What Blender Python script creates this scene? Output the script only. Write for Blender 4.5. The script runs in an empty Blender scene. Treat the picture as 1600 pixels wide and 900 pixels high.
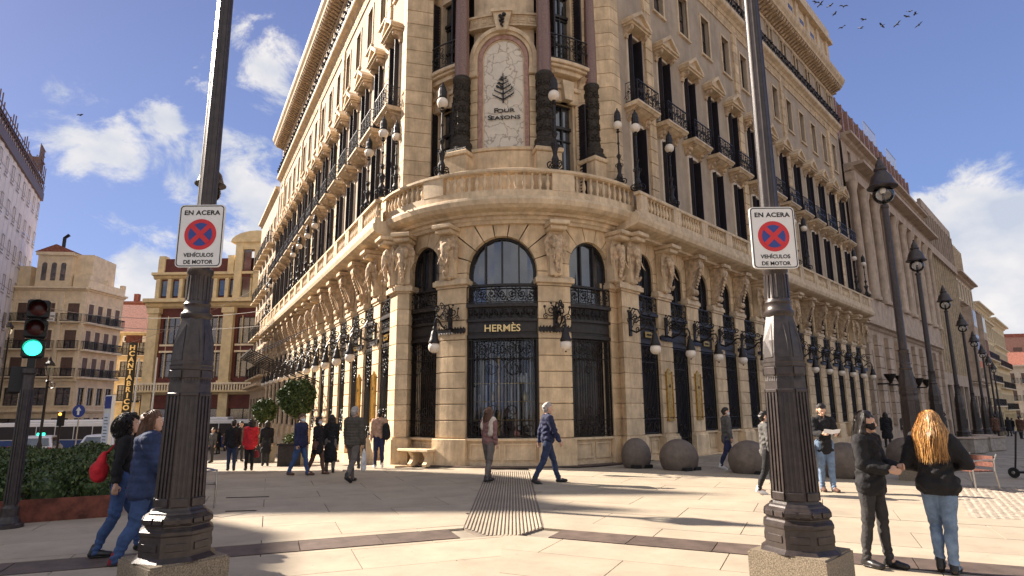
import bpy, bmesh, math, random
import numpy as np
from mathutils import Vector, Matrix, noise as mnoise
SC = bpy.context.scene
COL = SC.collection
R = math.radians
PI = math.pi
rnd = random.Random(7)
# ------------------------------------------------------------------ camera
FPX, PITCH, ROLL, CAMH = 970.0, R(11.08), R(0.4), 1.65
_F = Vector((0, math.cos(PITCH), math.sin(PITCH)))
_R0 = Vector((1, 0, 0)); _U0 = Vector((0, -math.sin(PITCH), math.cos(PITCH)))
_R = _R0*math.cos(ROLL) - _U0*math.sin(ROLL)
_U = _U0*math.cos(ROLL) + _R0*math.sin(ROLL)
cam_d = bpy.data.cameras.new('camera'); cam = bpy.data.objects.new('camera', cam_d); COL.objects.link(cam)
cam_d.sensor_width = 36; cam_d.lens = FPX/1600*36; cam_d.clip_start = 0.1; cam_d.clip_end = 3000
cam.matrix_world = Matrix(((_R.x, _U.x, -_F.x, 0), (_R.y, _U.y, -_F.y, 0), (_R.z, _U.z, -_F.z, CAMH), (0, 0, 0, 1)))
SC.camera = cam
SC.view_settings.view_transform = 'Standard'; SC.view_settings.look = 'None'
SC.view_settings.gamma = 1; SC.view_settings.exposure = 1.60; SC.view_settings.use_curve_mapping = False
# ------------------------------------------------------------------ sun and sky
SUN_B, SUN_E = 294.0, 33.0          # compass bearing (clockwise from +Y) and elevation of the sun
sd = Vector((math.sin(R(SUN_B))*math.cos(R(SUN_E)), math.cos(R(SUN_B))*math.cos(R(SUN_E)), math.sin(R(SUN_E))))
sun_d = bpy.data.lights.new('sun', 'SUN'); sun_d.energy = 5.0; sun_d.angle = R(0.55); sun_d.color = (1.0, 0.89, 0.76)
sun = bpy.data.objects.new('sun', sun_d); COL.objects.link(sun)
sun.rotation_euler = sd.to_track_quat('Z', 'Y').to_euler()
W = bpy.data.worlds.new('World'); SC.world = W; W.use_nodes = True
nt = W.node_tree; N = nt.nodes; L = nt.links; N.clear()
def wn(t, **k):
    n = N.new(t)
    for a, b in k.items(): setattr(n, a, b)
    return n
def wm(op, a, b=None, c=None):
    n = wn('ShaderNodeMath', operation=op)
    for i, v in enumerate((a, b, c)):
        if v is None: continue
        if isinstance(v, (int, float)): n.inputs[i].default_value = v
        else: L.new(v, n.inputs[i])
    return n.outputs[0]
sky = wn('ShaderNodeTexSky', sky_type='NISHITA'); sky.sun_disc = False
sky.sun_elevation = R(SUN_E); sky.sun_rotation = R(SUN_B); sky.air_density = 1.0; sky.dust_density = 0.6; sky.ozone_density = 1.6
tc = wn('ShaderNodeTexCoord')
tint = wn('ShaderNodeMixRGB', blend_type='MULTIPLY'); tint.inputs[0].default_value = 1
tint.inputs[2].default_value = (1.42, 1.10, 1.12, 1)
L.new(sky.outputs[0], tint.inputs[1])
# warm lift: evens the sky the way the photograph shows it
base = wn('ShaderNodeMixRGB', blend_type='MIX'); base.inputs[0].default_value = 0.86
sepz = wn('ShaderNodeSeparateXYZ'); L.new(tc.outputs['Generated'], sepz.inputs[0])
gr = wn('ShaderNodeMixRGB'); gr.inputs[1].default_value = (1.65, 2.75, 5.6, 1); gr.inputs[2].default_value = (.98, 1.36, 3.15, 1)
gf = wn('ShaderNodeMapRange'); L.new(sepz.outputs[2], gf.inputs[0]); gf.inputs[1].default_value = 0.1; gf.inputs[2].default_value = 0.62; L.new(gf.outputs[0], gr.inputs[0]); L.new(gr.outputs[0], base.inputs[2])
L.new(tint.outputs[0], base.inputs[1])
# clouds: broken noise, denser where the photograph shows its banks
nz = wn('ShaderNodeTexNoise'); nz.inputs['Scale'].default_value = 8.5; nz.inputs['Detail'].default_value = 9; nz.inputs['Roughness'].default_value = 0.66; nz.inputs['Distortion'].default_value = 0.35
mp = wn('ShaderNodeMapping'); mp.inputs['Scale'].default_value = (1, 1, 1.5); mp.inputs['Location'].default_value = (3.1, 1.7, 0.4)
L.new(tc.outputs['Generated'], mp.inputs[0]); L.new(mp.outputs[0], nz.inputs['Vector'])
def pdir(x, y):
    d = _F + _R*((x-800)/FPX) - _U*((y-450)/FPX); return d.normalized()
BLOBS = [(110,205,.07,.85),(60,190,.05,.7),(180,228,.06,.8),(245,185,.05,.7),(280,235,.04,.45),(205,105,.05,.28),(410,20,.04,.3),(200,345,.05,.5),(250,365,.05,.55),(165,330,.035,.4),
         (215,430,.06,.85),(395,290,.11,.85),(345,110,.06,.6),(400,100,.075,.75),(430,160,.06,.6),(400,370,.09,.7),(330,260,.05,.35),
         (1470,335,.055,.9),(1530,400,.11,1.3),(1580,345,.06,1.1),(1600,470,.12,1.4),(1500,470,.09,1.2),(1640,360,.09,1.0),(1700,420,.12,1.0),(1455,215,.03,.22),(1465,245,.03,.18),(1560,560,.1,.8)]
acc = None
for bx, by, br, bw in BLOBS:
    d = pdir(bx, by)
    vm = wn('ShaderNodeVectorMath', operation='DISTANCE'); vm.inputs[1].default_value = d
    L.new(tc.outputs['Generated'], vm.inputs[0])
    q = wm('MULTIPLY', vm.outputs['Value'], 1/br); q = wm('POWER', q, 2.0); q = wm('MULTIPLY', q, -0.9); q = wm('EXPONENT', q); q = wm('MULTIPLY', q, bw)
    acc = q if acc is None else wm('MAXIMUM', acc, q)
# heavy unseen cloud cover behind the camera, added to brighten the shade neutrally
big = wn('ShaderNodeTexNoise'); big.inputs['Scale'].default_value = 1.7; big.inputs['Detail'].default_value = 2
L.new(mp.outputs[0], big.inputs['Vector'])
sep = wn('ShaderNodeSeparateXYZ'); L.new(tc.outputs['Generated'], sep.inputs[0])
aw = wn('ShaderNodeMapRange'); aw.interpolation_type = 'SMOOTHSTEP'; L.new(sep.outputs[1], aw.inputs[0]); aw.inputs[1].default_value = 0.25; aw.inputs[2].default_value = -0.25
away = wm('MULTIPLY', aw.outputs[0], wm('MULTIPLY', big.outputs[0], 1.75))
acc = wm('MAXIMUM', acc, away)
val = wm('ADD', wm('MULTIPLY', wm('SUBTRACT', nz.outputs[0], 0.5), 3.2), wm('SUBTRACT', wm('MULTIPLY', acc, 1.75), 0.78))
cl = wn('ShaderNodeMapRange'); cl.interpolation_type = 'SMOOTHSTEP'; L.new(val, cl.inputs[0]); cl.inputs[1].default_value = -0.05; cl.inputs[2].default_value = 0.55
nz2 = wn('ShaderNodeTexNoise'); nz2.inputs['Scale'].default_value = 9; nz2.inputs['Detail'].default_value = 6
mp2 = wn('ShaderNodeMapping'); mp2.inputs['Location'].default_value = (0.03, -0.02, 0.07); L.new(mp.outputs[0], mp2.inputs[0]); L.new(mp2.outputs[0], nz2.inputs['Vector'])
ccol = wn('ShaderNodeMixRGB'); ccol.inputs[1].default_value = (4.1, 4.4, 5.0, 1); ccol.inputs[2].default_value = (6.6, 6.3, 6.0, 1)
cr = wn('ShaderNodeMapRange'); L.new(nz2.outputs[0], cr.inputs[0]); cr.inputs[1].default_value = 0.36; cr.inputs[2].default_value = 0.62
L.new(cr.outputs[0], ccol.inputs[0])
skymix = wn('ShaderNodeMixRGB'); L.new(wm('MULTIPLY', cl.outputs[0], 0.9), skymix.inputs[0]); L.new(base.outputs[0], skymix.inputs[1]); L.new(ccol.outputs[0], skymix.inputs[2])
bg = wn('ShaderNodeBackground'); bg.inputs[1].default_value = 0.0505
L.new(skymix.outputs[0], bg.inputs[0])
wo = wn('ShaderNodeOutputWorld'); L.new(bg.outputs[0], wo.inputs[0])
# ------------------------------------------------------------------ materials
M = {}
def mat(name, col, rough=.7, metal=0, var=.12, scale=6, bump=0, bscale=30, spec=.4, col2=None, rand=0, stretch=None, emit=None, trans=0, grime=0):
    m = bpy.data.materials.new(name); m.use_nodes = True; t = m.node_tree; n = t.nodes; l = t.links
    b = n['Principled BSDF']; b.inputs['Roughness'].default_value = rough; b.inputs['Metallic'].default_value = metal
    b.inputs['Specular IOR Level'].default_value = spec
    co = n.new('ShaderNodeTexCoord'); src = co.outputs['Object']
    geo = n.new('ShaderNodeNewGeometry')
    if stretch:
        mpp = n.new('ShaderNodeMapping'); mpp.inputs['Scale'].default_value = stretch; l.new(geo.outputs['Position'], mpp.inputs[0]); pos = mpp.outputs[0]
    else: pos = geo.outputs['Position']
    nn = n.new('ShaderNodeTexNoise'); nn.inputs['Scale'].default_value = scale; nn.inputs['Detail'].default_value = 6; nn.inputs['Roughness'].default_value = .65
    l.new(pos, nn.inputs['Vector'])
    mx = n.new('ShaderNodeMixRGB'); c2 = col2 or tuple(max(0, c*(1-var*2.2)) for c in col)
    mx.inputs[1].default_value = (*c2, 1); mx.inputs[2].default_value = (*[min(1, c*(1+var*.6)) for c in col], 1)
    mr = n.new('ShaderNodeMapRange'); l.new(nn.outputs[0], mr.inputs[0]); mr.inputs[1].default_value = .33; mr.inputs[2].default_value = .64
    l.new(mr.outputs[0], mx.inputs[0]); out = mx.outputs[0]
    if rand:
        oi = n.new('ShaderNodeObjectInfo'); m2 = n.new('ShaderNodeMapRange'); l.new(oi.outputs['Random'], m2.inputs[0]); m2.inputs[3].default_value = 1-rand; m2.inputs[4].default_value = 1+rand*.5
        hs = n.new('ShaderNodeHueSaturation'); l.new(m2.outputs[0], hs.inputs['Value']); l.new(out, hs.inputs['Color']); out = hs.outputs[0]
    if grime:
        mpg = n.new('ShaderNodeMapping'); mpg.inputs['Scale'].default_value = (2.2, 2.2, .32) if name != 'slab' else (1.1, 1.6, 1); l.new(geo.outputs['Position'], mpg.inputs[0])
        ng = n.new('ShaderNodeTexNoise'); ng.inputs['Scale'].default_value = 1.6; ng.inputs['Detail'].default_value = 8; ng.inputs['Roughness'].default_value = .7; l.new(mpg.outputs[0], ng.inputs['Vector'])
        rg = n.new('ShaderNodeMapRange'); l.new(ng.outputs[0], rg.inputs[0]); rg.inputs[1].default_value = .44; rg.inputs[2].default_value = .70; rg.inputs[3].default_value = 0; rg.inputs[4].default_value = grime
        mg = n.new('ShaderNodeMixRGB'); mg.inputs[2].default_value = (.20, .145, .105, 1); l.new(rg.outputs[0], mg.inputs[0]); l.new(out, mg.inputs[1]); out = mg.outputs[0]
    l.new(out, b.inputs['Base Color'])
    if bump:
        bn = n.new('ShaderNodeTexNoise'); bn.inputs['Scale'].default_value = bscale; bn.inputs['Detail'].default_value = 5; l.new(pos, bn.inputs['Vector'])
        bp = n.new('ShaderNodeBump'); bp.inputs['Strength'].default_value = bump; bp.inputs['Distance'].default_value = .02
        l.new(bn.outputs[0], bp.inputs['Height']); l.new(bp.outputs[0], b.inputs['Normal'])
    if emit:
        b.inputs['Emission Color'].default_value = (*emit[0], 1); b.inputs['Emission Strength'].default_value = emit[1]
    if trans: b.inputs['Transmission Weight'].default_value = trans
    M[name] = m; return m
mat('stone', (.75,.56,.345), .8, var=.13, scale=2.2, bump=.35, bscale=24, rand=.16, grime=.5)
mat('carved', (.64,.47,.30), .8, var=.25, scale=7, bump=.6, bscale=26, rand=.08, grime=.6)
mat('stucco', (.42,.335,.25), .9, var=.10, scale=1.2, bump=.2, bscale=40, grime=.35)
mat('trim', (.69,.53,.345), .75, var=.12, scale=3, bump=.2, bscale=30, grime=.45)
mat('pale', (.70,.60,.48), .6, var=.06, scale=4)
mat('iron', (.022,.017,.016), .42, metal=.3, var=.3, scale=14, bump=.25, bscale=60, spec=.5)
mat('darkmetal', (.028,.022,.020), .45, metal=.2, var=.25, scale=9, spec=.5)
mat('post', (.040,.029,.027), .40, metal=.2, var=.25, scale=14, bump=.05, bscale=90, spec=.6, grime=.10)
mat('bronze', (.055,.042,.030), .55, metal=.4, var=.35, scale=16, bump=1.0, bscale=35)
mat('granite', (.27,.215,.15), .7, var=.35, scale=90, bump=.25, bscale=120)
mat('redgranite', (.23,.125,.095), .22, var=.28, scale=40, spec=.6)
mat('pinkmarble', (.42,.24,.18), .4, var=.2, scale=8)
mat('globe', (.78,.68,.56), .3, var=.03, spec=.5)
mat('shutter', (.018,.013,.017), .55, var=.2)
mat('brass', (.55,.33,.08), .32, metal=.8, var=.2, scale=12)
mat('gold', (.80,.60,.28), .35, metal=.5, var=.05)
mat('black', (.012,.011,.011), .5, var=.1)
mat('white', (.78,.76,.72), .5, var=.03)
mat('signred', (.62,.03,.035), .4, var=.04)
mat('signblue', (.035,.06,.26), .4, var=.04)
mat('slab', (.41,.34,.25), .70, var=.09, scale=1.6, bump=.12, bscale=70, rand=.06, grime=.10)
mat('slabdark', (.125,.088,.07), .7, var=.18, scale=4, bump=.2, bscale=60, rand=.18)
mat('cobble', (.36,.30,.235), .85, var=.2, scale=9, bump=.4, bscale=30)
mat('asphalt', (.06,.055,.052), .9, var=.2, scale=30, bump=.3, bscale=80)
mat('groundbase', (.20,.16,.125), .85, var=.15, scale=3, bump=.2, bscale=40)
mat('corten', (.17,.05,.03), .8, var=.3, scale=5, bump=.2, bscale=30)
mat('yellowwall', (.72,.57,.33), .85, var=.1, scale=1.5)
mat('creamwall', (.78,.64,.44), .85, var=.1, scale=1.2)
mat('creamtrim', (.82,.69,.49), .8, var=.08, scale=2)
mat('redpanel', (.13,.035,.028), .7, var=.15, scale=2)
mat('brickred', (.30,.11,.07), .9, var=.2, scale=3)
mat('greystone', (.52,.40,.30), .85, var=.14, scale=1.5, bump=.2, bscale=20, rand=.08, grime=.4)
mat('brownsteel', (.16,.10,.08), .5, metal=.3, var=.15)
mat('netting', (.80,.77,.76), .9, var=.05, scale=.5)
mat('rooftile', (.32,.12,.08), .85, var=.25, scale=4)
mat('bollard', (.15,.118,.095), .75, var=.15, scale=5, bump=.3, bscale=80)
mat('rubber', (.02,.02,.02), .8)
mat('buswhite', (.72,.72,.74), .3, var=.03); mat('busblue', (.02,.05,.18), .3, var=.05)
mat('redplastic', (.60,.03,.02), .4, var=.1)
mat('greenlamp', (.02,.5,.35), .4, emit=((.03,1,.62), 1.6)); mat('redlens', (.05,.006,.006), .25)
mat('orangelamp', (.9,.3,.03), .4, emit=((1,.35,.05), 2))
mat('bench', (.15,.055,.038), .5, var=.25, scale=20); mat('steel', (.42,.40,.37), .3, metal=.8, var=.1)
mat('bark', (.10,.065,.04), .9, var=.3, scale=20, bump=.6)
mat('leaf', (.055,.085,.022), .55, var=.5, scale=9, col2=(.02,.035,.012)); mat('leafbright', (.11,.13,.03), .55, var=.5, scale=9, col2=(.035,.055,.015))
mat('paper', (.75,.78,.85), .6, var=.05); mat('concrete', (.34,.30,.26), .85, var=.15, scale=6)
def glassmat(name, col, rough=.06, tint=(.3,.35,.4)):
    m = mat(name, col, rough, var=.5, scale=1.4, spec=1.0); m.node_tree.nodes['Principled BSDF'].inputs['IOR'].default_value = 1.7
glassmat('glass', (.035,.04,.05)); glassmat('shopglass', (.05,.035,.028), .15); M['shopglass'].node_tree.nodes['Principled BSDF'].inputs['IOR'].default_value = 1.35; glassmat('farglass', (.10,.08,.07), .25)
def clearglass(name):
    m = bpy.data.materials.new(name); m.use_nodes = True; n = m.node_tree.nodes; l = m.node_tree.links
    g = n.new('ShaderNodeBsdfGlossy'); g.inputs['Roughness'].default_value = .05; t = n.new('ShaderNodeBsdfTransparent'); t.inputs[0].default_value = (.9,.93,.96,1)
    mx = n.new('ShaderNodeMixShader'); fr = n.new('ShaderNodeFresnel'); fr.inputs[0].default_value = 1.5
    ad = n.new('ShaderNodeMath'); ad.operation = 'ADD'; ad.inputs[1].default_value = .02; l.new(fr.outputs[0], ad.inputs[0])
    l.new(ad.outputs[0], mx.inputs[0]); l.new(t.outputs[0], mx.inputs[1]); l.new(g.outputs[0], mx.inputs[2]); l.new(mx.outputs[0], n['Material Output'].inputs[0]); M[name] = m
clearglass('clearglass')
# scuffs and gum spots on the paving slabs
_m = M['slab']; _n = _m.node_tree.nodes; _l = _m.node_tree.links; _b = _n['Principled BSDF']; _g = _n.new('ShaderNodeNewGeometry')
for _sc, _lo, _hi, _am, _c in ((17, .69, .72, .45, (.10,.085,.07,1)), (3.2, .56, .74, .30, (.22,.185,.145,1)), (.55, .50, .72, .28, (.30,.25,.19,1))):
    _t = _n.new('ShaderNodeTexNoise'); _t.inputs['Scale'].default_value = _sc; _t.inputs['Detail'].default_value = 3; _l.new(_g.outputs['Position'], _t.inputs['Vector'])
    _r = _n.new('ShaderNodeMapRange'); _r.inputs[1].default_value = _lo; _r.inputs[2].default_value = _hi; _r.inputs[4].default_value = _am; _l.new(_t.outputs[0], _r.inputs[0])
    _x = _n.new('ShaderNodeMixRGB'); _x.inputs[2].default_value = _c; _l.new(_r.outputs[0], _x.inputs[0]); _l.new(_b.inputs['Base Color'].links[0].from_socket, _x.inputs[1]); _l.new(_x.outputs[0], _b.inputs['Base Color'])
# marble with veins
m = mat('marble', (.68,.60,.48), .35, var=.05, scale=3)
t = m.node_tree; n = t.nodes; l = t.links; b = n['Principled BSDF']
v = n.new('ShaderNodeTexVoronoi'); v.feature = 'DISTANCE_TO_EDGE'; v.inputs['Scale'].default_value = 3.4
ge = n.new('ShaderNodeNewGeometry'); ns = n.new('ShaderNodeTexNoise'); ns.inputs['Scale'].default_value = 2.4; ns.inputs['Detail'].default_value = 7
vm = n.new('ShaderNodeMixRGB'); vm.inputs[0].default_value = .42; l.new(ge.outputs['Position'], vm.inputs[1]); l.new(ns.outputs['Color'], vm.inputs[2]); l.new(ge.outputs['Position'], ns.inputs['Vector']); l.new(vm.outputs[0], v.inputs['Vector'])
rr = n.new('ShaderNodeMapRange'); rr.inputs[1].default_value = 0; rr.inputs[2].default_value = .05; l.new(v.outputs['Distance'], rr.inputs[0])
mx = n.new('ShaderNodeMixRGB'); mx.inputs[1].default_value = (.34,.26,.19,1); old = b.inputs['Base Color'].links[0].from_socket; l.new(old, mx.inputs[2]); l.new(rr.outputs[0], mx.inputs[0]); l.new(mx.outputs[0], b.inputs['Base Color'])
# ------------------------------------------------------------------ mesh helper
class MB:
    def __init__(s): s.v = []; s.f = []
    def add(s, vs, fs):
        o = len(s.v); s.v += [tuple(p) for p in vs]; s.f += [tuple(i+o for i in f) for f in fs]; return s
    def box(s, x0, x1, y0, y1, z0, z1, bev=0):
        if bev:
            b = bev; vs = []
            for z, e in ((z0,b),(z0+b,0),(z1-b,0),(z1,b)):
                vs += [(x0+e,y0+e,z),(x1-e,y0+e,z),(x1-e,y1-e,z),(x0+e,y1-e,z)]
            fs = [(3,2,1,0),(12,13,14,15)]
            for k in range(3):
                for i in range(4): a = k*4+i; c = k*4+(i+1)%4; fs.append((a,c,c+4,a+4))
            return s.add(vs, fs)
        vs = [(x0,y0,z0),(x1,y0,z0),(x1,y1,z0),(x0,y1,z0),(x0,y0,z1),(x1,y0,z1),(x1,y1,z1),(x0,y1,z1)]
        return s.add(vs, [(3,2,1,0),(4,5,6,7),(0,1,5,4),(1,2,6,5),(2,3,7,6),(3,0,4,7)])
    def lathe(s, prof, n=16, c=(0,0), ph=0, sq=None):
        o = []; k = len(prof)
        for r, z in prof:
            for i in range(n):
                a = ph+2*PI*i/n; o.append((c[0]+r*math.cos(a), c[1]+r*math.sin(a), z))
        fs = [(j*n+i, j*n+(i+1)%n, (j+1)*n+(i+1)%n, (j+1)*n+i) for j in range(k-1) for i in range(n)]
        fs.append(tuple(range(n-1,-1,-1))); fs.append(tuple((k-1)*n+i for i in range(n)))
        return s.add(o, fs)
    def prism(s, poly, a, b, axis='y'):
        # poly in (x,z) for axis y ; (y,z) for axis x ; (x,y) for axis z
        n = len(poly)
        def P(p, t): return (p[0], t, p[1]) if axis == 'y' else ((t, p[0], p[1]) if axis == 'x' else (p[0], p[1], t))
        vs = [P(p, a) for p in poly]+[P(p, b) for p in poly]
        fs = [tuple(range(n)), tuple(range(2*n-1, n-1, -1))]+[(i, i+n, (i+1)%n+n, (i+1)%n) for i in range(n)]
        return s.add(vs, fs)
    def tube(s, pts, r, n=5, taper=None, caps=True):
        pts = [Vector(p) for p in pts]; m = len(pts); o = []
        up = None
        for i, p in enumerate(pts):
            d = (pts[min(i+1, m-1)]-pts[max(i-1, 0)])
            if d.length < 1e-9: d = Vector((0,0,1))
            d.normalize()
            if up is None:
                up = Vector((0,0,1)) if abs(d.z) < .9 else Vector((1,0,0))
            a = d.cross(up)
            if a.length < 1e-4: a = d.orthogonal()
            a.normalize(); b = a.cross(d).normalized(); up = b
            rr = r*(taper[i] if taper else 1) if not isinstance(r, (list, tuple)) else r[i]
            for j in range(n):
                t = 2*PI*j/n; o.append(p+a*math.cos(t)*rr+b*math.sin(t)*rr)
        fs = [(i*n+j, i*n+(j+1)%n, (i+1)*n+(j+1)%n, (i+1)*n+j) for i in range(m-1) for j in range(n)]
        if caps: fs += [tuple(range(n-1,-1,-1)), tuple((m-1)*n+j for j in range(n))]
        return s.add(o, fs)
    def bar(s, a, b, r, n=4): return s.tube([a, b], r, n)
    def ball(s, c, r, n=12, m=8, sc=(1,1,1)):
        prof = [(r*math.sin(PI*(j+.001)/m*.9999+1e-4), -r*math.cos(PI*j/m)) for j in range(m+1)]
        o = len(s.v); s.lathe(prof, n)
        for i in range(o, len(s.v)):
            x, y, z = s.v[i]; s.v[i] = (c[0]+x*sc[0], c[1]+y*sc[1], c[2]+z*sc[2])
        return s
    def arc(s, r0, r1, a0, a1, z0, z1, n=8, c=(0,0), caps=True):
        # ring segment around c, bearings a0..a1 in degrees (clockwise from +y); solid
        o = []; 
        for i in range(n+1):
            a = R(a0+(a1-a0)*i/n); sx, cy = math.sin(a), math.cos(a)
            for r, z in ((r0,z0),(r1,z0),(r1,z1),(r0,z1)): o.append((c[0]+r*sx, c[1]+r*cy, z))
        fs = [(i*4+j, i*4+(j+1)%4, i*4+4+(j+1)%4, i*4+4+j) for i in range(n) for j in range(4)]
        fs += [(3,2,1,0), (n*4, n*4+1, n*4+2, n*4+3)]
        return s.add(o, fs)
    def sweep(s, prof, a0, a1, n=24, c=(0,0)):
        # closed profile (r,z) swept over bearings
        k = len(prof); o = []
        for i in range(n+1):
            a = R(a0+(a1-a0)*i/n)
            for r, z in prof: o.append((c[0]+r*math.sin(a), c[1]+r*math.cos(a), z))
        fs = [(i*k+j, i*k+(j+1)%k, (i+1)*k+(j+1)%k, (i+1)*k+j) for i in range(n) for j in range(k)]
        fs += [tuple(range(k-1,-1,-1)), tuple(n*k+j for j in range(k))]
        return s.add(o, fs)
    def xf(s, fn): s.v = [tuple(fn(Vector(p))) for p in s.v]; return s
    def merge(s, o, mtx=None):
        vs = [mtx @ Vector(p) for p in o.v] if mtx else o.v
        return s.add(vs, o.f)
    def mesh(s, name, m, smooth=False):
        me = bpy.data.meshes.new(name); me.from_pydata(s.v, [], s.f); me.materials.append(M[m] if isinstance(m, str) else m)
        bm = bmesh.new(); bm.from_mesh(me); bmesh.ops.recalc_face_normals(bm, faces=bm.faces); bm.to_mesh(me); bm.free()
        if smooth:
            me.shade_smooth()
            try: me.set_sharp_from_angle(angle=R(40))
            except Exception: pass
        return me
def obj(name, me, parent=None, mtx=None, smooth=False, m=None, label=None, kind=None):
    if isinstance(me, MB): me = me.mesh(name, m, smooth)
    o = bpy.data.objects.new(name, me); COL.objects.link(o)
    if mtx is not None: o.matrix_local = mtx
    if parent is not None: o.parent = parent; KID.setdefault(parent.name, []).append(o)
    if label: o['label'] = label
    if kind: o['kind'] = kind
    return o
def tag(o, label, cat, group=None):
    o['label'] = label; o['category'] = cat
    if group: o['group'] = group
    return o
def thing(name, label, cat, loc=(0,0,0), rz=0, group=None, sc=1):
    o = bpy.data.objects.new(name, None); COL.objects.link(o); o.empty_display_size = .3
    o.matrix_world = Matrix.Translation(loc) @ Matrix.Rotation(rz, 4, 'Z') @ Matrix.Scale(sc, 4)
    return tag(o, label, cat, group)
def struct(name, me, m=None, smooth=False, mtx=None, parent=None):
    o = obj(name, me, parent, mtx, smooth, m)
    if parent is None: o['kind'] = 'structure'
    return o
KID = {}
def kids(o): return KID.get(o.name, [])
def copy_tree(root, mtx, label, group=None):
    if '_k' not in CT: CT['_k'] = {}
    def rec(o, parent):
        c = o.copy(); COL.objects.link(c)
        if parent is not None: c.parent = parent
        for ch in list(kids(o)): rec(ch, c)
        return c
    r = rec(root, None); r.matrix_world = mtx; r['label'] = label
    if group: r['group'] = group
    return r
CT = {}; CHILD = {}
def T(x=0, y=0, z=0): return Matrix.Translation((x, y, z))
def RZ(a): return Matrix.Rotation(a, 4, 'Z')
TS = bpy.data.scenes.new('build_scene')
def evalmesh(o):
    TS.view_layers[0].update(); dg = TS.view_layers[0].depsgraph
    return bpy.data.meshes.new_from_object(o.evaluated_get(dg))
def text_mesh(txt, size, depth, m, font_sx=1, bold=0, spacing=1.0):
    # flat lettering facing -y, centred on x, base at z=0
    cu = bpy.data.curves.new('lettering', 'FONT'); cu.body = txt; cu.size = size; cu.extrude = depth; cu.align_x = 'CENTER'; cu.offset = bold; cu.space_character = spacing; cu.resolution_u = 3
    o = bpy.data.objects.new('tmp', cu); TS.collection.objects.link(o)
    me = evalmesh(o)
    bpy.data.objects.remove(o); bpy.data.curves.remove(cu)
    me.transform(Matrix.Rotation(PI/2, 4, 'X') @ Matrix.Diagonal((font_sx, 1, 1, 1))); me.materials.clear(); me.materials.append(M[m]); return me
def spiral(cx, cz, r, a0, turns, n=14, sgn=1, y=0):
    pts = []
    for i in range(n+1):
        t = i/n; a = a0+sgn*turns*2*PI*t; rr = r*(1-.86*t); pts.append((cx+rr*math.cos(a), y, cz+rr*math.sin(a)))
    return pts
def blobmesh(name, caps, voxel, m, smooth_it=3, disp=0, dscale=8, deform=None, deci=None, mats=None):
    """union of tapered capsules (p0,r0,p1,r1[,flat]) turned into ONE continuous surface"""
    mb = MB()
    for cp in caps:
        p0, r0, p1, r1 = Vector(cp[0]), cp[1], Vector(cp[2]), cp[3]; fl = cp[4] if len(cp) > 4 else None
        d = p1-p0; Ln = d.length
        if Ln < 1e-5: d = Vector((0,0,1)); Ln = 1e-5
        d.normalize(); prof = []
        for j in range(5): a = PI/2*(j/4); prof.append((max(1e-4, r0*math.sin(a)), -r0*math.cos(a)))
        for j in range(5): a = PI/2*(j/4); prof.append((max(1e-4, r1*math.cos(a)), Ln+r1*math.sin(a)))
        x = Vector((1,0,0)) if abs(d.x) < .9 else Vector((0,1,0))
        yv = d.cross(x).normalized(); x = yv.cross(d).normalized()
        fx, fy = fl if fl else (1, 1)
        t = MB(); t.lathe(prof, 12); t.xf(lambda p: p0+x*p.x*fx+yv*p.y*fy+d*p.z); mb.merge(t)
    me = mb.mesh('tmp', m); o = bpy.data.objects.new('tmp', me); TS.collection.objects.link(o)
    md = o.modifiers.new('r', 'REMESH'); md.mode = 'VOXEL'; md.voxel_size = voxel; md.adaptivity = 0
    if smooth_it: s2 = o.modifiers.new('s', 'SMOOTH'); s2.iterations = smooth_it; s2.factor = .5
    if deci: dm = o.modifiers.new('d', 'DECIMATE'); dm.ratio = deci
    res = evalmesh(o); res.name = name
    bpy.data.objects.remove(o)
    n = len(res.vertices)
    if disp or deform:
        co = np.empty(n*3, np.float32); res.vertices.foreach_get('co', co); co = co.reshape(-1, 3)
        no = np.empty(n*3, np.float32); res.vertices.foreach_get('normal', no); no = no.reshape(-1, 3)
        if disp:
            q3 = co*dscale; w = (np.sin(q3[:,0]*1.7+np.sin(q3[:,1]*1.3)*2+q3[:,2]*.9)*np.sin(q3[:,2]*1.9+np.sin(q3[:,0]*1.1+1)*1.8)+.5*np.sin(q3[:,1]*3.1+q3[:,2]*2.3+np.sin(q3[:,0]*2.7)*1.5))*.6
            co += no*(w*disp)[:, None]
        if deform: co = deform(co, no)
        res.vertices.foreach_set('co', co.astype(np.float32).ravel()); res.update()
    res.materials.clear(); res.materials.append(M[m] if isinstance(m, str) else m)
    res.shade_smooth(); return res
# ------------------------------------------------------------------ hotel frames
P0R = Vector((3.258, 19.598, 0)); BRG_R = 42.86
P0L = Vector((-3.818, 20.409, 0)); BRG_L = -28.03
FRR = Matrix.Translation(P0R) @ RZ(R(90-BRG_R)); FRL = Matrix.Translation(P0L) @ RZ(R(-90-BRG_L))
DC = Vector((.14, 23.17, 0)); AX = 186.0
def drum(th, r):
    b = R(AX-th); return Matrix.Translation(DC+Vector((math.sin(b), math.cos(b), 0))*r) @ RZ(PI-b)
def bend(mb, th0, r0):
    def f(p):
        b = R(AX-th0)-p.x/r0; r = r0-p.y; return Vector((DC.x+r*math.sin(b), DC.y+r*math.cos(b), p.z))
    return mb.xf(f)
def dpt(th, r): b = R(AX-th); return (DC.x+r*math.sin(b), DC.y+r*math.cos(b))
def fpt(fr, x, y): v = fr @ Vector((x, y, 0)); return (v.x, v.y)
hotel = thing('hotel_building', 'ornate beige stone corner hotel with rounded columned tower, elephant-head brackets and iron balconies', 'building', (0,0,0))
def hp(name, me, m=None, mtx=None, smooth=False, label=None, kind=None, parent=None): return obj(name, me, parent or hotel, mtx, smooth, m, label, kind)
SPR, S0R, NBR, ENDR = 2.14, 1.90, 13, 29.3
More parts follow.
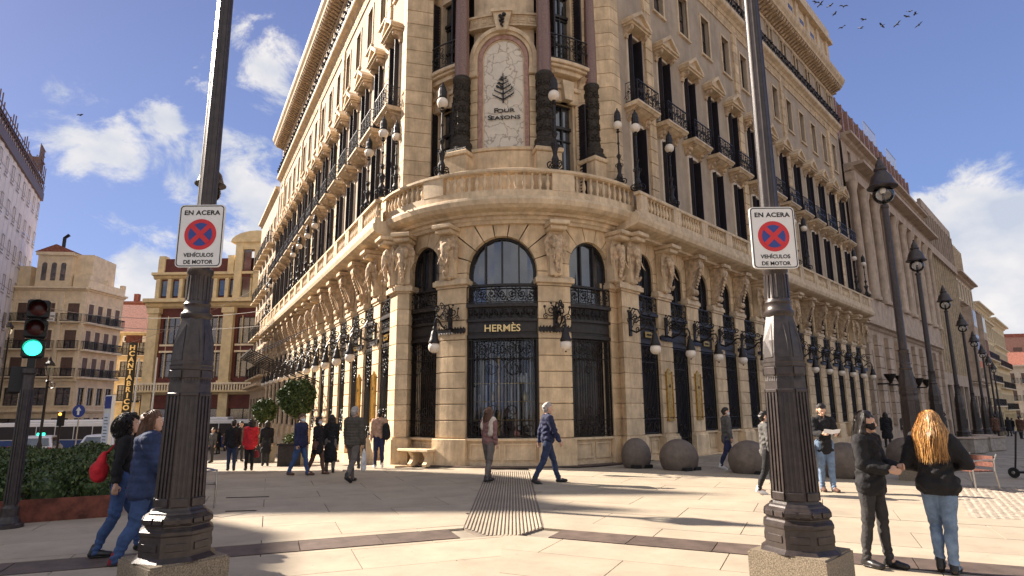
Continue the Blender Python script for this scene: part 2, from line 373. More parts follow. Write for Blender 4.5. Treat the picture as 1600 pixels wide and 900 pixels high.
SPL, S0L, NBL, ENDL = 2.06, 0.95, 16, 33.4
JZ = [.82, 1.34, 1.82, 2.29, 2.77, 3.25, 3.76, 4.36, 4.88, 5.40]
BR = [(S0R+SPR*k) for k in range(NBR)]; BL = [-(S0L+SPL*k) for k in range(NBL)]
# ---- ironwork
def scroll_panel(w, z0, z1, y=0, cell=.34, r=.011, n=4):
    mb = MB(); k = max(1, round(w/cell)); c = w/k; h = z1-z0
    mb.box(-w/2, w/2, y-.012, y+.012, z0, z0+.03); mb.box(-w/2, w/2, y-.02, y+.02, z1-.035, z1)
    for i in range(k):
        cx = -w/2+c*(i+.5); cz = (z0+z1)/2; s = 1 if i % 2 else -1; rr = min(c, h)*.46
        mb.tube(spiral(cx, cz, rr, PI/2, 1.5, 12, s, y), r*1.3, n)
        mb.tube(spiral(cx+s*rr*.55, z0+h*.22, h*.17, 0, 1.1, 7, s, y), r, n)
        mb.tube(spiral(cx-s*rr*.55, z1-h*.22, h*.17, PI, 1.1, 7, s, y), r, n)
        mb.ball((cx, y-.01, cz), .035, 6, 4)
        mb.box(-w/2+c*i-.009, -w/2+c*i+.009, y-.012, y+.012, z0, z1)
    mb.box(w/2-.018, w/2, y-.012, y+.012, z0, z1)
    return mb
def grille(w, z0, z1, y=0, sp=.095, r=.009):
    mb = MB(); n = max(2, round(w/sp)); h = z1-z0
    for z in (z0+.02, z0+h*.16, z1-h*.20, z1-.02): mb.box(-w/2, w/2, y-.014, y+.014, z-.016, z+.016)
    for x in (-w/2+.02, w/2-.02): mb.box(x-.02, x+.02, y-.02, y+.02, z0, z1)
    for x in (-w/2+.14, w/2-.14):
        mb.box(x-.012, x+.012, y-.014, y+.014, z0, z1)
        k = int(h/.16)
        for i in range(k):
            zc = z0+.1+i*(h-.2)/k; xx = x-.06 if x > 0 else x+.06
            xx = (x + (w/2-.04 if x > 0 else -w/2+.04))/2
            mb.tube([(xx, y, zc), (xx+.04, y, zc+.05), (xx, y, zc+.1), (xx-.04, y, zc+.05), (xx, y, zc)], .006, 3)
    for i in range(1, n):
        x = -w/2+w*i/n
        if abs(x) < w/2-.15: mb.box(x-r, x+r, y-r, y+r, z0, z1)
    for zz, s in ((z0+h*.08, 1), (z1-h*.10, -1)):
        k = max(1, round((w-.3)/.26))
        for i in range(k):
            cx = -w/2+.15+(w-.3)*(i+.5)/k
            mb.tube(spiral(cx, zz, h*.065, -PI/2*s, 1.4, 12, 1 if i % 2 else -1, y-.02), .013, 4)
            mb.tube(spiral(cx+.05, zz+s*h*.10, h*.035, PI/2*s, 1.2, 8, -1 if i % 2 else 1, y-.02), .010, 4)
    cx = 0; zz = z1-h*.3
    for s in (-1, 1):
        mb.tube(spiral(cx+s*w*.16, zz, w*.13, PI/2, 1.4, 12, s, y-.02), .012, 4)
        mb.tube(spiral(cx+s*w*.14, z0+h*.26, w*.11, -PI/2, 1.4, 12, -s, y-.02), .012, 4)
    return mb
def iron_band(w, z, y, leaves=True):
    mb = MB().box(-w/2, w/2, y-.03, y+.03, z-.055, z+.055)
    k = int(w/.09)
    for i in range(k):
        x = -w/2+w*(i+.5)/k
        for s in (-1, 1):
            mb.add([(x-.04, y-.035, z+s*.05), (x+.04, y-.035, z+s*.05), (x+.015, y-.055, z+s*(.11+.02*(i % 2)))], [(0,1,2)])
            mb.add([(x-.04, y+.02, z+s*.05), (x+.04, y+.02, z+s*.05), (x+.015, y-.05, z+s*(.11+.02*(i % 2)))], [(2,1,0)])
    return mb
# ---- stone pieces
def pier(fr, xc, w, ledge=True):
    if (w) not in PC:
        core = MB().box(-w/2+.02, w/2-.02, -.10, .45, 0, 5.68)
        st = [(MB().box(-w/2, w/2, -.14, .42, a+.012, b-.012, .012)).mesh('pier_stone', 'stone') for a, b in zip(JZ[:-1], JZ[1:])]
        pl = MB().box(-w/2-.05, w/2+.05, -.24, .42, 0, .72, .02); pl.prism([(-w/2-.05, .72), (w/2+.05, .72), (w/2, .80), (-w/2, .80)], -.20, .42)
        im = MB().box(-w/2-.03, w/2+.03, -.18, .4, 5.40, 5.47); im.box(-w/2-.07, w/2+.07, -.23, .4, 5.47, 5.62, .02); im.box(-w/2-.04, w/2+.04, -.19, .4, 5.62, 5.68)
        bd = iron_band(w, 4.04, -.17)
        PC[w] = (core.mesh('pier', 'trim'), st, pl.mesh('plinth_stone', 'stone'), im.mesh('impost', 'trim'), bd.mesh('iron_band', 'iron'))
    core, st, pl, im, bd = PC[w]; mt = fr @ T(xc, 0, 0)
    p = hp('pier', core, mtx=mt)
    for s in st: obj('pier_stone', s, p)
    obj('plinth_stone', pl, p); obj('impost', im, p); obj('iron_band', bd, p)
    return p
PC = {}
def poly_stone(poly, z0, z1):
    mb = MB(); mb.prism(poly, z0, z1, 'z'); return mb
def off_poly(poly, d):
    # moves outline outwards (approx.) about its open front edge
    c = Vector((sum(p[0] for p in poly)/len(poly), sum(p[1] for p in poly)/len(poly))); o = []
    n = len(poly)
    for i, p in enumerate(poly):
        a = Vector(poly[i-1]); b = Vector(p); e = Vector(poly[(i+1) % n])
        n1 = Vector(((b-a).y, -(b-a).x)).normalized(); n2 = Vector(((e-b).y, -(e-b).x)).normalized(); m = (n1+n2)
        if m.length < .2: m = n1
        m = m.normalized()*d/max(.5, (m.normalized().dot(n1)))
        if m.dot(b-c) < 0 and False: m = -m
        o.append((b.x+m.x, b.y+m.y))
    return o
def area(poly): return sum(poly[i-1][0]*p[1]-p[0]*poly[i-1][1] for i, p in enumerate(poly))/2
def poly_pier(poly, name='pier'):
    if area(poly) < 0: poly = poly[::-1]
    p = hp(name, poly_stone(off_poly(poly, -.03), 0, 5.68), 'trim')
    for a, b in zip(JZ[:-1], JZ[1:]): obj('pier_stone', poly_stone(poly, a+.012, b-.012), p, m='stone')
    obj('plinth_stone', poly_stone(off_poly(poly, .09), 0, .76).merge(poly_stone(off_poly(poly, .05), .76, .81)), p, m='stone')
    im = poly_stone(off_poly(poly, .04), 5.40, 5.47).merge(poly_stone(off_poly(poly, .13), 5.47, 5.62)).merge(poly_stone(off_poly(poly, .08), 5.62, 5.68))
    obj('impost', im, p, m='trim')
    return p
# arches: radial stones from the opening to the slab above
def arch_stones(w, half, z_imp, z_spr, z_top, n, y0=0.0, y1=.35):
    r = w/2; out = []
    for s in (-1, 1):     # jamb stones beside the springing
        if z_spr-z_imp > .12:
            nj = 2 if z_spr-z_imp > .5 else 1
            for j in range(nj):
                a = z_imp+(z_spr-z_imp)*j/nj; b = z_imp+(z_spr-z_imp)*(j+1)/nj
                x0, x1 = sorted((s*r, s*half)); out.append(MB().box(x0, x1, y0, y1, a+.006, b-.006, .01))
    def outer(a):
        dx, dz = math.cos(a), math.sin(a); t = 1e9
        if abs(dx) > 1e-6: t = min(t, half/abs(dx))
        if dz > 1e-6: t = min(t, (z_top-z_spr)/dz)
        return (dx*t, z_spr+dz*t)
    ca = math.atan2(z_top-z_spr, half)
    for i in range(n):
        a0 = PI*i/n+.012; a1 = PI*(i+1)/n-.012
        pts = [(r*math.cos(a0+(a1-a0)*k/4), z_spr+r*math.sin(a0+(a1-a0)*k/4)) for k in range(5)]
        o = [outer(a1)]
        for c, pc in ((PI-ca, (-half, z_top)), (ca, (half, z_top))):
            if a0 < c < a1: o.append(pc)
        o.append(outer(a0))
        pol = pts+o
        mb = MB(); mb.prism(pol, y0-.005*(i % 2), y1); out.append(mb)
    return out
# ---- ground floor bay
GW = 1.24
def window_meshes(w, apex, door=False, zs=.82):
    r = w/2; spr = apex-r; d = {}
    f = MB(); f.box(-r, r, .12, .30, 3.86, 4.84); f.box(-r, r, .06, .30, 3.78, 3.90, .01); f.box(-r, r, .04, .3, 4.30, 4.38); f.box(-r, r, .0, .30, 4.74, 4.86, .015)
    f.box(-r+.05, r-.05, .08, .12, 3.98, 4.22)
    f.box(-r, r, .22, .32, 5.42, 5.50)
    for s in (-1, 1): f.box(min(s*r, s*(r-.07)), max(s*r, s*(r-.07)), .20, .32, 0 if door else zs, spr)
    nm = 3 if w > 1.8 else 2
    for i in range(nm):
        x = -r+w*(i+1)/(nm+1); zt = spr+math.sqrt(max(0, r*r-x*x)); f.box(x-.025, x+.025, .22, .30, 5.45, zt)
    for i in range(12):
        a0 = PI*i/12; a1 = PI*(i+1)/12
        pol = [(r*math.cos(a0), spr+r*math.sin(a0)), (r*math.cos(a1), spr+r*math.sin(a1)), ((r-.06)*math.cos(a1), spr+(r-.06)*math.sin(a1)), ((r-.06)*math.cos(a0), spr+(r-.06)*math.sin(a0))]
        f.prism(pol, .20, .30)
    d['frame'] = f
    pn = MB(); arcp = [(r*math.cos(PI*i/12), spr+r*math.sin(PI*i/12)) for i in range(13)]
    pn.prism([(r, 4.8)]+arcp+[(-r, 4.8)], .31, .33); d['upper'] = pn
    d['lower'] = MB().box(-r, r, .34, .36, 0 if door else zs, 3.9)
    d['grille'] = grille(w-.03, .03 if door else zs+.03, 3.76, .10)
    d['rail'] = scroll_panel(w, 4.88, 5.42, .05, .3)
    d['lintel'] = scroll_panel(w-.1, 4.40, 4.72, .085, .16, .008)
    return d
WC = {}
def gf_window(fr, xc, door=False, gold=False):
    k = door
    if k not in WC: WC[k] = {a: b.mesh(a, {'frame':'darkmetal','upper':'glass','lower':'shopglass'}.get(a, 'iron')) for a, b in window_meshes(GW, 6.94, door).items()}
    c = WC[k]; w = hp('shop_door' if door else 'shop_window', c['frame'], mtx=fr @ T(xc, -.13, 0))
    obj('fanlight_pane', c['upper'], w); obj('pane', c['lower'], w); obj('grille', c['grille'], w); obj('balcony_rail', c['rail'], w); obj('scroll_lintel', c['lintel'], w)
    if gold:
        g = MB().box(-.24, .24, .03, .05, 4.0, 4.2); 
        obj('gold_plate', g, w, m='brass')
        for i in range(3): pass
        obj('lettering', text_mesh('HERMÈS', .085, .004, 'black'), w, T(0, .025, 4.065))
    return w
def dado(fr, xc, w):
    if 'd' not in DDC:
        b = MB().box(-w/2, w/2, .06, .40, 0, .80); b.box(-w/2, w/2, -.04, .40, .74, .815, .015); b.box(-w/2, w/2, .0, .3, 0, .12)
        for s in (-1, 1):
            x0, x1 = sorted((s*.05, s*(w/2-.06))); 
            for a in ((x0, x1, .2, .25), (x0, x1, .62, .67), (x0, x0+.05, .25, .62), (x1-.05, x1, .25, .62)): b.box(a[0], a[1], .03, .08, a[2], a[3])
        DDC['d'] = b.mesh('window_apron', 'trim')
    hp('window_apron', DDC['d'], mtx=fr @ T(xc, 0, 0))
DDC = {}
AS = [a.mesh('voussoir', 'stone') for a in arch_stones(GW, SPR/2-.003, 5.68, 6.94-GW/2, 7.34, 5)]
ASL = [a.mesh('voussoir', 'stone') for a in arch_stones(GW, SPL/2-.003, 5.68, 6.94-GW/2, 7.34, 5)]
for fr, xs, sp, AA in ((FRR, BR, SPR, AS), (FRL, BL, SPL, ASL)):
    for i, x in enumerate(xs):
        door = (i == 1)
        gf_window(fr, x, door, gold=(i in (0, 2)))
        if not door: dado(fr, x, GW+.02)
        a = hp('arch', MB().box(-sp/2, sp/2, .36, .45, 6.96, 7.34), 'trim', fr @ T(x, 0, 0))
        for q in AA: obj('voussoir', q, a)
        sg = 1 if fr is FRR else -1
        pier(fr, x+sg*sp/2, round(sp-GW, 3))
# corner piers joining the drum and the facades
pr_ = [dpt(t, 4.5) for t in (48.2, 50, 52, 53.5)]+[fpt(FRR, s, -.14) for s in (.25, .7, BR[0]-GW/2)]+[fpt(FRR, BR[0]-GW/2, .4), fpt(FRR, 0, .5), dpt(48.2, 4.1)]
poly_pier(pr_)
pl_ = [fpt(FRL, BL[0]+GW/2, .4), fpt(FRL, BL[0]+GW/2, -.14), fpt(FRL, .40, -.14), (-3.36, 19.97), (-3.30, 20.36), dpt(-45.6, 4.05), fpt(FRL, .4, .7)]
poly_pier(pl_)
# drum piers, curved courses
for t in (-21, 21):
    p = hp('pier', bend(MB().box(-.50, .50, .03, .5, 0, 5.68), t, 4.5), 'trim')
    def cur(w, y0, y1, z0, z1, bv=.012):
        mb = MB(); n = 5
        for i in range(n): pass
        vs = []
        for i in range(n+1):
            x = -w/2+w*i/n; e = bv
            for y, z in ((y1, z0), (y0+e, z0), (y0, z0+e), (y0, z1-e), (y0+e, z1), (y1, z1)): vs.append((x, y, z))
        fs = [(i*6+j, i*6+(j+1) % 6, (i+1)*6+(j+1) % 6, (i+1)*6+j) for i in range(n) for j in range(6)]+[tuple(range(6)), tuple(n*6+j for j in range(6))]
        return bend(mb.add(vs, fs), t, 4.5)
    for a, b in zip(JZ[:-1], JZ[1:]): obj('pier_stone', cur(1.04, -.03, .4, a+.012, b-.012), p, m='stone')
    obj('plinth_stone', cur(1.14, -.13, .4, 0, .80, .02), p, m='stone')
    obj('impost', cur(1.10, -.07, .4, 5.40, 5.47).merge(cur(1.22, -.17, .4, 5.47, 5.63, .02)).merge(cur(1.14, -.11, .4, 5.63, 5.68)), p, m='trim')
    obj('iron_band', bend(iron_band(1.06, 4.04, -.06), t, 4.5), p, m='iron')
# drum windows
def bigger(mb, n=8):  # split long boxes so that they bend
    bm = bmesh.new(); vs = [bm.verts.new(v) for v in mb.v]
    for f in mb.f:
        try: bm.faces.new([vs[i] for i in f])
        except Exception: pass
    xs = [v[0] for v in mb.v]; x0, x1 = min(xs), max(xs)
    for i in range(1, n):
        g = bm.verts[:]+bm.edges[:]+bm.faces[:]
        bmesh.ops.bisect_plane(bm, geom=g, plane_co=(x0+(x1-x0)*i/n, 0, 0), plane_no=(1, 0, 0))
    o = MB(); bm.verts.index_update(); o.v = [tuple(v.co) for v in bm.verts]; o.f = [tuple(v.index for v in f.verts) for f in bm.faces]; bm.free(); return o
for t, w, apex, nv in ((0, 2.24, 6.97, 9), (37.8, 1.60, 6.92, 7), (-36.3, 1.44, 6.92, 7)):
    d = window_meshes(w, apex)
    if t:
        for q_ in d.values(): q_.xf(lambda p: p+Vector((0, -.06, 0)))
    win = hp('shop_window', bend(bigger(d['frame']), t, 4.5), 'darkmetal')
    obj('fanlight_pane', bend(bigger(d['upper']), t, 4.5), win, m='glass'); obj('pane', bend(bigger(d['lower'], 4), t, 4.5), win, m='clearglass' if t == 0 else 'shopglass')
    obj('grille', bend(d['grille'], t, 4.5), win, m='iron'); obj('balcony_rail', bend(bigger(d['rail'], 6), t, 4.5), win, m='iron'); obj('scroll_lintel', bend(d['lintel'], t, 4.5), win, m='iron')
    ap = MB().box(-w/2, w/2, .10, .40, 0, .80); ap.box(-w/2, w/2, -.02, .4, .745, .815, .01); ap.box(-w/2, w/2, .04, .4, 0, .12)
    k = 2
    for i in range(k):
        x0 = -w/2+.06+(w-.12)*i/k+.05; x1 = -w/2+.06+(w-.12)*(i+1)/k-.05
        for a in ((x0, x1, .2, .25), (x0, x1, .62, .67), (x0, x0+.05, .25, .62), (x1-.05, x1, .25, .62)): ap.box(a[0], a[1], .06, .11, a[2], a[3])
    hp('window_apron', bend(bigger(ap), t, 4.5), 'trim')
    half = {0: R(21)*4.5, 37.8: R(16.8)*4.5, -36.3: R(15.3)*4.5}[t]
    a = hp('arch', bend(bigger(MB().box(-half, half, .36, .45, apex+.02, 7.6)), t, 4.5), 'trim')
    for q in arch_stones(w, half-.003, 5.68, apex-w/2, 7.62, nv): obj('voussoir', bend(bigger(q, 3), t, 4.5), a, m='stone')
    if t == 0:
        obj('lettering', text_mesh('HERMÈS', .30, .012, 'gold', 1.05, .004), win, drum(0, 4.44) @ T(.02, 0, 3.985), label='gold letters of the shop name on the dark band')
# brass plates on facade piers
for fr, xs in ((FRR, (BR[0]+SPR/2, BR[1]+SPR/2)), (FRL, (BL[0]-SPL/2, BL[1]-SPL/2))):
    for x in xs:
        b = MB().box(-.17, .17, -.19, -.145, 1.35, 2.85, .01); b.prism([(-.17, 2.85), (.17, 2.85), (.08, 2.95), (0, 3.02), (-.08, 2.95)], -.19, -.15)
        pb = hp('brass_plaque', b, 'brass', fr @ T(x, 0, 0)); fr2 = MB()
        for a in ((-.21, -.17), (.17, .21)): fr2.box(a[0], a[1], -.21, -.145, 1.28, 2.9)
        fr2.box(-.23, .23, -.21, -.145, 1.24, 1.31); obj('plaque_frame', fr2, pb, m='brass')
        obj('lettering', text_mesh('H', .16, .004, 'black'), pb, T(0, -.196, 2.35))
# ---- slab, balustrade
SP_F = [(.35, 7.32), (-.35, 7.32), (-.35, 7.40), (-.78, 7.50), (-.88, 7.56), (-.93, 7.70), (-.93, 7.80), (-.87, 7.84), (-.87, 7.92), (.35, 7.92)]
for fr, e, s in ((FRR, ENDR, 1), (FRL, ENDL, -1)):
    mb = MB(); a, b = sorted((s*(.25 if s > 0 else .0), s*e)); mb.prism(SP_F, a, b, 'x'); hp('balcony_slab', mb, 'trim', fr)
def sw(name, prof, t0, t1, m='trim', parent=None, n=40):
    mb = MB(); mb.sweep(prof, AX-t0, AX-t1, n, (DC.x, DC.y)); return hp(name, mb, m, parent=parent)
TA, TB = -57, 58
sw('balcony_slab', [(3.2, 7.55), (4.85, 7.55), (4.90, 7.62), (5.14, 7.68), (5.26, 7.78), (5.30, 7.92), (5.28, 8.00), (5.20, 8.04), (5.20, 8.10), (3.2, 8.10)], TA, TB)
sw('cornice_ring', [(4.3, 7.34), (4.62, 7.34), (4.66, 7.42), (4.72, 7.45), (4.74, 7.56), (4.3, 7.56)], TA+4, TB-5)
BAL = MB().lathe([(.055, 0), (.055, .05), (.04, .07), (.035, .10), (.062, .18), (.07, .24), (.055, .32), (.032, .42), (.028, .47), (.042, .49), (.042, .51), (.052, .53), (.052, .56)], 10).mesh('baluster', 'trim', True)
bt = hp('balustrade', MB().sweep([(5.0, 8.10), (5.20, 8.10), (5.20, 8.24), (5.0, 8.24)], AX-TA, AX-TB, 40, (DC.x, DC.y)), 'trim')
obj('coping', MB().sweep([(4.96, 8.79), (5.00, 8.79), (5.20, 8.79), (5.25, 8.83), (5.25, 8.90), (5.20, 8.93), (4.97, 8.93)], AX-TA, AX-TB, 48, (DC.x, DC.y)), bt, m='trim')
DIES = [(-57, -53.5), (-28.5, -20), (18.5, 26.5), (55, 58)]
for a, b in DIES: obj('pedestal', MB().arc(5.01, 5.21, AX-b, AX-a, 8.24, 8.79, 5, (DC.x, DC.y)), bt, m='trim')
for (a0, b0), (a1, b1) in zip(DIES[:-1], DIES[1:]):
    n = round((a1-b0)/2.72)
    for i in range(n):
        x, y = dpt(b0+(a1-b0)*(i+.5)/n, 5.10); obj('baluster', BAL, bt, T(x, y, 8.235))
for fr, xs, sp, e, s in ((FRR, BR, SPR, ENDR, 1), (FRL, BL, SPL, ENDL, -1)):
    mb = MB(); a, b = sorted((s*.45 if s > 0 else .0, s*e)); mb.box(a, b, -.86, -.66, 7.92, 8.04); bt = hp('balustrade', mb, 'trim', fr)
    obj('coping', MB().box(a, b, -.88, -.64, 8.56, 8.68, .02), bt, m='trim')
    if s > 0:
        obj('pedestal', MB().box(.55, .95, -.85, -.67, 8.04, 8.56), bt, m='trim')
    for i, x in enumerate(xs):
        px = x+s*sp/2
        if i < len(xs): 
            d = MB().box(px-.27, px-.04, -.87, -.66, 8.04, 8.56); d.box(px+.04, px+.27, -.87, -.66, 8.04, 8.56); d.box(px-.04, px+.04, -.85, -.66, 8.04, 8.56); obj('pedestal', d, bt, m='trim')
        lo = px-s*(sp-.29) if i else (1.0 if s > 0 else -.02)
        hi = px-s*.29
        obj('back_panel', MB().box(min(lo, hi), max(lo, hi), -.70, -.66, 8.04, 8.56), bt, m='trim')
        n = 8 if i < 9 else 8; n = max(3, round(abs(hi-lo)/.20))
        if i < 12:
            for k in range(n): obj('baluster', BAL, bt, T(lo+(hi-lo)*(k+.5)/n, -.76, 8.02) @ Matrix.Diagonal((1, 1, .96, 1)))
        else:
            mb = MB()
            for k in range(n): mb.box(lo+(hi-lo)*(k+.5)/n-.05, lo+(hi-lo)*(k+.5)/n+.05, -.82, -.71, 8.04, 8.56)
            obj('baluster_row', mb, bt, m='trim')
# ---- elephant heads and scroll brackets
def eleph():
    c = [((0,-.22,6.72), .25, (0,-.05,6.55), .22), ((.09,-.40,6.80), .13, (.07,-.42,6.62), .12), ((-.09,-.40,6.80), .13, (-.07,-.42,6.62), .12), ((0,-.46,6.66), .14, (0,-.50,6.40), .11),
         ((0,-.50,6.42), .11, (0,-.42,6.10), .085), ((0,-.42,6.10), .085, (.01,-.36,5.88), .07), ((.01,-.36,5.88), .07, (.02,-.45,5.77), .065), ((.02,-.45,5.77), .065, (.03,-.54,5.84), .05), ((0,-.2,6.5), .2, (0,-.10,5.9), .14), ((0,-.1,5.95), .16, (0,-.12,5.74), .13)]
    for s in (-1, 1):
        c += [((s*.20,-.20,6.92), .10, (s*.30,-.24,6.70), .12, (1,.42)), ((s*.30,-.24,6.72), .12, (s*.27,-.20,6.42), .10, (1,.4)), ((s*.27,-.2,6.42), .09, (s*.20,-.16,6.20), .05, (1,.5)),
              ((s*.12,-.46,6.42), .035, (s*.17,-.58,6.18), .026), ((s*.17,-.58,6.18), .026, (s*.17,-.66,6.08), .014), ((s*.14,-.44,6.78), .05, (s*.15,-.46,6.76), .045),
              ((s*.10,-.1,6.3), .09, (s*.13,-.1,5.85), .06)]
    for k in range(5): z = 6.35-.1*k; c.append(((-.07,-.55+.03*k,z), .022, (.07,-.55+.03*k,z), .022))
    return blobmesh('elephant_head', c, .016, 'carved', 1, .014, 11)
EL = eleph(); EL.transform(Matrix.Diagonal((.92, .80, 1, 1)))
ELB = MB().box(-.32, .32, -.64, .1, 7.20, 7.33, .02); ELB.box(-.27, .27, -.52, .1, 7.06, 7.20, .03); ELB.box(-.21, .21, -.20, .1, 5.68, 7.1, .03)
ELB = ELB.mesh('bracket_block', 'trim')
SCB = MB(); pr = []
for i in range(17):
    t = i/16; z = 7.2-1.42*t
    y = -.10-.52*(1-t)**1.6-.10*math.sin(t*PI*2)*(.6)
    pr.append((y, z))
SCB.prism([(.1, 7.199)]+pr+[(.1, 5.78)], -.125, .125, 'x')
for s in (-1, 1): SCB.prism([(.1, 7.2)]+[(y-.04, z) for y, z in pr]+[(.1, 5.78)], s*.17, s*.12, 'x')
for (y, z, r) in ((-.50, 6.98, .17), (-.20, 5.98, .12)):
    m2 = MB().lathe([(r, -.195), (r, .195)], 14); m2.xf(lambda p: Vector((p.z, y+p.x, z+p.y))); SCB.merge(m2)
    m2 = MB().lathe([(r*.5, -.22), (r*.5, .22)], 10); m2.xf(lambda p: Vector((p.z, y+p.x, z+p.y))); SCB.merge(m2)
for k in range(6): SCB.ball((0, -.60+.05*k, 6.75-.12*k), .09-.006*k, 8, 5, (1.3, .7, 1))
SCB.box(-.3, .3, -.78, .1, 7.20, 7.33)
SCB.box(-.24, .24, -.24, .1, 5.68, 5.78)
SCB.xf(lambda p: Vector((p.x, p.y*.78, p.z))); SCB = SCB.mesh('scroll_bracket', 'carved')
def elephant(mtx):
    b = hp('elephant_bracket', ELB, mtx=mtx); obj('elephant_head', EL, b)
for t in (-21, 21): elephant(drum(t, 4.55))
elephant(drum(50, 4.58)); elephant(T(-3.50, 20.05, 0) @ RZ(R(-12)))
elephant(FRR @ T(.78, -.12, 0)); elephant(FRL @ T(.02, -.12, 0))
for fr, xs, sp, s, NE in ((FRR, BR, SPR, 1, (0, 4, 5, 6, 11, 12)), (FRL, BL, SPL, -1, (0, 5, 6, 7, 13, 14, 15))):
    for i, x in enumerate(xs):
        if i in NE: elephant(fr @ T(x+s*sp/2, -.12, 0))
        else: hp('scroll_bracket', SCB, mtx=fr @ T(x+s*sp/2, -.1, 0))
# ---- upper storeys
def wall_grid(x0, x1, z0, z1, ops, y=0, dep=.24, arch=()):
    mb = MB(); xs = sorted({x0, x1} | {o[0] for o in ops} | {o[1] for o in ops}); zs = sorted({z0, z1} | {o[2] for o in ops} | {o[3] for o in ops})
    for a, b in zip(xs[:-1], xs[1:]):
        for c, d in zip(zs[:-1], zs[1:]):
            if any(o[0]-1e-6 <= a and b <= o[1]+1e-6 and o[2]-1e-6 <= c and d <= o[3]+1e-6 for o in ops): continue
            mb.add([(a,y,c),(b,y,c),(b,y,d),(a,y,d)], [(0,1,2,3)])
    for o in ops:
        a, b, c, d = o
        mb.add([(a,y,c),(a,y+dep,c),(a,y+dep,d),(a,y,d)], [(0,1,2,3)]); mb.add([(b,y,c),(b,y+dep,c),(b,y+dep,d),(b,y,d)], [(3,2,1,0)])
        mb.add([(a,y,c),(b,y,c),(b,y+dep,c),(a,y+dep,c)], [(3,2,1,0)]); mb.add([(a,y,d),(b,y,d),(b,y+dep,d),(a,y+dep,d)], [(0,1,2,3)])
    return mb
F1 = (-.375, .375, 7.95, 11.70); F2 = (-.36, .36, 12.30, 15.24); F3 = (-.40, .40, 17.30, 19.24); F4 = [(-.46, -.06, 21.0, 23.0), (.06, .46, 21.0, 23.0)]
def trim_frame(o, w=.10, y=-.04, sill=True):
    a, b, c, d = o; mb = MB(); mb.box(a-w, a, y, .03, c, d); mb.box(b, b+w, y, .03, c, d); mb.box(a-w, b+w, y-.005, .03, d, d+w)
    if sill: mb.box(a-w-.03, b+w+.03, y-.05, .03, c-.09, c)
    return mb
def sash(o, y=.18, m='darkmetal', nb=2):
    a, b, c, d = o; mb = MB(); mb.box(a, a+.05, y, y+.04, c, d); mb.box(b-.05, b, y, y+.04, c, d); mb.box(a+.05, b-.05, y, y+.04, d-.06, d); mb.box((a+b)/2-.03, (a+b)/2+.03, y-.005, y+.04, c, d-.06)
    for k in range(1, nb+1): mb.box(a+.05, b-.05, y+.002, y+.036, c+(d-c)*k/(nb+1)-.02, c+(d-c)*k/(nb+1)+.02)
    return mb
def pane(o, y=.21): a, b, c, d = o; return MB().box(a, b, y, y+.02, c, d)
def shutter_pair(o):
    a, b, c, d = o; mb = MB()
    for s, x in ((1, a+.02), (-1, b-.05)): mb.box(x, x+.03, -.20, .16, c+.02, d-.05)
    return mb
wb = {}
for sp, kx in ((SPR, 'R'), (SPL, 'L')):
    wb[kx] = wall_grid(-sp/2, sp/2, 7.9, 23.6, [F1, F2, F3]+F4).mesh('wall', 'stucco')
tr1 = trim_frame(F1, .11, -.05, False).mesh('window', 'pale'); tr2 = trim_frame(F2, .09, -.04, False).mesh('window', 'pale'); tr3 = trim_frame(F3, .09).mesh('window', 'trim')
f4t = MB(); 
for o in F4: f4t.merge(trim_frame(o, .05, -.05))
f4t.box(-.6, .6, -.08, .03, 23.06, 23.2)
tr4 = f4t.mesh('window', 'trim')
def pm(o, nb=2): return sash(o, nb=nb).mesh('sash', 'darkmetal'), pane(o).mesh('pane', 'farglass' if o is F3 else 'glass')
s1, q1 = pm(F1, 3); s2, q2 = pm(F2); s3, q3 = pm(F3, 1); s4a, q4a = pm(F4[0], 1); s4b, q4b = pm(F4[1], 1)
sh1, sh2 = shutter_pair(F1).mesh('shutters', 'shutter'), shutter_pair(F2).mesh('shutters', 'shutter')
KB = MB(); KB.prism([(.0, 11.72), (-.16, 11.78), (-.22, 11.98), (-.50, 12.10), (-.50, 12.20), (.0, 12.20)], -.11, .11, 'x'); KB.ball((0, -.22, 11.95), .1, 8, 5, (1.1, 1, 1)); KB = KB.mesh('bracket', 'carved')
BS = MB(); BS.prism([(.0, 12.14), (-.50, 12.14), (-.56, 12.20), (-.60, 12.22), (-.60, 12.29), (.0, 12.29)], -.78, .78, 'x'); BS.prism([(.0, 12.0), (-.30, 12.06), (-.45, 12.14), (.0, 12.14)], -.66, .66, 'x'); BS = BS.mesh('balcony', 'trim')
RL = scroll_panel(1.46, 12.32, 13.08, -.56, .24, .011)
for s in (-1, 1):
    sd_ = scroll_panel(.50, 12.32, 13.08, 0, .25, .010); sd_.xf(lambda p: Vector((s*.73, p.x-.31, p.z))); RL.merge(sd_)
RLh = RL.mesh('railing', 'iron')
RLs = MB()
for i in range(9): x = -.73+1.46*i/8; RLs.box(x-.012, x+.012, -.572, -.548, 12.30, 13.06)
for z in (12.33, 12.7, 13.06): RLs.box(-.74, .74, -.575, -.545, z-.015, z+.015)
for s in (-1, 1):
    RLs.box(s*.73-.015, s*.73+.015, -.56, 0, 13.04, 13.07)
    for k in range(3): RLs.box(s*.73-.01, s*.73+.01, -.4+.15*k-.01, -.4+.15*k+.01, 12.3, 13.06)
for i in range(4): RLs.tube(spiral(-.55+.365*i, 12.7, .16, PI/2, 1.2, 8, 1 if i % 2 else -1, -.56), .016, 3)
RLs = RLs.mesh('railing', 'iron')
PD = MB(); PD.box(-.62, .62, -.40, .0, 15.42, 15.50); PD.box(-.68, .68, -.48, .0, 15.50, 15.58, .015)
PD.prism([(-.68, 15.58), (-.60, 15.58), (0, 16.02), (.60, 15.58), (.68, 15.58), (.70, 15.66), (0, 16.18), (-.70, 15.66)], -.48, 0)
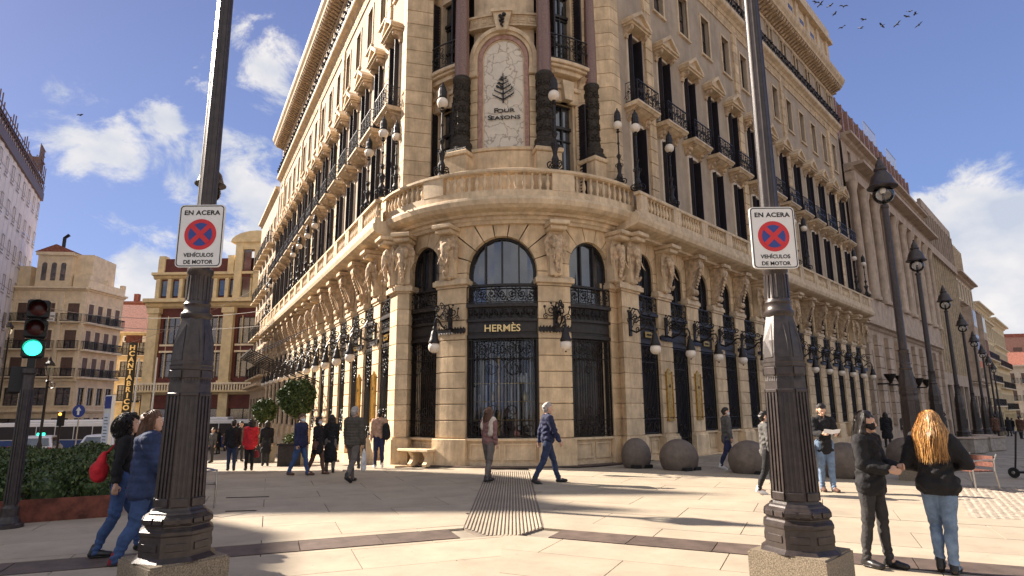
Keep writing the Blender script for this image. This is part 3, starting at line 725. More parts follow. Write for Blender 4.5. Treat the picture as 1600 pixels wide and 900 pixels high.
PD.prism([(-.6, 15.58), (.6, 15.58), (0, 16.02)], -.36, 0); PD = PD.mesh('pediment', 'trim')
PB = MB(); PB.prism([(.0, 15.02), (-.08, 15.0), (-.12, 15.18), (-.30, 15.28), (-.36, 15.42), (0, 15.42)], -.08, .08, 'x'); PB.ball((0, -.28, 15.33), .09, 8, 5); PB = PB.mesh('bracket', 'carved')
RL4 = scroll_panel(SPR, 20.92, 21.62, -.30, .24, .014, 3)
for i in range(7): RL4.ball((-SPR/2+SPR*(i+.5)/7, -.40, 21.28+.12*(-1)**i), .075, 5, 4, (1.2, 1, 1))
RL4R = RL4.mesh('railing', 'iron'); RL4L = RL4R.copy(); RL4L.transform(Matrix.Diagonal((SPL/SPR, 1, 1, 1)))
MOD = MB(); MOD.prism([(0, 23.30), (-.14, 23.32), (-.30, 23.42), (-.62, 23.50), (-.70, 23.60), (-.70, 23.68), (0, 23.68)], -.09, .09, 'x'); MOD = MOD.mesh('modillion', 'carved')
def greek(w, z0, h, y):
    mb = MB(); n = max(1, round(w/(h*1.25))); c = w/n; t = h*.13
    for i in range(n):
        x = -w/2+c*i
        for a in ((0,.82,.0,.13),(.0,.13,.13,1),(.0,.9,.87,1.0),(.77,.9,.3,.87),(.3,.77,.3,.43),(.3,.43,.43,.68)):
            mb.box(x+a[0]*c, x+a[1]*c, y-.018, y, z0+a[2]*h, z0+a[3]*h)
    return mb
GKR = greek(SPR-.1, 20.06, .32, -.06).mesh('greek_key', 'trim'); GKL = greek(SPL-.1, 20.06, .32, -.06).mesh('greek_key', 'trim')
STRIPS = {'R': (0, 4, 7, 11), 'L': (0, 4, 7, 10, 14)}
QS = MB().box(-.24, .24, -.09, .02, .012, .508, .012).mesh('quoin_stone', 'stone')
for fr, xs, sp, s, kx, e in ((FRR, BR, SPR, 1, 'R', ENDR), (FRL, BL, SPL, -1, 'L', ENDL)):
    for i, x in enumerate(xs):
        mt = fr @ T(x, 0, 0); w = hp('wall', wb[kx], mtx=mt)
        for t_, s_, q_, shh in ((tr1, s1, q1, sh1), (tr2, s2, q2, sh2), (tr3, s3, q3, None), (tr4, s4a, q4a, None)):
            o = hp('window', t_, mtx=mt); obj('sash', s_, o); obj('pane', q_, o)
            if shh: obj('shutters', shh, o)
            if t_ is tr4: obj('sash', s4b, o); obj('pane', q4b, o)
        b = hp('balcony', BS, mtx=mt); obj('railing', RLh if i < 7 else RLs, b)
        for sx in (-1, 1): obj('bracket', KB, b, T(sx*.52, 0, 0))
        p = hp('pediment', PD, mtx=mt)
        for sx in (-1, 1): obj('bracket', PB, p, T(sx*.48, 0, 0))
        hp('railing', RL4R if s > 0 else RL4L, mtx=mt); hp('greek_key', GKR if s > 0 else GKL, mtx=mt)
        for k in range(6): hp('modillion', MOD, mtx=mt @ T(-sp/2+sp*(k+.5)/6, 0, 0))
        if i in STRIPS[kx]:
            px = x+s*sp/2
            for k in range(30 if i < 5 else 0):
                z = 7.95+.52*k
                if z < 19.5: hp('quoin_stone', QS, mtx=fr @ T(px, 0, z))
            if i >= 5:
                q = MB()
                for k in range(23): q.box(px-.24, px+.24, -.09, .02, 7.962+.52*k, 8.458+.52*k, .012)
                hp('quoin_strip', q, 'stone', fr)
    a, b = sorted((s*(xs[0]*s-sp/2), s*e))
    a2, b2 = sorted((s*(abs(xs[0])-sp/2), s*(abs(xs[-1])+sp/2)))
    band = MB(); band.box(a2, b2, -.06, .02, 19.96, 20.44); band.prism([(0, 20.44), (-.10, 20.44), (-.18, 20.56), (-.36, 20.66), (-.40, 20.72), (-.40, 20.90), (0, 20.90)], a2, b2, 'x'); hp('frieze', band, 'trim', fr)
    cn = MB(); cn.prism([(0, 23.12), (-.06, 23.12), (-.06, 23.32), (0, 23.32)], a2, b2, 'x'); cn.prism([(0, 23.68), (-.74, 23.68), (-.78, 23.80), (-.90, 23.95), (-.95, 24.10), (-.95, 24.22), (.6, 24.30), (.6, 23.68)], a2, b2, 'x'); hp('cornice', cn, 'trim', fr)
    # body behind (roof and end wall)
    endx = s*(abs(xs[-1])+sp/2)
    ew = MB().box(min(endx, endx+s*.35), max(endx, endx+s*.35), -.02, 9, 0, 24.0); hp('end_wall', ew, 'stucco', fr)
# floor slabs behind the facade so that nothing is see-through
inner = [dpt(0, 3.2), dpt(30, 3.2), fpt(FRR, 1.2, .45), fpt(FRR, ENDR, .45), fpt(FRL, -ENDL, .45), fpt(FRL, -1.0, .45), dpt(-30, 3.2)]
for z0, z1 in ((7.35, 7.9), (23.7, 24.2)):
    hp('roof' if z0 > 20 else 'floor', poly_stone(inner, z0, z1), 'greystone')
for fr, xs, sp, s in ((FRR, BR, SPR, 1), (FRL, BL, SPL, -1)):
    a, b = sorted((s*(abs(xs[0])-sp/2+.1), s*(abs(xs[-1])+sp/2))); hp('inner_wall', MB().box(a, b, .5, .6, 0, 23.7), 'shutter', fr)
# corner blocks flanking the rounded tower
cr = [(2.25, 20.35), (2.25, 20.02), (3.50, 19.80), fpt(FRR, .42, -.08), fpt(FRR, .83, -.08), fpt(FRR, .83, .5), (2.6, 21.2)]
cl = [(-2.95, 20.70), (-2.95, 20.30), (-3.55, 19.93), fpt(FRL, .42, -.08), fpt(FRL, .08, -.08), fpt(FRL, .08, .5), (-3.0, 21.6)]
cl = [(-2.78, 20.70), (-2.78, 20.16), fpt(FRL, .50, -.10), fpt(FRL, .08, -.10), fpt(FRL, .08, .5), (-3.0, 21.6)]
for poly in (cr, cl):
    if area(poly) < 0: poly = poly[::-1]
    c = hp('corner_block', poly_stone(off_poly(poly, -.03), 7.9, 24.2), 'trim')
    for k in range(23):
        z = 7.95+.52*k; obj('quoin_stone', poly_stone(poly, z+.012, z+.508), c, m='stone')
    obj('frieze', poly_stone(off_poly(poly, .05), 19.95, 20.9), c, m='trim'); obj('cornice', poly_stone(off_poly(poly, .8), 23.68, 24.3), c, m='trim')
# attic on the right wing
at = MB(); x0, x1 = 10.2, ENDR+1.0; at.box(x0, x1, .35, 6, 24.2, 29.2); at.box(x0-.3, x1+.3, .0, 6.3, 28.2, 28.5); at.box(x0-.15, x1+.15, .15, 6.1, 28.5, 29.3)
at.box(x0-.2, x1+.2, .1, 1, 24.2, 24.6)
k = 0
xx = x0+.2
while xx < x1-.4:
    at.box(xx, xx+.55, .22, .5, 24.6, 28.2); xx += 2.14
A_ = hp('attic', at, 'trim', FRR)
for i in range(8): obj('window', MB().box(x0+1.1+2.14*i, x0+1.9+2.14*i, .30, .36, 25.2, 27.4), A_, m='farglass')
at = MB().box(-30, -3, 2.0, 8, 24.2, 26.5); hp('attic', at, 'creamwall', FRL)
# ---- upper drum of the tower
RD = 3.75
def dp(name, mb, th, m, r=RD, n=8, parent=None, label=None, smooth=False): return hp(name, bend(bigger(mb, n), th, r), m, parent=parent, label=label, smooth=smooth)
def drum_wall(ops_by_th):
    return None
# central panel
cw = MB(); cw.box(-1.12, 1.12, .14, .4, 8.1, 24); dp('wall', cw, 0, 'trim')
ped = MB(); ped.box(-1.06, 1.06, -.38, .2, 8.1, 9.98, .02); ped.box(-1.10, 1.10, -.42, .2, 9.98, 10.10, .015); dp('pedestal', ped, 0, 'stone')
r = .70; spr = 13.50
def archpoly(r, z0, spr, n=16): return [(r, z0)]+[(r*math.cos(PI*i/n), spr+r*math.sin(PI*i/n)) for i in range(n+1)]+[(-r, z0)]
def archband(r0, r1, z0, spr, y0, y1, n=18):
    mb = MB()
    a = archpoly(r0, z0, spr, n); b = archpoly(r1, z0, spr, n); k = len(a)
    for i in range(k-1):
        mb.prism([a[i], a[i+1], b[i+1], b[i]], y0, y1)
    return mb
pan = dp('marble_panel', MB().add([], []).merge(MB()) if False else (lambda q: (q.prism(archpoly(r, 10.22, spr), .02, .12), q)[1])(MB()), 0, 'marble', label='arched veined marble sign panel')
obj('pink_surround', bend(archband(.72, .86, 10.16, spr, -.06, .14), 0, RD), pan, m='pinkmarble')
obj('inner_moulding', bend(archband(.68, .725, 10.22, spr, -.01, .12), 0, RD), pan, m='trim')
obj('archivolt', bend(archband(.88, .99, 13.10, spr, -.12, .14), 0, RD), pan, m='trim')
obj('outer_archivolt', bend(archband(.99, 1.13, 13.10, spr, -.19, .14), 0, RD), pan, m='trim')
for s in (-1, 1):
    for k in range(6):
        x0, x1 = sorted((s*.88, s*1.14)); z = 10.12+k*.455
        dp('panel_stone', MB().box(x0, x1, -.10, .2, z+.01, z+.445, .012), 0, 'stone', n=2)
    x0, x1 = sorted((s*.86, s*1.22)); dp('panel_impost', MB().box(x0, x1, -.20, .2, 12.86, 13.10, .03), 0, 'trim', n=2)
key = MB(); key.prism([(-.17, 14.42), (.17, 14.42), (.30, 15.1), (-.30, 15.1)], -.30, 0); key.box(-.34, .34, -.36, 0, 15.1, 15.22); dp('keystone', key, 0, 'trim', n=2)
kb = MB(); 
for i in range(9): kb.ball((.07*math.cos(i*2.4)*(1-i/12), -.36, 14.95-.055*i), .07-.004*i, 7, 5)
dp('grape_carving', kb, 0, 'iron', n=1)
ent = MB(); ent.box(-1.2, 1.2, -.06, .3, 14.78, 15.12); ent.box(-1.25, 1.25, -.12, .3, 15.12, 15.2); ent.box(-1.25, 1.25, -.10, .3, 14.7, 14.78); dp('frieze', ent, 0, 'trim')
dp('greek_key', greek(2.3, 14.81, .28, -.06), 0, 'stone', n=2)
# tree logo and letters
tr = MB(); y = 0
def quadbar(a, b, w0, w1): 
    d = Vector((b[0]-a[0], b[1]-a[1])).normalized(); nn = Vector((-d.y, d.x))
    tr.prism([(a[0]+nn.x*w0, a[1]+nn.y*w0), (a[0]-nn.x*w0, a[1]-nn.y*w0), (b[0]-nn.x*w1, b[1]-nn.y*w1), (b[0]+nn.x*w1, b[1]+nn.y*w1)], -.03, 0)
quadbar((0, 0), (0, 1.10), .026, .012)
for a, b, w0_, w1_ in (((0, .12), (-.35, .31), .022, .012), ((-.35, .30), (-.36, .38), .010, .006), ((0, .12), (.36, .34), .022, .012), ((.36, .33), (.37, .42), .010, .008), ((0, .32), (-.30, .48), .020, .012), ((-.30, .47), (-.28, .54), .010, .006), ((0, .32), (.30, .51), .020, .012), ((.30, .50), (.29, .60), .010, .010),
                       ((0, .52), (.25, .66), .016, .010), ((0, .70), (.18, .80), .014, .009), ((0, .86), (.12, .93), .013, .008), ((0, .50), (-.24, .62), .020, .020), ((0, .68), (-.17, .76), .022, .020), ((0, .84), (-.12, .90), .020, .018)): quadbar(a, b, w0_, w1_)
rl2 = random.Random(2)
for cx_, cz_, rx_, rz_, n2 in ((-.14, .60, .12, .06, 16), (-.10, .73, .09, .045, 11), (-.08, .86, .06, .05, 9), (-.05, .95, .03, .03, 4)):
    for q in range(n2): a = rl2.uniform(0, 6.28); k2 = rl2.uniform(.2, 1); tr.ball((cx_+rx_*k2*math.cos(a), -.015, cz_+rz_*k2*math.sin(a)), rl2.uniform(.018, .032), 6, 4, (1.2, .5, .8))
for bx, bz in ((.12, .65), (.18, .69), (.25, .68), (.22, .62), (.10, .82), (.16, .84), (.07, .96), (.11, .97), (.10, .90), (.28, .56), (.33, .56), (.34, .48), (.30, .42), (.24, .40), (.17, .33), (.09, .25), (.30, .27), (.24, .22), (.16, .60)): tr.ball((bx, -.015, bz), .020, 6, 4, (1.2, .5, .8))
obj('tree_emblem', tr, pan, drum(0, 3.76) @ T(-.0, 0, 11.84), m='black', label='black stylised tree emblem')
for txt, dx, dz, sz in (('F', -.25, 11.50, .235), ('OUR', .085, 11.50, .19), ('S', -.46, 11.25, .235), ('EASONS', .075, 11.25, .185)):
    obj('lettering', text_mesh(txt, sz, .010, 'black', 1.5, .0015), pan, drum(0, 3.76) @ T(dx, 0, dz))
# side bays of the drum: lower window, balcony, upper arched window
for t in (-33, 33):
    W1 = (-.52, .52, 8.1, 12.0); W2 = (-.46, .46, 13.38, 16.3)
    w = wall_grid(-.86, .86, 8.1, 24.0, [W1, W2], 0, .3); dp('wall', w, t, 'trim', n=6)
    a = archband(.46, .60, 13.4, 16.3, -.07, .05, 12); dp('archivolt', a, t, 'stone', n=6)
    for o, nb in ((W1, 2), (W2, 2)):
        f = sash(o, .16, nb=nb); f.box(o[0], o[1], .12, .2, o[3]-.9, o[3]-.8); wn_ = dp('window', f, t, 'darkmetal', n=4)
        obj('pane', bend(bigger(pane(o, .22), 3), t, RD), wn_, m='glass')
        for s in (-1, 1):
            x = s*(abs(o[0])+.0); sh = MB().box(min(x, x+s*.05), max(x, x+s*.05), -.42, .0, o[2]+.03, o[3]-.05)
            for q in range(int((o[3]-o[2])/.11)): sh.box(min(x-s*.012, x+s*.062), max(x-s*.012, x+s*.062), -.38, -.04, o[2]+.08+q*.11, o[2]+.13+q*.11)
            obj('shutter', bend(sh, t, RD), wn_, m='shutter')
    lt = MB(); lt.box(-.78, .78, -.12, .1, 12.0, 12.45, .02); lt.prism([(-.14, 12.0), (.14, 12.0), (.22, 12.7), (-.22, 12.7)], -.34, 0); lt.box(-.85, .85, -.20, .1, 12.45, 12.6, .02); dp('lintel', lt, t, 'trim')
    b = MB(); b.box(-.86, .86, -.42, .1, 13.12, 13.22, .02); b.box(-.90, .90, -.50, .1, 13.22, 13.36, .02); b.box(-.8, .8, -.3, .1, 12.95, 13.12, .02); bb = dp('balcony', b, t, 'trim')
    for s in (-1, 1): obj('bracket', bend(MB().prism([(0, 12.4), (-.12, 12.45), (-.2, 12.75), (-.42, 12.98), (0, 12.98)], s*.60-.1, s*.60+.1, 'x'), t, RD), bb, m='carved')
    rl = scroll_panel(1.6, 13.40, 14.30, -.44, .26, .013); obj('railing', bend(bigger(rl, 6), t, RD), bb, m='iron')
    for s in (-1, 1):
        for k in range(9):
            x0, x1 = sorted((s*.62, s*.88)); z = 8.15+k*.52; 
            if z < 12.2: dp('panel_stone', MB().box(x0, x1, -.08, .1, z+.01, z+.50, .012), t, 'stone', n=2)
# columns
COLB = MB().lathe([(.40, 10.0), (.40, 10.14), (.35, 10.2), (.37, 10.27), (.37, 10.33), (.29, 10.42), (.30, 10.5), (.275, 10.55), (.275, 12.55), (.31, 12.6), (.31, 12.72), (.27, 12.78)], 20)
COLB.box(-.42, .42, -.42, .42, 9.96, 10.06)
for i in range(10):
    a = 2*PI*i/10
    for k in range(5):
        z = 10.72+.40*k; pts = spiral(0, 0, .15, PI/2, 1.3, 8, 1 if (i+k) % 2 else -1)
        COLB.tube([(math.cos(a+p[0]/.28)*.285, math.sin(a+p[0]/.28)*.285, z+p[2]) for p in pts], .022, 4)
COLB = COLB.mesh('bronze_sleeve', 'bronze', True)
COLS = MB().lathe([(.25, 12.76), (.25, 14), (.215, 16.9), (.24, 16.92), (.24, 17.0)], 22).mesh('column', 'redgranite', True)
COLC = MB().lathe([(.22, 17.0), (.25, 17.2), (.30, 17.5), (.36, 17.62)], 16); COLC.box(-.36, .36, -.36, .36, 17.62, 17.75); COLC = COLC.mesh('capital', 'carved')
CP = MB().box(-.42, .42, -.42, .42, 8.1, 9.80, .02); CP.box(-.47, .47, -.47, .47, 9.80, 9.96, .03); CP.box(-.47, .47, -.47, .47, 8.1, 8.4, .03); CP = CP.mesh('pedestal', 'stone')
for t in (-20, 20, -48, 47):
    c = hp('column', COLS, mtx=drum(t, 4.12)); obj('bronze_sleeve', COLB, c); obj('capital', COLC, c); obj('pedestal', CP, c)
for z0, z1, rr in ((17.75, 18.1, 4.45), (18.1, 18.7, 4.35), (18.7, 19.0, 4.75)): sw('entablature', [(3.3, z0), (rr, z0), (rr, z1), (3.3, z1)], -56, 56)
sw('cornice', [(3.3, 23.7), (4.6, 23.8), (4.9, 24.2), (4.9, 24.3), (3.3, 24.3)], -60, 60)
# dark joint between drum and corner blocks
for t in (-50, 50): hp('wall', bend(bigger(MB().box(-.75, .75, .02, .3, 8.0, 24), 4), t, RD), 'trim')
hp('inner_wall', MB().sweep([(3.2, 0.0), (3.28, 0.0), (3.28, 24), (3.2, 24)], AX+62, AX-62, 20, (DC.x, DC.y)), 'shutter')
for t0_, t1_ in ((-56, -15), (15, 56)): hp('inner_wall', MB().sweep([(4.02, 0.0), (4.06, 0.0), (4.06, 7.4), (4.02, 7.4)], AX-t0_, AX-t1_, 14, (DC.x, DC.y)), 'shutter')
hp('shop_floor', MB().sweep([(3.0, .70), (4.1, .70), (4.1, .78), (3.0, .78)], AX+20, AX-20, 8, (DC.x, DC.y)), 'pale'); hp('shop_ceiling', MB().sweep([(3.0, 3.9), (4.15, 3.9), (4.15, 7.2), (3.0, 7.2)], AX+20, AX-20, 8, (DC.x, DC.y)), 'shutter')
rd = random.Random(4)
for i in range(16):
    x = -.95+.125*i; h_ = rd.uniform(1.2, 2.7); mm_ = rd.choice(['pale', 'white', 'brass', 'bench', 'brownsteel', 'white'])
    hp('display_item', MB().box(x-.03, x+.04, -.02, .04, .78+rd.uniform(0, .8), .78+h_), mm_, drum(0, 4.0-.5*rd.random()) )
for i in range(7): hp('display_item', MB().lathe([(.02, 0), (.09, .03), (.10, .18), (.05, .25), (.02, .3)], 10, (rd.uniform(-.8, .8), 0)), rd.choice(['gold', 'white', 'signred', 'bench']), drum(0, 3.9) @ T(0, 0, .80+.55*(i % 4)))
for z_ in (1.33, 1.88, 2.43): hp('display_shelf', MB().box(-.95, .95, -.1, .15, z_, z_+.02), 'brass', drum(0, 3.8))
# stone bench at the foot of the tower
for t in (-35.5,):
    b = MB(); b.box(-.72, .72, -.52, -.05, .42, .50, .015); bn = hp('stone_bench', bend(bigger(b), t, 4.5), 'stone')
    for s in (-1, 0, 1):
        lg = MB().prism([(-.46, 0), (-.48, .06), (-.40, .14), (-.36, .26), (-.44, .36), (-.48, .42), (-.08, .42), (-.12, .3), (-.16, .1), (-.08, 0)], s*.58-.07, s*.58+.07, 'x'); obj('leg', bend(lg, t, 4.5), bn, m='stone')
for x in (-1.98, -4.04):
    pass
# ------------------------------------------------------------------ ground
UL = Vector((math.sin(R(BRG_L)), math.cos(R(BRG_L)), 0)); UR = Vector((math.sin(R(BRG_R)), math.cos(R(BRG_R)), 0))
def smooth(a, b, x): t = min(1, max(0, (x-a)/(b-a))); return t*t*(3-2*t)
def gz(x, y):
    p = Vector((x, y, 0)); tl = (p-P0L).dot(UL); tr_ = (p-P0R).dot(UR)
    return -.040*max(0, min(75, tl+2.5))*smooth(-1.5, -6, x) - .022*max(0, min(120, tr_-7))*smooth(4, 8, x)
xs = [-900, -400, -200, -120]+list(range(-96, 0, 3))+list(range(0, 150, 3))+[200, 400, 900]; ys = [-600, -200, -60, -20, -5]+list(range(0, 60, 3))+list(range(60, 200, 6))+[300, 600, 1500]
gm = MB(); gm.v = [(x, y, gz(x, y)-.035) for y in ys for x in xs]; nx = len(xs)
gm.f = [(j*nx+i, j*nx+i+1, (j+1)*nx+i+1, (j+1)*nx+i) for j in range(len(ys)-1) for i in range(nx-1)]
ground = struct('ground', gm, 'groundbase')
# slab-jointed paving material for the distance
m = mat('paving', (.38,.32,.245), .75, var=.14, scale=1.3, bump=.15, bscale=60); n_ = m.node_tree.nodes; l_ = m.node_tree.links; b_ = n_['Principled BSDF']
bk = n_.new('ShaderNodeTexBrick'); bk.inputs['Scale'].default_value = 1; bk.inputs['Brick Width'].default_value = 1.2; bk.inputs['Row Height'].default_value = .6; bk.inputs['Mortar Size'].default_value = .012
bk.inputs['Color1'].default_value = (1,1,1,1); bk.inputs['Color2'].default_value = (.82,.82,.82,1); bk.inputs['Mortar'].default_value = (.35,.33,.3,1)
g_ = n_.new('ShaderNodeNewGeometry'); mp_ = n_.new('ShaderNodeMapping'); mp_.inputs['Rotation'].default_value = (0, 0, R(28)); l_.new(g_.outputs['Position'], mp_.inputs[0]); l_.new(mp_.outputs[0], bk.inputs['Vector'])
mm = n_.new('ShaderNodeMixRGB'); mm.blend_type = 'MULTIPLY'; mm.inputs[0].default_value = 1; old = b_.inputs['Base Color'].links[0].from_socket; l_.new(old, mm.inputs[1]); l_.new(bk.outputs[0], mm.inputs[2]); l_.new(mm.outputs[0], b_.inputs['Base Color'])
def sheet(name, poly, z, m, step=3):
    x0, x1 = min(p[0] for p in poly), max(p[0] for p in poly); y0, y1 = min(p[1] for p in poly), max(p[1] for p in poly)
    mb = MB(); nxx = max(1, int((x1-x0)/step)); nyy = max(1, int((y1-y0)/step))
    for i in range(nxx):
        for j in range(nyy):
            a, b = x0+(x1-x0)*i/nxx, x0+(x1-x0)*(i+1)/nxx; c, d = y0+(y1-y0)*j/nyy, y0+(y1-y0)*(j+1)/nyy
            q = clip([(a, c), (b, c), (b, d), (a, d)], poly)
            if len(q) > 2: mb.add([(p[0], p[1], gz(*p)+z) for p in q], [tuple(range(len(q)))])
    return struct(name, mb, m)
def clip(sub, poly):
    # poly convex, counter-clockwise
    if area(poly) < 0: poly = poly[::-1]
    out = sub
    for i in range(len(poly)):
        a, b = poly[i-1], poly[i]; inp = out; out = []
        if not inp: break
        def side(p): return (b[0]-a[0])*(p[1]-a[1])-(b[1]-a[1])*(p[0]-a[0])
        for j in range(len(inp)):
            p, q = inp[j-1], inp[j]; sp_, sq = side(p), side(q)
            if sq >= 0:
                if sp_ < 0: t = sp_/(sp_-sq); out.append((p[0]+(q[0]-p[0])*t, p[1]+(q[1]-p[1])*t))
                out.append(q)
            elif sp_ >= 0: t = sp_/(sp_-sq); out.append((p[0]+(q[0]-p[0])*t, p[1]+(q[1]-p[1])*t))
    return out
# paved square: dark base with joints, slabs laid on it one by one
def fl(s, off): v = P0L+UL*s; nn = Vector((-math.cos(R(BRG_L)), math.sin(R(BRG_L)), 0)); return (v.x+nn.x*off, v.y+nn.y*off)
def frr(s, off): v = P0R+UR*s; nn = Vector((math.cos(R(BRG_R)), -math.sin(R(BRG_R)), 0)); return (v.x+nn.x*off, v.y+nn.y*off)
sheet('pavement', [fl(-6, 0), fl(90, 0), fl(90, 7.5), fl(-6, 7.5)], -.020, 'paving')
sheet('pavement', [frr(-3, 0), frr(150, 0), frr(150, 14), frr(-3, 14)], -.020, 'paving')
sheet('road', [fl(3, 7.5), fl(90, 7.5), fl(90, 19), fl(3, 19)], -.026, 'asphalt')
sheet('pavement', [(-30, 2), (34, 2), (34, 22), (-30, 22)], -.030, 'paving')
def grid_slabs(region, ang, w, h, m, maxn, parent, name='paving_slab', z=0, bond=.5, gap=.006, jit=.0015):
    ca, sa = math.cos(ang), math.sin(ang)
    def tl(p): return (p[0]*ca+p[1]*sa, -p[0]*sa+p[1]*ca)
    def tw(p): return (p[0]*ca-p[1]*sa, p[0]*sa+p[1]*ca)
    rl = [tl(p) for p in region]; x0, x1 = min(p[0] for p in rl), max(p[0] for p in rl); y0, y1 = min(p[1] for p in rl), max(p[1] for p in rl)
    out = []
    j = math.floor(y0/h)
    while j*h < y1:
        i = math.floor(x0/w)-1
        while i*w < x1:
            ox = (j % 2)*bond*w
            q = clip([(i*w+ox+gap, j*h+gap), ((i+1)*w+ox-gap, j*h+gap), ((i+1)*w+ox-gap, (j+1)*h-gap), (i*w+ox+gap, (j+1)*h-gap)], rl)
            if len(q) > 2 and abs(area(q)) > .04:
                q = [tw(p) for p in q]; cx = sum(p[0] for p in q)/len(q); cy = sum(p[1] for p in q)/len(q); out.append((math.hypot(cx, cy), q, cx, cy))
            i += 1
        j += 1
    out.sort(key=lambda t: t[0]); rest = MB()
    for k, (d, q, cx, cy) in enumerate(out):
        if area(q) < 0: q = q[::-1]
        zt = z+rnd.uniform(-jit, jit)
        mb = MB(); mb.prism([(p[0]-cx, p[1]-cy) for p in q], -.03, 0, 'z')
        if k < maxn: obj(name, mb, parent, T(cx, cy, zt+gz(cx, cy)), m=m)
        else: mb.xf(lambda p: p+Vector((cx, cy, zt+gz(cx, cy)))); rest.merge(mb)
    if rest.v: obj('distant_paving_slabs', rest, parent, m=m, kind='stuff')
    return len(out)
square = struct('paved_square', MB().box(-11, 14.9, 2.2, 2.3, -.06, -.031), 'groundbase')
aR, aL = R(-25.4), R(21)
def lineR(off): return lambda x: 9.29-.4756*(x-.43)+off
def lineL(off): return lambda x: 9.33+.3817*(x+.73)+off
xR, xL = .44, -.72; XM = -.15
rR, rL = lineR(0), lineL(0); bR_, bL_ = lineR(-.66), lineL(-.69)
nn = 0
nn += grid_slabs([(xR, rR(xR)), (14.5, rR(14.5)), (14.5, 16), (9, 17), (3.6, 18.6), (xR, 18.6)], aR, 2.05, 1.02, 'slab', 95, square)
nn += grid_slabs([(xL, rL(xL)), (xL, 18.6), (-3, 18.8), (-9.5, 18.0), (-11, rL(-11))], aL, 2.05, 1.02, 'slab', 70, square)
yM = 8.62
nn += grid_slabs([(XM, bR_(xR)+.25), (14.5, bR_(14.5)), (3, 2.5), (XM, 2.5)], aR, 2.05, 1.02, 'slab', 60, square)
nn += grid_slabs([(XM, bL_(xL)+.15), (XM, 2.5), (-7, 2.5), (-11, bL_(-11))], aL, 2.05, 1.02, 'slab', 40, square)
grid_slabs([(xR, rR(xR)), (14.5, rR(14.5)), (14.5, bR_(14.5)), (XM, bR_(xR)+.27), (XM, 8.74)], aR, .95, .13, 'slabdark', 0, square, 'dark_band_stone', bond=.5) if False else None
def bandslabs(p0, p1, w, n, name='dark_paving_stone'):
    p0, p1 = Vector(p0), Vector(p1); d = (p1-p0)/n; nv = Vector((-d.y, d.x)).normalized()
    for i in range(n):
        a = p0+d*i+d*.006; b = p0+d*(i+1)-d*.006; q = [a, b, b+nv*w, a+nv*w]; c = sum(q, Vector((0, 0)))/4
        mb = MB(); mb.prism([(v.x-c.x, v.y-c.y) for v in q], -.03, 0, 'z'); obj(name, mb, square, T(c.x, c.y, rnd.uniform(-.001, .001)), m='slabdark')
bandslabs((.45, 8.65), (14.5, 8.65-.4756*14.05), .58, 15); bandslabs((-11, 8.65-.3817*10.3), (-.70, 8.65+.01), .61, 11)
# filler triangles beside the tactile strip and its ribs
tc_ = obj('tactile_base', MB().prism([(-.72, 17.6), (-.74, 9.4), (-.42, 8.70), (-.02, 8.68), (.46, 9.4), (.42, 17.6)], -.034, -.006, 'z'), square, m='groundbase')
for i in range(21):
    x = -.68+1.07*i/20; y0 = 8.78+max(0, (abs(x+.15)-.2))*1.6
    mb = MB(); mb.prism([(-.016, -.006), (.016, -.006), (.010, .006), (-.010, .006)], y0, 17.55, 'y'); obj('tactile_rib', mb, square, T(x, 0, 0), m='slab')
for i in range(12): obj('tactile_joint', MB().box(-.7, .44, -.006, .006, -.006, -.0045), square, T(0, 9.6+.66*i, 0), m='groundbase')
# cobbled patch: single setts
cb = MB(); cbreg = [(6.9, 9.9), (9.4, 13.9), (13.8, 11.8), (12.0, 7.9)]
if area(cbreg) < 0: cbreg = cbreg[::-1]
cobb = struct('cobbled_pavement', MB().prism(cbreg, -.02, .003, 'z'), 'cobble')
for i in range(-80, 140):
    for j in range(0, 140):
        u = i*.115+(j % 2)*.057; v = j*.115; x = 6.0+u*.53+v*.85; y = 12-u*-.85-v*.53-2
        if len(clip([(x-.01, y-.01), (x+.01, y-.01), (x+.01, y+.01), (x-.01, y+.01)], cbreg)) > 3:
            h = .006+rnd.random()*.005; a = .050
            o = len(cb.v); cb.add([(x-a, y-a, .002), (x+a, y-a, .002), (x+a, y+a, .002), (x-a, y+a, .002), (x-a*.75, y-a*.75, h), (x+a*.75, y-a*.75, h), (x+a*.75, y+a*.75, h), (x-a*.75, y+a*.75, h)], [(4,5,6,7), (0,1,5,4), (1,2,6,5), (2,3,7,6), (3,0,4,7)])
obj('setts', cb, cobb, m='cobble', kind='stuff')
def grate(x, y, rz, w, d, label):
    g = thing('drain_cover', label, 'drain cover', (x, y, .002), rz); obj('grate_frame', MB().box(-w/2, w/2, -d/2, d/2, -.01, .004), g, m='black')
    mb = MB()
    for i in range(int(w/.04)): mb.box(-w/2+.01+i*.04, -w/2+.03+i*.04, -d/2+.01, d/2-.01, .004, .009)
    obj('bars', mb, g, m='bronze')
grate(4.3, 10.0, R(-25), .62, .16, 'long dark drain grate in the sunlit paving in front of the man with a paper')
grate(-5.2, 12.7, R(8), .8, .07, 'narrow dark drain slot in the shaded paving at left')
grate(-4.6, 11.0, R(8), .5, .06, 'small dark drain slot nearer the left lamp post')
# foundation under the sloping wings
for fr, a, b in ((FRR, 2, ENDR), (FRL, -ENDL, 1.0)): hp('foundation', MB().box(a, b, -.26, .4, -2.4, .005), 'stone', fr)
hp('tower_kerb', MB().sweep([(4.3, 0), (4.78, 0), (4.78, .035), (4.3, .035)], AX-60, AX+60, 30, (DC.x, DC.y)), 'slabdark')
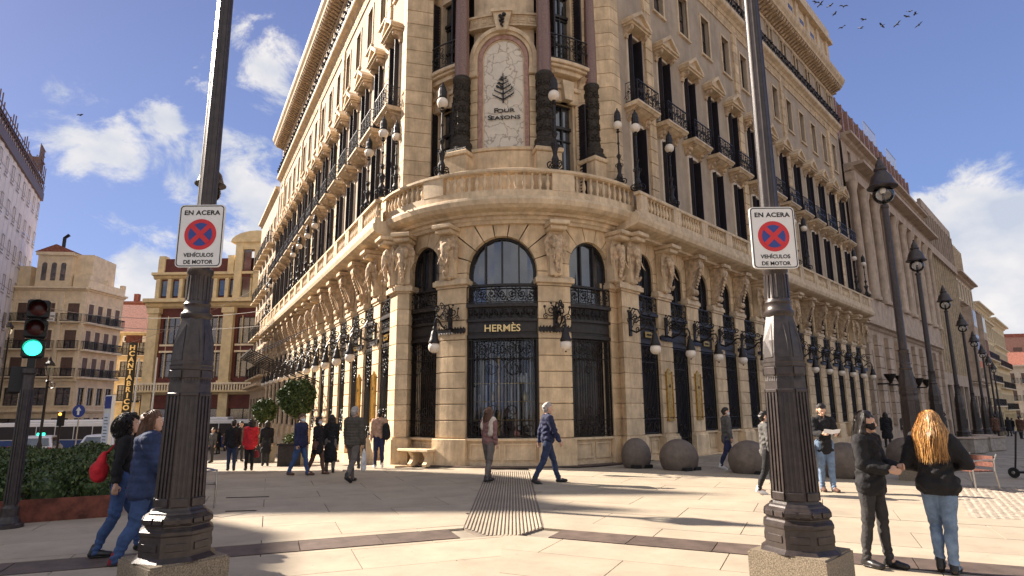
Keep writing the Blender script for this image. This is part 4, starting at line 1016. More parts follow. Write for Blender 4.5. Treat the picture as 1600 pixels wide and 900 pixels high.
# ------------------------------------------------------------------ balcony lamps
def balcony_lamp(label, mtx):
    t = thing('balcony_lamp', label, 'lamp', group='globe lamps standing on the balcony'); t.matrix_world = mtx
    st = MB().lathe([(.10, 0), (.10, .06), (.07, .1), (.09, .2), (.11, .32), (.06, .45), (.075, .58), (.10, .68), (.05, .8), (.035, .95), (.075, 1.05), (.03, 1.15), (.028, 1.5), (.05, 1.56), (.028, 1.62), (.024, 1.95), (.07, 2.0), (.03, 2.04), (.06, 2.10)], 10)
    for k in range(6):
        a = 2*PI*k/6; pts = spiral(.13, .16, .13, -PI/2, 1.3, 9, 1)
        st.tube([(p[0]*math.cos(a), p[0]*math.sin(a), p[2]) for p in pts], .020, 4)
        pts = spiral(.08, .75, .07, -PI/2, 1.2, 8, 1); st.tube([(p[0]*math.cos(a), p[0]*math.sin(a), p[2]) for p in pts], .014, 4)
        pts = spiral(.06, 1.1, .05, PI/2, 1.1, 7, 1); st.tube([(p[0]*math.cos(a), p[0]*math.sin(a), p[2]) for p in pts], .012, 4)
    obj('stem', st, t, m='iron', smooth=False)
    obj('globe', MB().ball((0, 0, 2.25), .165, 16, 10), t, m='globe', smooth=True)
    cp = MB().lathe([(.11, 2.38), (.13, 2.42), (.12, 2.48), (.125, 2.60), (.10, 2.70), (.105, 2.72), (.06, 2.80), (.02, 2.86)], 10); cp.ball((0, 0, 2.88), .03, 6, 4); obj('cap', cp, t, m='iron')
    return t
ORD = ['first', 'second', 'third', 'fourth', 'fifth', 'sixth', 'seventh', 'eighth', 'ninth', 'tenth', 'eleventh', 'twelfth', 'thirteenth', 'fourteenth', 'fifteenth', 'sixteenth', 'seventeenth']
BLAMP = balcony_lamp('black iron lamp with white globe on the round balcony, right of the marble sign', drum(20, 5.1) @ T(0, 0, 8.93) @ Matrix.Scale(1.12, 4))
def bl(mtx, label): copy_tree(BLAMP, mtx, label)
bl(drum(-21.5, 5.1) @ T(0, 0, 8.93) @ Matrix.Scale(1.12, 4), 'black iron lamp with white globe on the round balcony, left of the marble sign')
bl(drum(50, 5.0) @ T(0, 0, 8.93) @ Matrix.Scale(.95, 4), 'black iron globe lamp at the far right end of the round balcony')
bl(drum(-50, 5.0) @ T(0, 0, 8.93) @ Matrix.Scale(.95, 4), 'black iron globe lamp at the far left end of the round balcony')
for i, s in enumerate((.55, 2.85, 15.5, 17.1, 26.4, 28.6)): bl(FRR @ T(s, -.76, 8.68), f'black balcony lamp with white globe, {ORD[i]} from the tower along the right wing')
for i, s in enumerate((-.3, 1.54, 11.83, 13.93, 16.4, 18.65, 29.2, 31.0)): bl(FRL @ T(-s, -.76, 8.68), f'black balcony lamp with white globe, {ORD[i]} from the tower along the left wing')
# ------------------------------------------------------------------ wall lanterns
def wall_lantern(label, mtx):
    t = thing('wall_lantern', label, 'lantern', group='globe lanterns on scroll brackets'); t.matrix_world = mtx
    a = MB(); a.box(-.07, .07, -.05, .0, 3.95, 4.75, .01)
    a.tube([(0, -.03, 4.15), (0, -.25, 4.05), (0, -.5, 4.15), (0, -.7, 4.32), (0, -.84, 4.32), (0, -.90, 4.20), (0, -.90, 4.05)], .030, 5)
    a.tube([(0, -.03, 4.70), (0, -.15, 4.85), (0, -.32, 4.78), (0, -.45, 4.55), (0, -.62, 4.42), (0, -.80, 4.45)], .024, 5)
    for c, r_, st, sg in (((-.22, 4.45), .16, 0, 1), ((-.50, 4.75), .13, PI, -1), ((-.72, 4.62), .11, 0, 1), ((-.30, 4.15), .1, PI, 1)):
        pts = spiral(c[0], c[1], r_, st, 1.4, 12, sg); a.tube([(0, p[0], p[2]) for p in pts], .020, 4)
    for s in (-1, 1):
        pts = spiral(s*.16, 4.62, .15, PI/2, 1.4, 12, s, -.12); a.tube(pts, .018, 4)
        a.tube([(0, -.1, 4.5), (s*.2, -.14, 4.42), (s*.36, -.2, 4.50), (s*.40, -.22, 4.66)], .018, 4)
        a.tube(spiral(s*.36, 4.40, .09, PI/2, 1.3, 9, -s, -.2), .016, 4); a.ball((s*.40, -.22, 4.70), .045, 6, 4); a.ball((s*.16, -.13, 4.83), .04, 6, 4)
    for k in range(14):
        yy = -.08-.06*k; zz = 4.12+.28*math.sin(k*.35)+.1; a.add([(-.03, yy, zz), (.03, yy-.02, zz), (.0+.05*(-1)**k, yy-.04, zz+.12)], [(0,1,2)]); a.add([(-.03, yy, zz), (.03, yy-.02, zz), (.0+.05*(-1)**k, yy-.04, zz+.12)], [(2,1,0)])
    obj('scroll_arm', a, t, m='iron')
    obj('hood', MB().lathe([(.02, 4.10), (.045, 4.06), (.04, 3.98), (.08, 3.94), (.10, 3.84), (.125, 3.72), (.17, 3.62), (.16, 3.58), (.12, 3.585)], 12, (0, -.90)), t, m='iron', smooth=True)
    obj('globe', MB().ball((0, -.90, 3.47), .17, 16, 10), t, m='globe', smooth=True)
    obj('finial', MB().ball((0, -.90, 3.285), .028, 6, 4), t, m='iron')
    return t
WL = wall_lantern('white globe lantern on a black scroll bracket, right of the gold lettered shop band', drum(21, 4.52))
copy_tree(WL, drum(-21, 4.52), 'white globe lantern on a black scroll bracket, left of the gold lettered shop band')
for i in range(11): copy_tree(WL, FRR @ T(BR[i]+SPR/2, -.14, 0) if i else FRR @ T(.65, -.14, 0), f'white globe wall lantern, {ORD[i]} from the tower along the right wing')
copy_tree(WL, FRR @ T(BR[0]+SPR/2, -.14, 0), 'white globe wall lantern on the brass-plate pier beside the right corner window')
copy_tree(WL, FRR @ T(BR[11]+SPR/2, -.14, 0), 'white globe wall lantern, last but one before the far end of the right wing')
for i in range(13): copy_tree(WL, FRL @ T(BL[i]-SPL/2, -.14, 0), f'white globe wall lantern, {ORD[i]} from the tower along the left wing')
# ------------------------------------------------------------------ big street lamps
def octo(mb, prof, n=8, ph=None): return mb.lathe(prof, n, ph=(PI/2 if ph is None else ph))
def zm(mb):
    Z0 = [0, .31, .325, .88, 2.055, 2.82, 9]; Z1 = [0, .395, .41, .81, 2.06, 2.53, 9]
    def f(p):
        z = float(np.interp(p.z, Z0, Z1)); k = .90 if p.z < 2.06 and p.z > .33 else 1.0
        if .84 < p.z < 2.06: k = .88
        return Vector((p.x*k, p.y*k, z))
    return mb.xf(f)
def street_lamp(label, mtx, signs=None):
    t = thing('street_lamp', label, 'street lamp', group='tall dark street lamps'); t.matrix_world = mtx
    d = .47; pl = MB(); pl.prism([(d, 0), (0, d), (-d, 0), (0, -d)], 0, .31, 'z'); pl.prism([(d-.02, 0), (0, d-.02), (-d+.02, 0), (0, -d+.02)], .31, .325, 'z'); obj('plinth', zm(pl), t, m='granite')
    b = octo(MB(), [(.35, .325), (.35, .36), (.335, .375), (.335, .60), (.345, .62), (.345, .655), (.315, .68), (.30, .70), (.30, .715), (.315, .73), (.318, .78), (.315, .81), (.29, .83), (.275, .84), (.275, .86), (.255, .88)]); obj('base', zm(b), t, m='post')
    for k in range(8):      # raised pads round the base moulding
        a = PI/2+2*PI*(k+.5)/8; q = MB().box(-.045, .045, -.012, .0, -.035, .035, .008)
        for s in (-.05, .05):
            mt = RZ(a+PI/2) @ T(s, -.293, .77); obj('moulding_pad', q if isinstance(q, bpy.types.Mesh) else MB().merge(q), t, mt, m='post') if False else None
    pads = MB()
    for k in range(8):
        a = PI/2+2*PI*(k+.5)/8
        for s in (-.062, .062):
            q = MB().box(s-.052, s+.052, -.308, -.27, .735, .805, .012); q.xf(lambda p, A=a: Matrix.Rotation(A+PI/2, 3, 'Z') @ p); pads.merge(q)
        q = MB().box(-.09, .09, -.318, -.30, .44, .53, .006); q.xf(lambda p, A=a: Matrix.Rotation(A+PI/2, 3, 'Z') @ p); pads.merge(q)
        # three flutes on each face of the shaft: raised ribs between them
        for j in range(4):
            for z0, z1, w0, w1 in ((.98, 1.80, .215, .196),):
                x = (-.066+.044*j)
                v = [(x-.011, -w0-.012, z0), (x+.011, -w0-.012, z0), (x+.010, -w1-.012, z1), (x-.010, -w1-.012, z1), (x-.011, -w0+.02, z0), (x+.011, -w0+.02, z0), (x+.010, -w1+.02, z1), (x-.010, -w1+.02, z1)]
                q = MB().add(v, [(0,1,2,3), (5,4,7,6), (4,0,3,7), (1,5,6,2), (3,2,6,7), (4,5,1,0)]); q.xf(lambda p, A=a: Matrix.Rotation(A+PI/2, 3, 'Z') @ p); pads.merge(q)
        for z0, z1, w0 in ((.905, .975, .222), (1.80, 1.83, .200), (1.95, 2.02, .20)):
            q = MB().box(-.075, .075, -w0-.010, -w0+.03, z0, z1, .006); q.xf(lambda p, A=a: Matrix.Rotation(A+PI/2, 3, 'Z') @ p); pads.merge(q)
        for j in range(4):
            x = -.048+.032*j; q = MB().add([(x-.010, -.212, 1.95), (x+.010, -.212, 1.95), (x, -.212, 1.90)], [(0,1,2)]); q.add([(x-.010, -.205, 1.95), (x+.010, -.205, 1.95), (x, -.209, 1.90)], [(2,1,0)]); q.xf(lambda p, A=a: Matrix.Rotation(A+PI/2, 3, 'Z') @ p); pads.merge(q)
        # raised panel on the bell
        v = [(-.050, -.178, 2.14), (.050, -.178, 2.14), (.045, -.165, 2.42), (.022, -.132, 2.68), (-.022, -.132, 2.68), (-.045, -.165, 2.42)]; o2 = [(p[0]*.9, p[1]+.05, p[2]) for p in v]
        q = MB().add(v+o2, [(0,1,2,3,4,5)]+[(i, i+6, (i+1) % 6+6, (i+1) % 6) for i in range(6)]); q.xf(lambda p, A=a: Matrix.Rotation(A+PI/2, 3, 'Z') @ p); pads.merge(q)
    obj('ornament', zm(pads), t, m='post', kind='stuff')
    obj('shaft', zm(octo(MB(), [(.245, .86), (.232, .90), (.212, 1.90), (.205, 1.94), (.215, 1.955), (.215, 2.02), (.222, 2.03), (.222, 2.055), (.20, 2.07)])), t, m='post')
    obj('bell', zm(octo(MB(), [(.186, 2.061), (.186, 2.2), (.174, 2.40), (.152, 2.58), (.132, 2.74), (.122, 2.82)])), t, m='post')
    nk = MB().lathe([(.122, 2.50), (.138, 2.52), (.138, 2.55), (.118, 2.57), (.112, 2.62), (.122, 2.64), (.105, 2.67), (.102, 2.92), (.116, 2.94), (.116, 2.98), (.09, 3.0)], 20)
    for k in range(16): a = 2*PI*k/16; nk.tube([(.105*math.cos(a), .105*math.sin(a), 2.68), (.104*math.cos(a), .104*math.sin(a), 2.91)], .010, 4)
    obj('neck', nk, t, m='post', smooth=True)
    po = MB().lathe([(.086, 2.98), (.084, 3.5), (.068, 6.55)], 16)
    for k in range(10): a = 2*PI*k/10; po.tube([(.083*math.cos(a), .083*math.sin(a), 3.02), (.065*math.cos(a), .065*math.sin(a), 6.5)], .009, 4)
    po.lathe([(.085, 6.5), (.095, 6.54), (.085, 6.58), (.035, 6.62), (.035, 7.12)], 14)
    obj('pole', po, t, m='post')
    obj('globe', MB().ball((0, 0, 6.86), .245, 20, 12, (1, 1, .95)), t, m='clearglass', smooth=True)
    obj('bulb', MB().ball((0, 0, 6.98), .07, 10, 6, (1, 1, 1.5)), t, m='globe', smooth=True)
    hd = MB().lathe([(.345, 7.04), (.35, 7.06), (.30, 7.10), (.265, 7.20), (.235, 7.32), (.16, 7.42), (.13, 7.48), (.15, 7.50), (.15, 7.54), (.11, 7.57), (.10, 7.66), (.06, 7.74), (.03, 7.80)], 20); hd.ball((0, 0, 7.83), .035, 8, 5); obj('hood', hd, t, m='post', smooth=True)
    return t
def parking_sign(par, x, y, z, rz=0):
    w, h = .43, .61
    def rr(w, h, r, n=5):
        p = []
        for cx, cz, a0 in ((w/2-r, h/2-r, 0), (-w/2+r, h/2-r, 90), (-w/2+r, -h/2+r, 180), (w/2-r, -h/2+r, 270)):
            for k in range(n+1): a = R(a0+90*k/n); p.append((cx+r*math.cos(a), cz+r*math.sin(a)))
        return p
    mt = T(x, y, z) @ RZ(rz)
    s = obj('sign_plate', MB().prism(rr(w, h, .04), -.006, .012), par, mt, m='white', label='white sign reading EN ACERA and VEHÍCULOS DE MOTOR')
    bd = MB(); a = rr(w-.018, h-.018, .034); b = rr(w-.034, h-.034, .028); k = len(a)
    for i in range(k): bd.prism([a[i], a[(i+1) % k], b[(i+1) % k], b[i]], -.008, -.004)
    obj('border', bd, s, m='black')
    c0 = (0, .012)
    def disc(r, y0, y1, m, nm): obj(nm, MB().prism([(c0[0]+r*math.cos(2*PI*i/40), c0[1]+r*math.sin(2*PI*i/40)) for i in range(40)], y0, y1), s, m=m)
    disc(.150, -.009, -.004, 'signred', 'red_disc'); disc(.112, -.011, -.004, 'signblue', 'blue_disc')
    cr = MB()
    for ang in (45, -45):
        q = MB().box(-.113, .113, -.013-(.0004 if ang > 0 else 0), -.004, -.022, .022); q.xf(lambda p, A=ang: Vector((c0[0]+p.x*math.cos(R(A))-p.z*math.sin(R(A)), p.y, c0[1]+p.x*math.sin(R(A))+p.z*math.cos(R(A))))); cr.merge(q)
    obj('red_cross', cr, s, m='signred')
    obj('lettering', text_mesh('EN ACERA', .062, .001, 'black', 1.12, .0015, 1.05), s, T(0, -.008, .205)); obj('lettering', text_mesh('VEHÍCULOS', .052, .001, 'black', 1.02, .001), s, T(0, -.008, -.205)); obj('lettering', text_mesh('DE MOTOR', .052, .001, 'black', 1.02, .001), s, T(0, -.008, -.272))
    obj('clamp', MB().box(-.10, .10, .012, .10, .12, .16).merge(MB().box(-.10, .10, .012, .10, -.16, -.12)), s, m='black')
SL = street_lamp('foreground street lamp on a granite plinth at right, beside the two women', T(2.56, 5.9, 0))
SLL = copy_tree(SL, T(-2.98, 5.8, 0) @ RZ(R(5)), 'foreground street lamp on a granite plinth at left, beside the walking couple')
w0 = Vector((9.3, 14.8))
for k in range(8):
    p = (w0, Vector((15.05, 22.5)))[k] if k < 2 else Vector((21.4, 30.3))+Vector((6.3, 7.7))*(k-2)
    copy_tree(SL, T(p.x, p.y, gz(p.x, p.y)), f'tall dark street lamp in the row along the right street, {ORD[k]} from the camera')
CHILDREN_SIGN = None
copy_tree(SL, T(-7.2, 14.1, -.08), 'street lamp standing behind the foreground left lamp post, only its hood showing')
for i, (x, y) in enumerate(((-46, 62), (-33, 44), (-26.5, 46))):
    pass

parking_sign(SL, -.05, -.15, 3.25, 0); parking_sign(SLL, .03, -.15, 3.28, R(-5))
# ------------------------------------------------------------------ other buildings
WM = {}
def win_mesh(w, h, kind, tm, gm_):
    k = (round(w, 2), round(h, 2), kind, tm, gm_)
    if k in WM: return WM[k]
    f = MB(); t = .07
    for a in ((-w/2, -w/2+t, 0, h), (w/2-t, w/2, 0, h), (-w/2+t, w/2-t, h-t, h), (-w/2+t, w/2-t, 0, t), (-t/2, t/2, t, h-t)): f.box(a[0], a[1], .12, .20, a[2], a[3])
    f.box(-w/2+t, w/2-t, .13, .19, h*.66, h*.66+.05)
    s = MB()
    if kind != 'bare':
        for a in ((-w/2-.16, -w/2, 0, h), (w/2, w/2+.16, 0, h), (-w/2-.16, w/2+.16, h, h+.2)): s.box(a[0], a[1], -.05, .02, a[2], a[3])
        s.box(-w/2-.22, w/2+.22, -.12, .02, -.14, 0)
    sh = MB()
    if kind == 'shuttered': sh.box(-w/2+.02, w/2-.02, .02, .09, h*.45, h-.02)
    pn = MB().box(-w/2+.02, w/2-.02, .18, .2, .02, h-.02)
    WM[k] = (f.mesh('window', 'darkmetal'), pn.mesh('pane', gm_), s.mesh('surround', tm) if s.v else None, sh.mesh('blind', 'brownsteel') if sh.v else None); return WM[k]
def rail_mesh(w, h=.95, d=.55, slab='creamtrim'):
    k = ('rail', round(w, 2), slab)
    if k in WM: return WM[k]
    r_ = MB(); n = max(3, int(w/.16))
    for i in range(n+1): x = -w/2+w*i/n; r_.box(x-.015, x+.015, -d+.01, -d+.04, .0, h)
    r_.box(-w/2, w/2, -d, -d+.05, h, h+.05); r_.box(-w/2, w/2, -d, -d+.05, .08, .12)
    for s in (-1, 1): r_.box(s*w/2-.02, s*w/2+.02, -d, 0, h, h+.05); r_.box(s*w/2-.02, s*w/2+.02, -d*.5-.02, -d*.5+.02, 0, h)
    WM[k] = (MB().box(-w/2-.05, w/2+.05, -d-.06, .02, -.16, 0, .03).mesh('balcony', slab), r_.mesh('railing', 'iron')); return WM[k]
def facade(bld, fr, length, z0, z1, rows, wm_, tm, glass='farglass', depth=10, roof='rooftile', body=True):
    """rows: (zbase, height, [x centres], width, kind, balcony width or 0)"""
    ops = [];
    for zb, h, xs_, w, kind, bw in rows:
        ops += [(x-w/2, x+w/2, zb, zb+h) for x in xs_]
    obj('wall', wall_grid(0, length, z0, z1, ops, 0, .22), bld, fr, m=wm_)
    for zb, h, xs_, w, kind, bw in rows:
        f, p, s, sh = win_mesh(w, h, kind, tm, glass)
        for x in xs_:
            o = obj('window', f, bld, fr @ T(x, 0, zb)); obj('pane', p, o)
            if s: obj('surround', s, o)
            if sh: obj('blind', sh, o)
            if bw and bw > 0:
                a, b = rail_mesh(bw, slab=tm); q = obj('balcony', a, bld, fr @ T(x, 0, zb)); obj('railing', b, q)
    if body:
        obj('side_wall', MB().box(0, length, .24, depth, z0, z1-.02), bld, fr, m=wm_)
def cornice(bld, fr, x0, x1, z, d=.5, h=.5, m='creamtrim', nm='cornice'):
    obj(nm, MB().prism([(.02, z), (-d*.3, z+h*.2), (-d*.45, z+h*.5), (-d, z+h*.6), (-d, z+h), (.02, z+h)], x0, x1, 'x'), bld, fr, m=m)
def mk(label, x, y, brg_right, z=0):
    """building whose front runs from (x,y) to the right (seen from outside) along a bearing"""
    t = thing('building', label, 'building', (0, 0, 0)); return t, T(x, y, z) @ RZ(R(90-brg_right))
# A: cream corner block on the left
A, fr = mk('cream five-storey corner block with a roof tower and dark balconies, behind the traffic light', -60.7, 74.2, 84)
A['x'] = 0; del A['x']
FL_ = [(1.5, 2.9), (5.2, 2.2), (8.6, 2.2), (12.0, 2.2), (15.2, 2.2)]
zz = [-3.2+.0, 2.2, 5.6, 8.9, 12.2, 15.3]
def rowsA(xs_, w, wg): return [(-2.2, 3.2, xs_, wg, 'bare', 0), (2.5, 2.1, xs_, w*1.25, 'plain', 0)]+[(z, 2.3, xs_, w, 'shuttered', w+.9) for z in (5.9, 9.2, 12.5)]
L1 = 8.4
facade(A, fr, L1, -3.2, 16.9, rowsA([1.4, 4.3, 7.1], 1.35, 1.9), 'creamwall', 'creamtrim', body=False)
obj('side_wall', MB().box(.1, L1-.35, .3, 8, -3.2, 16.85), A, fr, m='creamwall')
cornice(A, fr, -.1, L1+.1, 16.3, .5, .5); cornice(A, fr, -.1, L1+.1, 1.5, .4, .45); cornice(A, fr, -.1, L1+.1, 5.2, .35, .35)
for x in (.25, 2.85, 5.7, 8.15):
    obj('pilaster', MB().box(x-.22, x+.22, -.12, .02, 5.6, 16.2), A, fr, m='creamtrim')
fr2 = fr @ T(L1, 0, 0) @ RZ(R(80)); L2 = 6.6
facade(A, fr2, L2, -3.2, 16.9, rowsA([1.0, 2.55, 4.1, 5.65], .85, 1.1), 'creamwall', 'creamtrim', depth=6, body=False)
cornice(A, fr2, -.1, L2+.1, 16.3, .5, .5); cornice(A, fr2, -.1, L2+.1, 1.5, .4, .45)
for z in (5.8, 9.1, 12.4): 
    a, b = rail_mesh(L2-.2, slab='creamtrim'); q = obj('balcony', a, A, fr2 @ T(L2/2, 0, z)); obj('railing', b, q)
fr3 = fr @ RZ(R(-8)) @ T(-6.5, 0, 0)
facade(A, fr3, 6.5, -3.2, 16.9, rowsA([1.6, 4.7], 1.3, 1.8), 'creamwall', 'creamtrim', depth=6)
cornice(A, fr3, -.1, 6.6, 16.3, .5, .5); cornice(A, fr3, -.1, 6.6, 1.5, .4, .45)
tw = MB().box(2.0, 6.0, .4, 5, 16.8, 20.9); tw.box(1.8, 6.2, .2, 5.2, 20.9, 21.3); tw.box(6.0, 8.1, 1.2, 6.5, 16.8, 21.2); tw.box(-5, 1.0, 1.0, 6, 16.8, 19.6); tw.box(6.2, 8.2, .8, 3, 16.8, 18.6)
o = obj('roof_tower', tw, A, fr, m='creamwall')
for x in (2.9, 4.0, 5.1):
    obj('arched_window', MB().prism([(x-.28, 17.7), (x+.28, 17.7)]+[(x+.28*math.cos(PI*k/8), 19.7+.28*math.sin(PI*k/8)) for k in range(9)]+[(x-.28, 19.7)], .33, .45), A, fr, m='farglass')
obj('terrace_wall', MB().box(0, L2, -.1, .2, 16.8, 17.7).merge(MB().box(0, .5, -.2, .3, 17.7, 18.3)).merge(MB().box(3, 3.5, -.2, .3, 17.7, 18.3)).merge(MB().box(6, 6.5, -.2, .3, 17.7, 18.2)), A, fr2, m='creamtrim')
obj('roof', MB().prism([(1.6, 21.3), (6.4, 21.3), (4.0, 22.3)], .2, 5.2), A, fr, m='rooftile'); obj('chimney_pipe', MB().tube([(4.4, 1, 21.8), (4.4, 1, 23.3), (4.9, 1, 23.7)], .2, 6), A, fr, m='black')
obj('banner', MB().box(3.1, 5.5, -.70, -.66, 12.5, 13.6), A, fr, m='white'); obj('banner_print', MB().box(3.15, 5.45, -.72, -.70, 13.0, 13.2), A, fr, m='concrete'); obj('banner_print', MB().box(3.3, 5.3, -.72, -.70, 12.65, 12.8), A, fr, m='concrete')
# B: yellow hotel front with the vertical sign
B, fr = mk('yellow balconied building between the cream corner block and the red-panelled one', -60.0, 90, 80)
facade(B, fr, 11, -4, 13.2, [(z, 2.3, [1.4, 3.6, 5.8, 8.0, 10.0], 1.1, 'plain', 1.9) for z in (3.2, 6.6, 9.8)]+[(-3.2, 4.2, [1.6, 4.4, 7.2, 9.8], 1.9, 'bare', 0)], 'yellowwall', 'creamtrim')
cornice(B, fr, -.1, 11.1, 12.7, .5, .5, 'yellowwall'); obj('roof', MB().prism([(-.5, 13.2), (9, 13.2), (9, 18.2), (6, 18.2)], 0, 11.4, 'x'), B, fr, m='rooftile')
for a_, b_, m_ in ((1.0, 2.7, 'pale'), (3.2, 4.9, 'white'), (5.1, 6.6, 'pale'), (6.9, 7.6, 'pale')): obj('letter_board', MB().box(a_, b_, -.35, -.25, 11.7, 12.6), B, fr, m=m_)
for x_ in (3.5, 4.05, 4.6): obj('letter_mark', MB().box(x_-.10, x_+.10, -.38, -.35, 11.85, 12.45), B, fr, m='black')
hs = thing('hotel_sign', 'tall narrow black vertical sign with yellow letters reading H CANTABRICO', 'sign', (-52.9, 86.5, 0), R(8))
obj('sign_panel', MB().box(-.55, .55, -.12, .12, 1.6, 11.2), hs, m='black'); obj('top_box', MB().box(-1.0, 1.0, -.18, .18, 11.2, 12.2), hs, m='corten')
for i, ch in enumerate('HCANTABRICO'):
    obj('letter', text_mesh(ch, .95, .03, 'gold', 1.1, .03), hs, T(0, -.15, 10.15-.82*i))
obj('bracket', MB().box(-.05, .05, .1, 3.5, 10, 10.2).merge(MB().box(-.05, .05, .1, 3.5, 3, 3.2)), hs, m='iron')
# brick blank wall
K, fr = mk('plain red brick gable wall rising behind the yellow building', -72, 112, 88)
obj('wall', MB().box(0, 10, 0, 6, 0, 21.2), K, fr, m='brickred'); obj('parapet', MB().box(-.2, 10.2, -.2, 6, 21.2, 21.6), K, fr, m='rooftile'); 
for x in (2, 6): obj('chimney', MB().box(x, x+.8, 1, 1.8, 21.6, 23.2), K, fr, m='brickred')
# C: red panels and cream pilasters
Cc, fr = mk('cream and dark red building with giant pilasters and a balustrade over its shops', -39.9, 67.5, 92)
LC = 22.0; bays = [2.9+4.15*i for i in range(5)]
facade(Cc, fr, LC, -4, 13.6, [(-2.6, 4.6, bays, 2.9, 'bare', 0), (5.3, 2.6, bays, 2.4, 'bare', 0), (8.9, 2.9, bays, 2.4, 'bare', 0)], 'redpanel', 'creamtrim', 'farglass')
for i in range(6):
    x = .8+4.15*i; q = obj('pilaster', MB().box(x-.55, x+.55, -.55, .05, 4.9, 12.2).merge(MB().box(x-.7, x+.7, -.7, .05, 12.2, 12.8)).merge(MB().box(x-.68, x+.68, -.68, .05, 4.4, 4.9)), Cc, fr, m='yellowwall')
    obj('pier', MB().box(x-.5, x+.5, -.3, .05, -4, 3.7), Cc, fr, m='yellowwall')
for b in bays:
    obj('mullion', MB().box(b-.75, b-.68, -.02, .1, 5.2, 12).merge(MB().box(b+.68, b+.75, -.02, .1, 5.2, 12)), Cc, fr, m='yellowwall'); obj('red_panel', MB().box(b-1.3, b+1.3, -.10, .02, 4.6, 5.2), Cc, fr, m='redpanel'); obj('panel_border', MB().box(b-1.35, b+1.35, -.12, .02, 7.95, 8.15).merge(MB().box(b-1.35, b+1.35, -.12, .02, 8.65, 8.85)), Cc, fr, m='creamtrim')
cornice(Cc, fr, -.3, LC+.3, 12.8, 1.0, 1.0, 'yellowwall'); cornice(Cc, fr, -.3, LC+.3, 3.4, .8, .5, 'yellowwall')
obj('balustrade', (lambda m_: ([m_.box(.2+.3*i, .34+.3*i, -.75, -.62, 3.9, 4.5) for i in range(72)], m_.box(0, LC, -.8, -.55, 4.5, 4.7), m_)[2])(MB()), Cc, fr, m='creamtrim')
obj('upper_storey', MB().box(0, LC, .6, 8, 13.8, 17.0), Cc, fr, m='redpanel')
for i in range(16): obj('window', MB().box(.78+1.3*i, 1.52+1.3*i, .5, .61, 14.3, 16.0), Cc, fr, m='glass')
for i in range(17):
    x = .5+1.3*i; obj('small_column', MB().box(x-.2, x+.2, .15, .62, 13.8, 16.2), Cc, fr, m='yellowwall')
cornice(Cc, fr @ T(0, .6, 0), -.2, LC+.2, 16.2, .7, .7, 'yellowwall')
obj('parapet', MB().box(0, LC, .7, 1.1, 17.0, 18.6), Cc, fr, m='redpanel')
for x in (.5, 4.7, 8.4, 12.6, 16.6, 21.4): obj('parapet_post', MB().box(x-.35, x+.35, .5, 1.3, 16.9, 18.9), Cc, fr, m='yellowwall')
pt = MB().box(9.2, 10.0, -.2, 1, 13.8, 20.2); pt.box(13.2, 14.0, -.2, 1, 13.8, 20.2); pt.box(10, 13.2, -.1, 1, 19.4, 20.2); pt.box(9.3, 13.9, .5, 4, 13.8, 16.4); pt.box(11.3, 11.9, -.1, .6, 13.8, 19.4); pt.prism([(8.6, 20.2), (14.4, 20.2)]+[(11.5+2.9*math.cos(PI*k/10), 20.2+1.3*math.sin(PI*k/10)) for k in range(1, 10)], -.3, 4); obj('gable', pt, Cc, fr, m='yellowwall')
for x in (10.2, 12.8): obj('gable_window', MB().box(x-.7, x+.7, .1, .2, 14.0, 19.4), Cc, fr, m='glass'); obj('gable_panel', MB().box(x-.7, x+.7, .02, .12, 16.3, 17.1), Cc, fr, m='redpanel')
obj('shop_sign', MB().box(3.2, 5.6, -.45, -.35, -.2, 2.6), Cc, fr, m='shutter'); obj('lettering', text_mesh('ORO', .9, .03, 'gold', 1.0), Cc, fr @ T(4.4, -.5, 1.2))
obj('poster', MB().box(14.4, 17.0, -.42, -.36, -.6, 3.0), Cc, fr, m='pale')
ba = MB().box(15, 22, 3, 9, 16, 21.5); ba.box(17, 19, 3.5, 7, 21.5, 23.2); obj('roof_house', ba, Cc, fr, m='creamtrim')
# D: scaffolded building under white netting
D, fr = mk('tall building wrapped in white netting with scaffolding along its roof edge, far left', 0, 0, 0)
fx = Matrix.Translation((-64.9+.469*26, 80-.883*26, 0)) @ RZ(R(118))   # x runs away from the camera along the street front
obj('wall', MB().box(0, 26, .3, 18, -4, 32.3), D, fx, m='greystone')
for i in range(13):
    for j in range(9):
        x0, z0 = 2*i, -4+4*j
        n_ = MB(); n_.add([(x0+.03, -1.0, z0+.03), (x0+1.97, -1.0, z0+.03), (x0+1.97, -1.0, z0+3.97), (x0+.03, -1.0, z0+3.97), (x0+1, -1.06-.05*rnd.random(), z0+2), (x0+1, -.98, z0+2)], [(0,1,4), (1,2,4), (2,3,4), (3,0,4), (1,0,5), (2,1,5), (3,2,5), (0,3,5)])
        obj('net_panel', n_, D, fx, m='netting')
for j in range(1, 9):
    q = obj('printed_windows', MB().box(1, 1.01, -1.2, -1.19, 0, .01), D, fx, m='concrete') if False else None
    mb = MB()
    for i in range(9):
        x = 1.5+2.9*i
        for a in ((x-.5, x+.5, 0, .08), (x-.5, x+.5, 1.7, 1.78), (x-.5, x-.42, 0, 1.78), (x+.42, x+.5, 0, 1.78), (x-.7, x+.7, -.35, -.25)): mb.box(a[0], a[1], -1.15, -1.12, -2.6+4*j-2+a[2], -2.6+4*j-2+a[3])
        if j in (3, 4): mb.box(x-.42, x+.42, -1.14, -1.12, -4.6+4*j, -4.6+4*j+1.7)
    obj('printed_windows', mb, D, fx, m='concrete', kind='stuff')
sc = MB()
for i in range(27):
    x = i; top = 34.6 if i > 20 else 33.6+.8*math.sin(i)
    for y in (-1.1, -.2): sc.box(x-.05, x+.05, y-.05, y+.05, 30.5, top)
    sc.bar((x, -1.1, 30.6), (x+1, -1.1, 32.4), .035, 3)
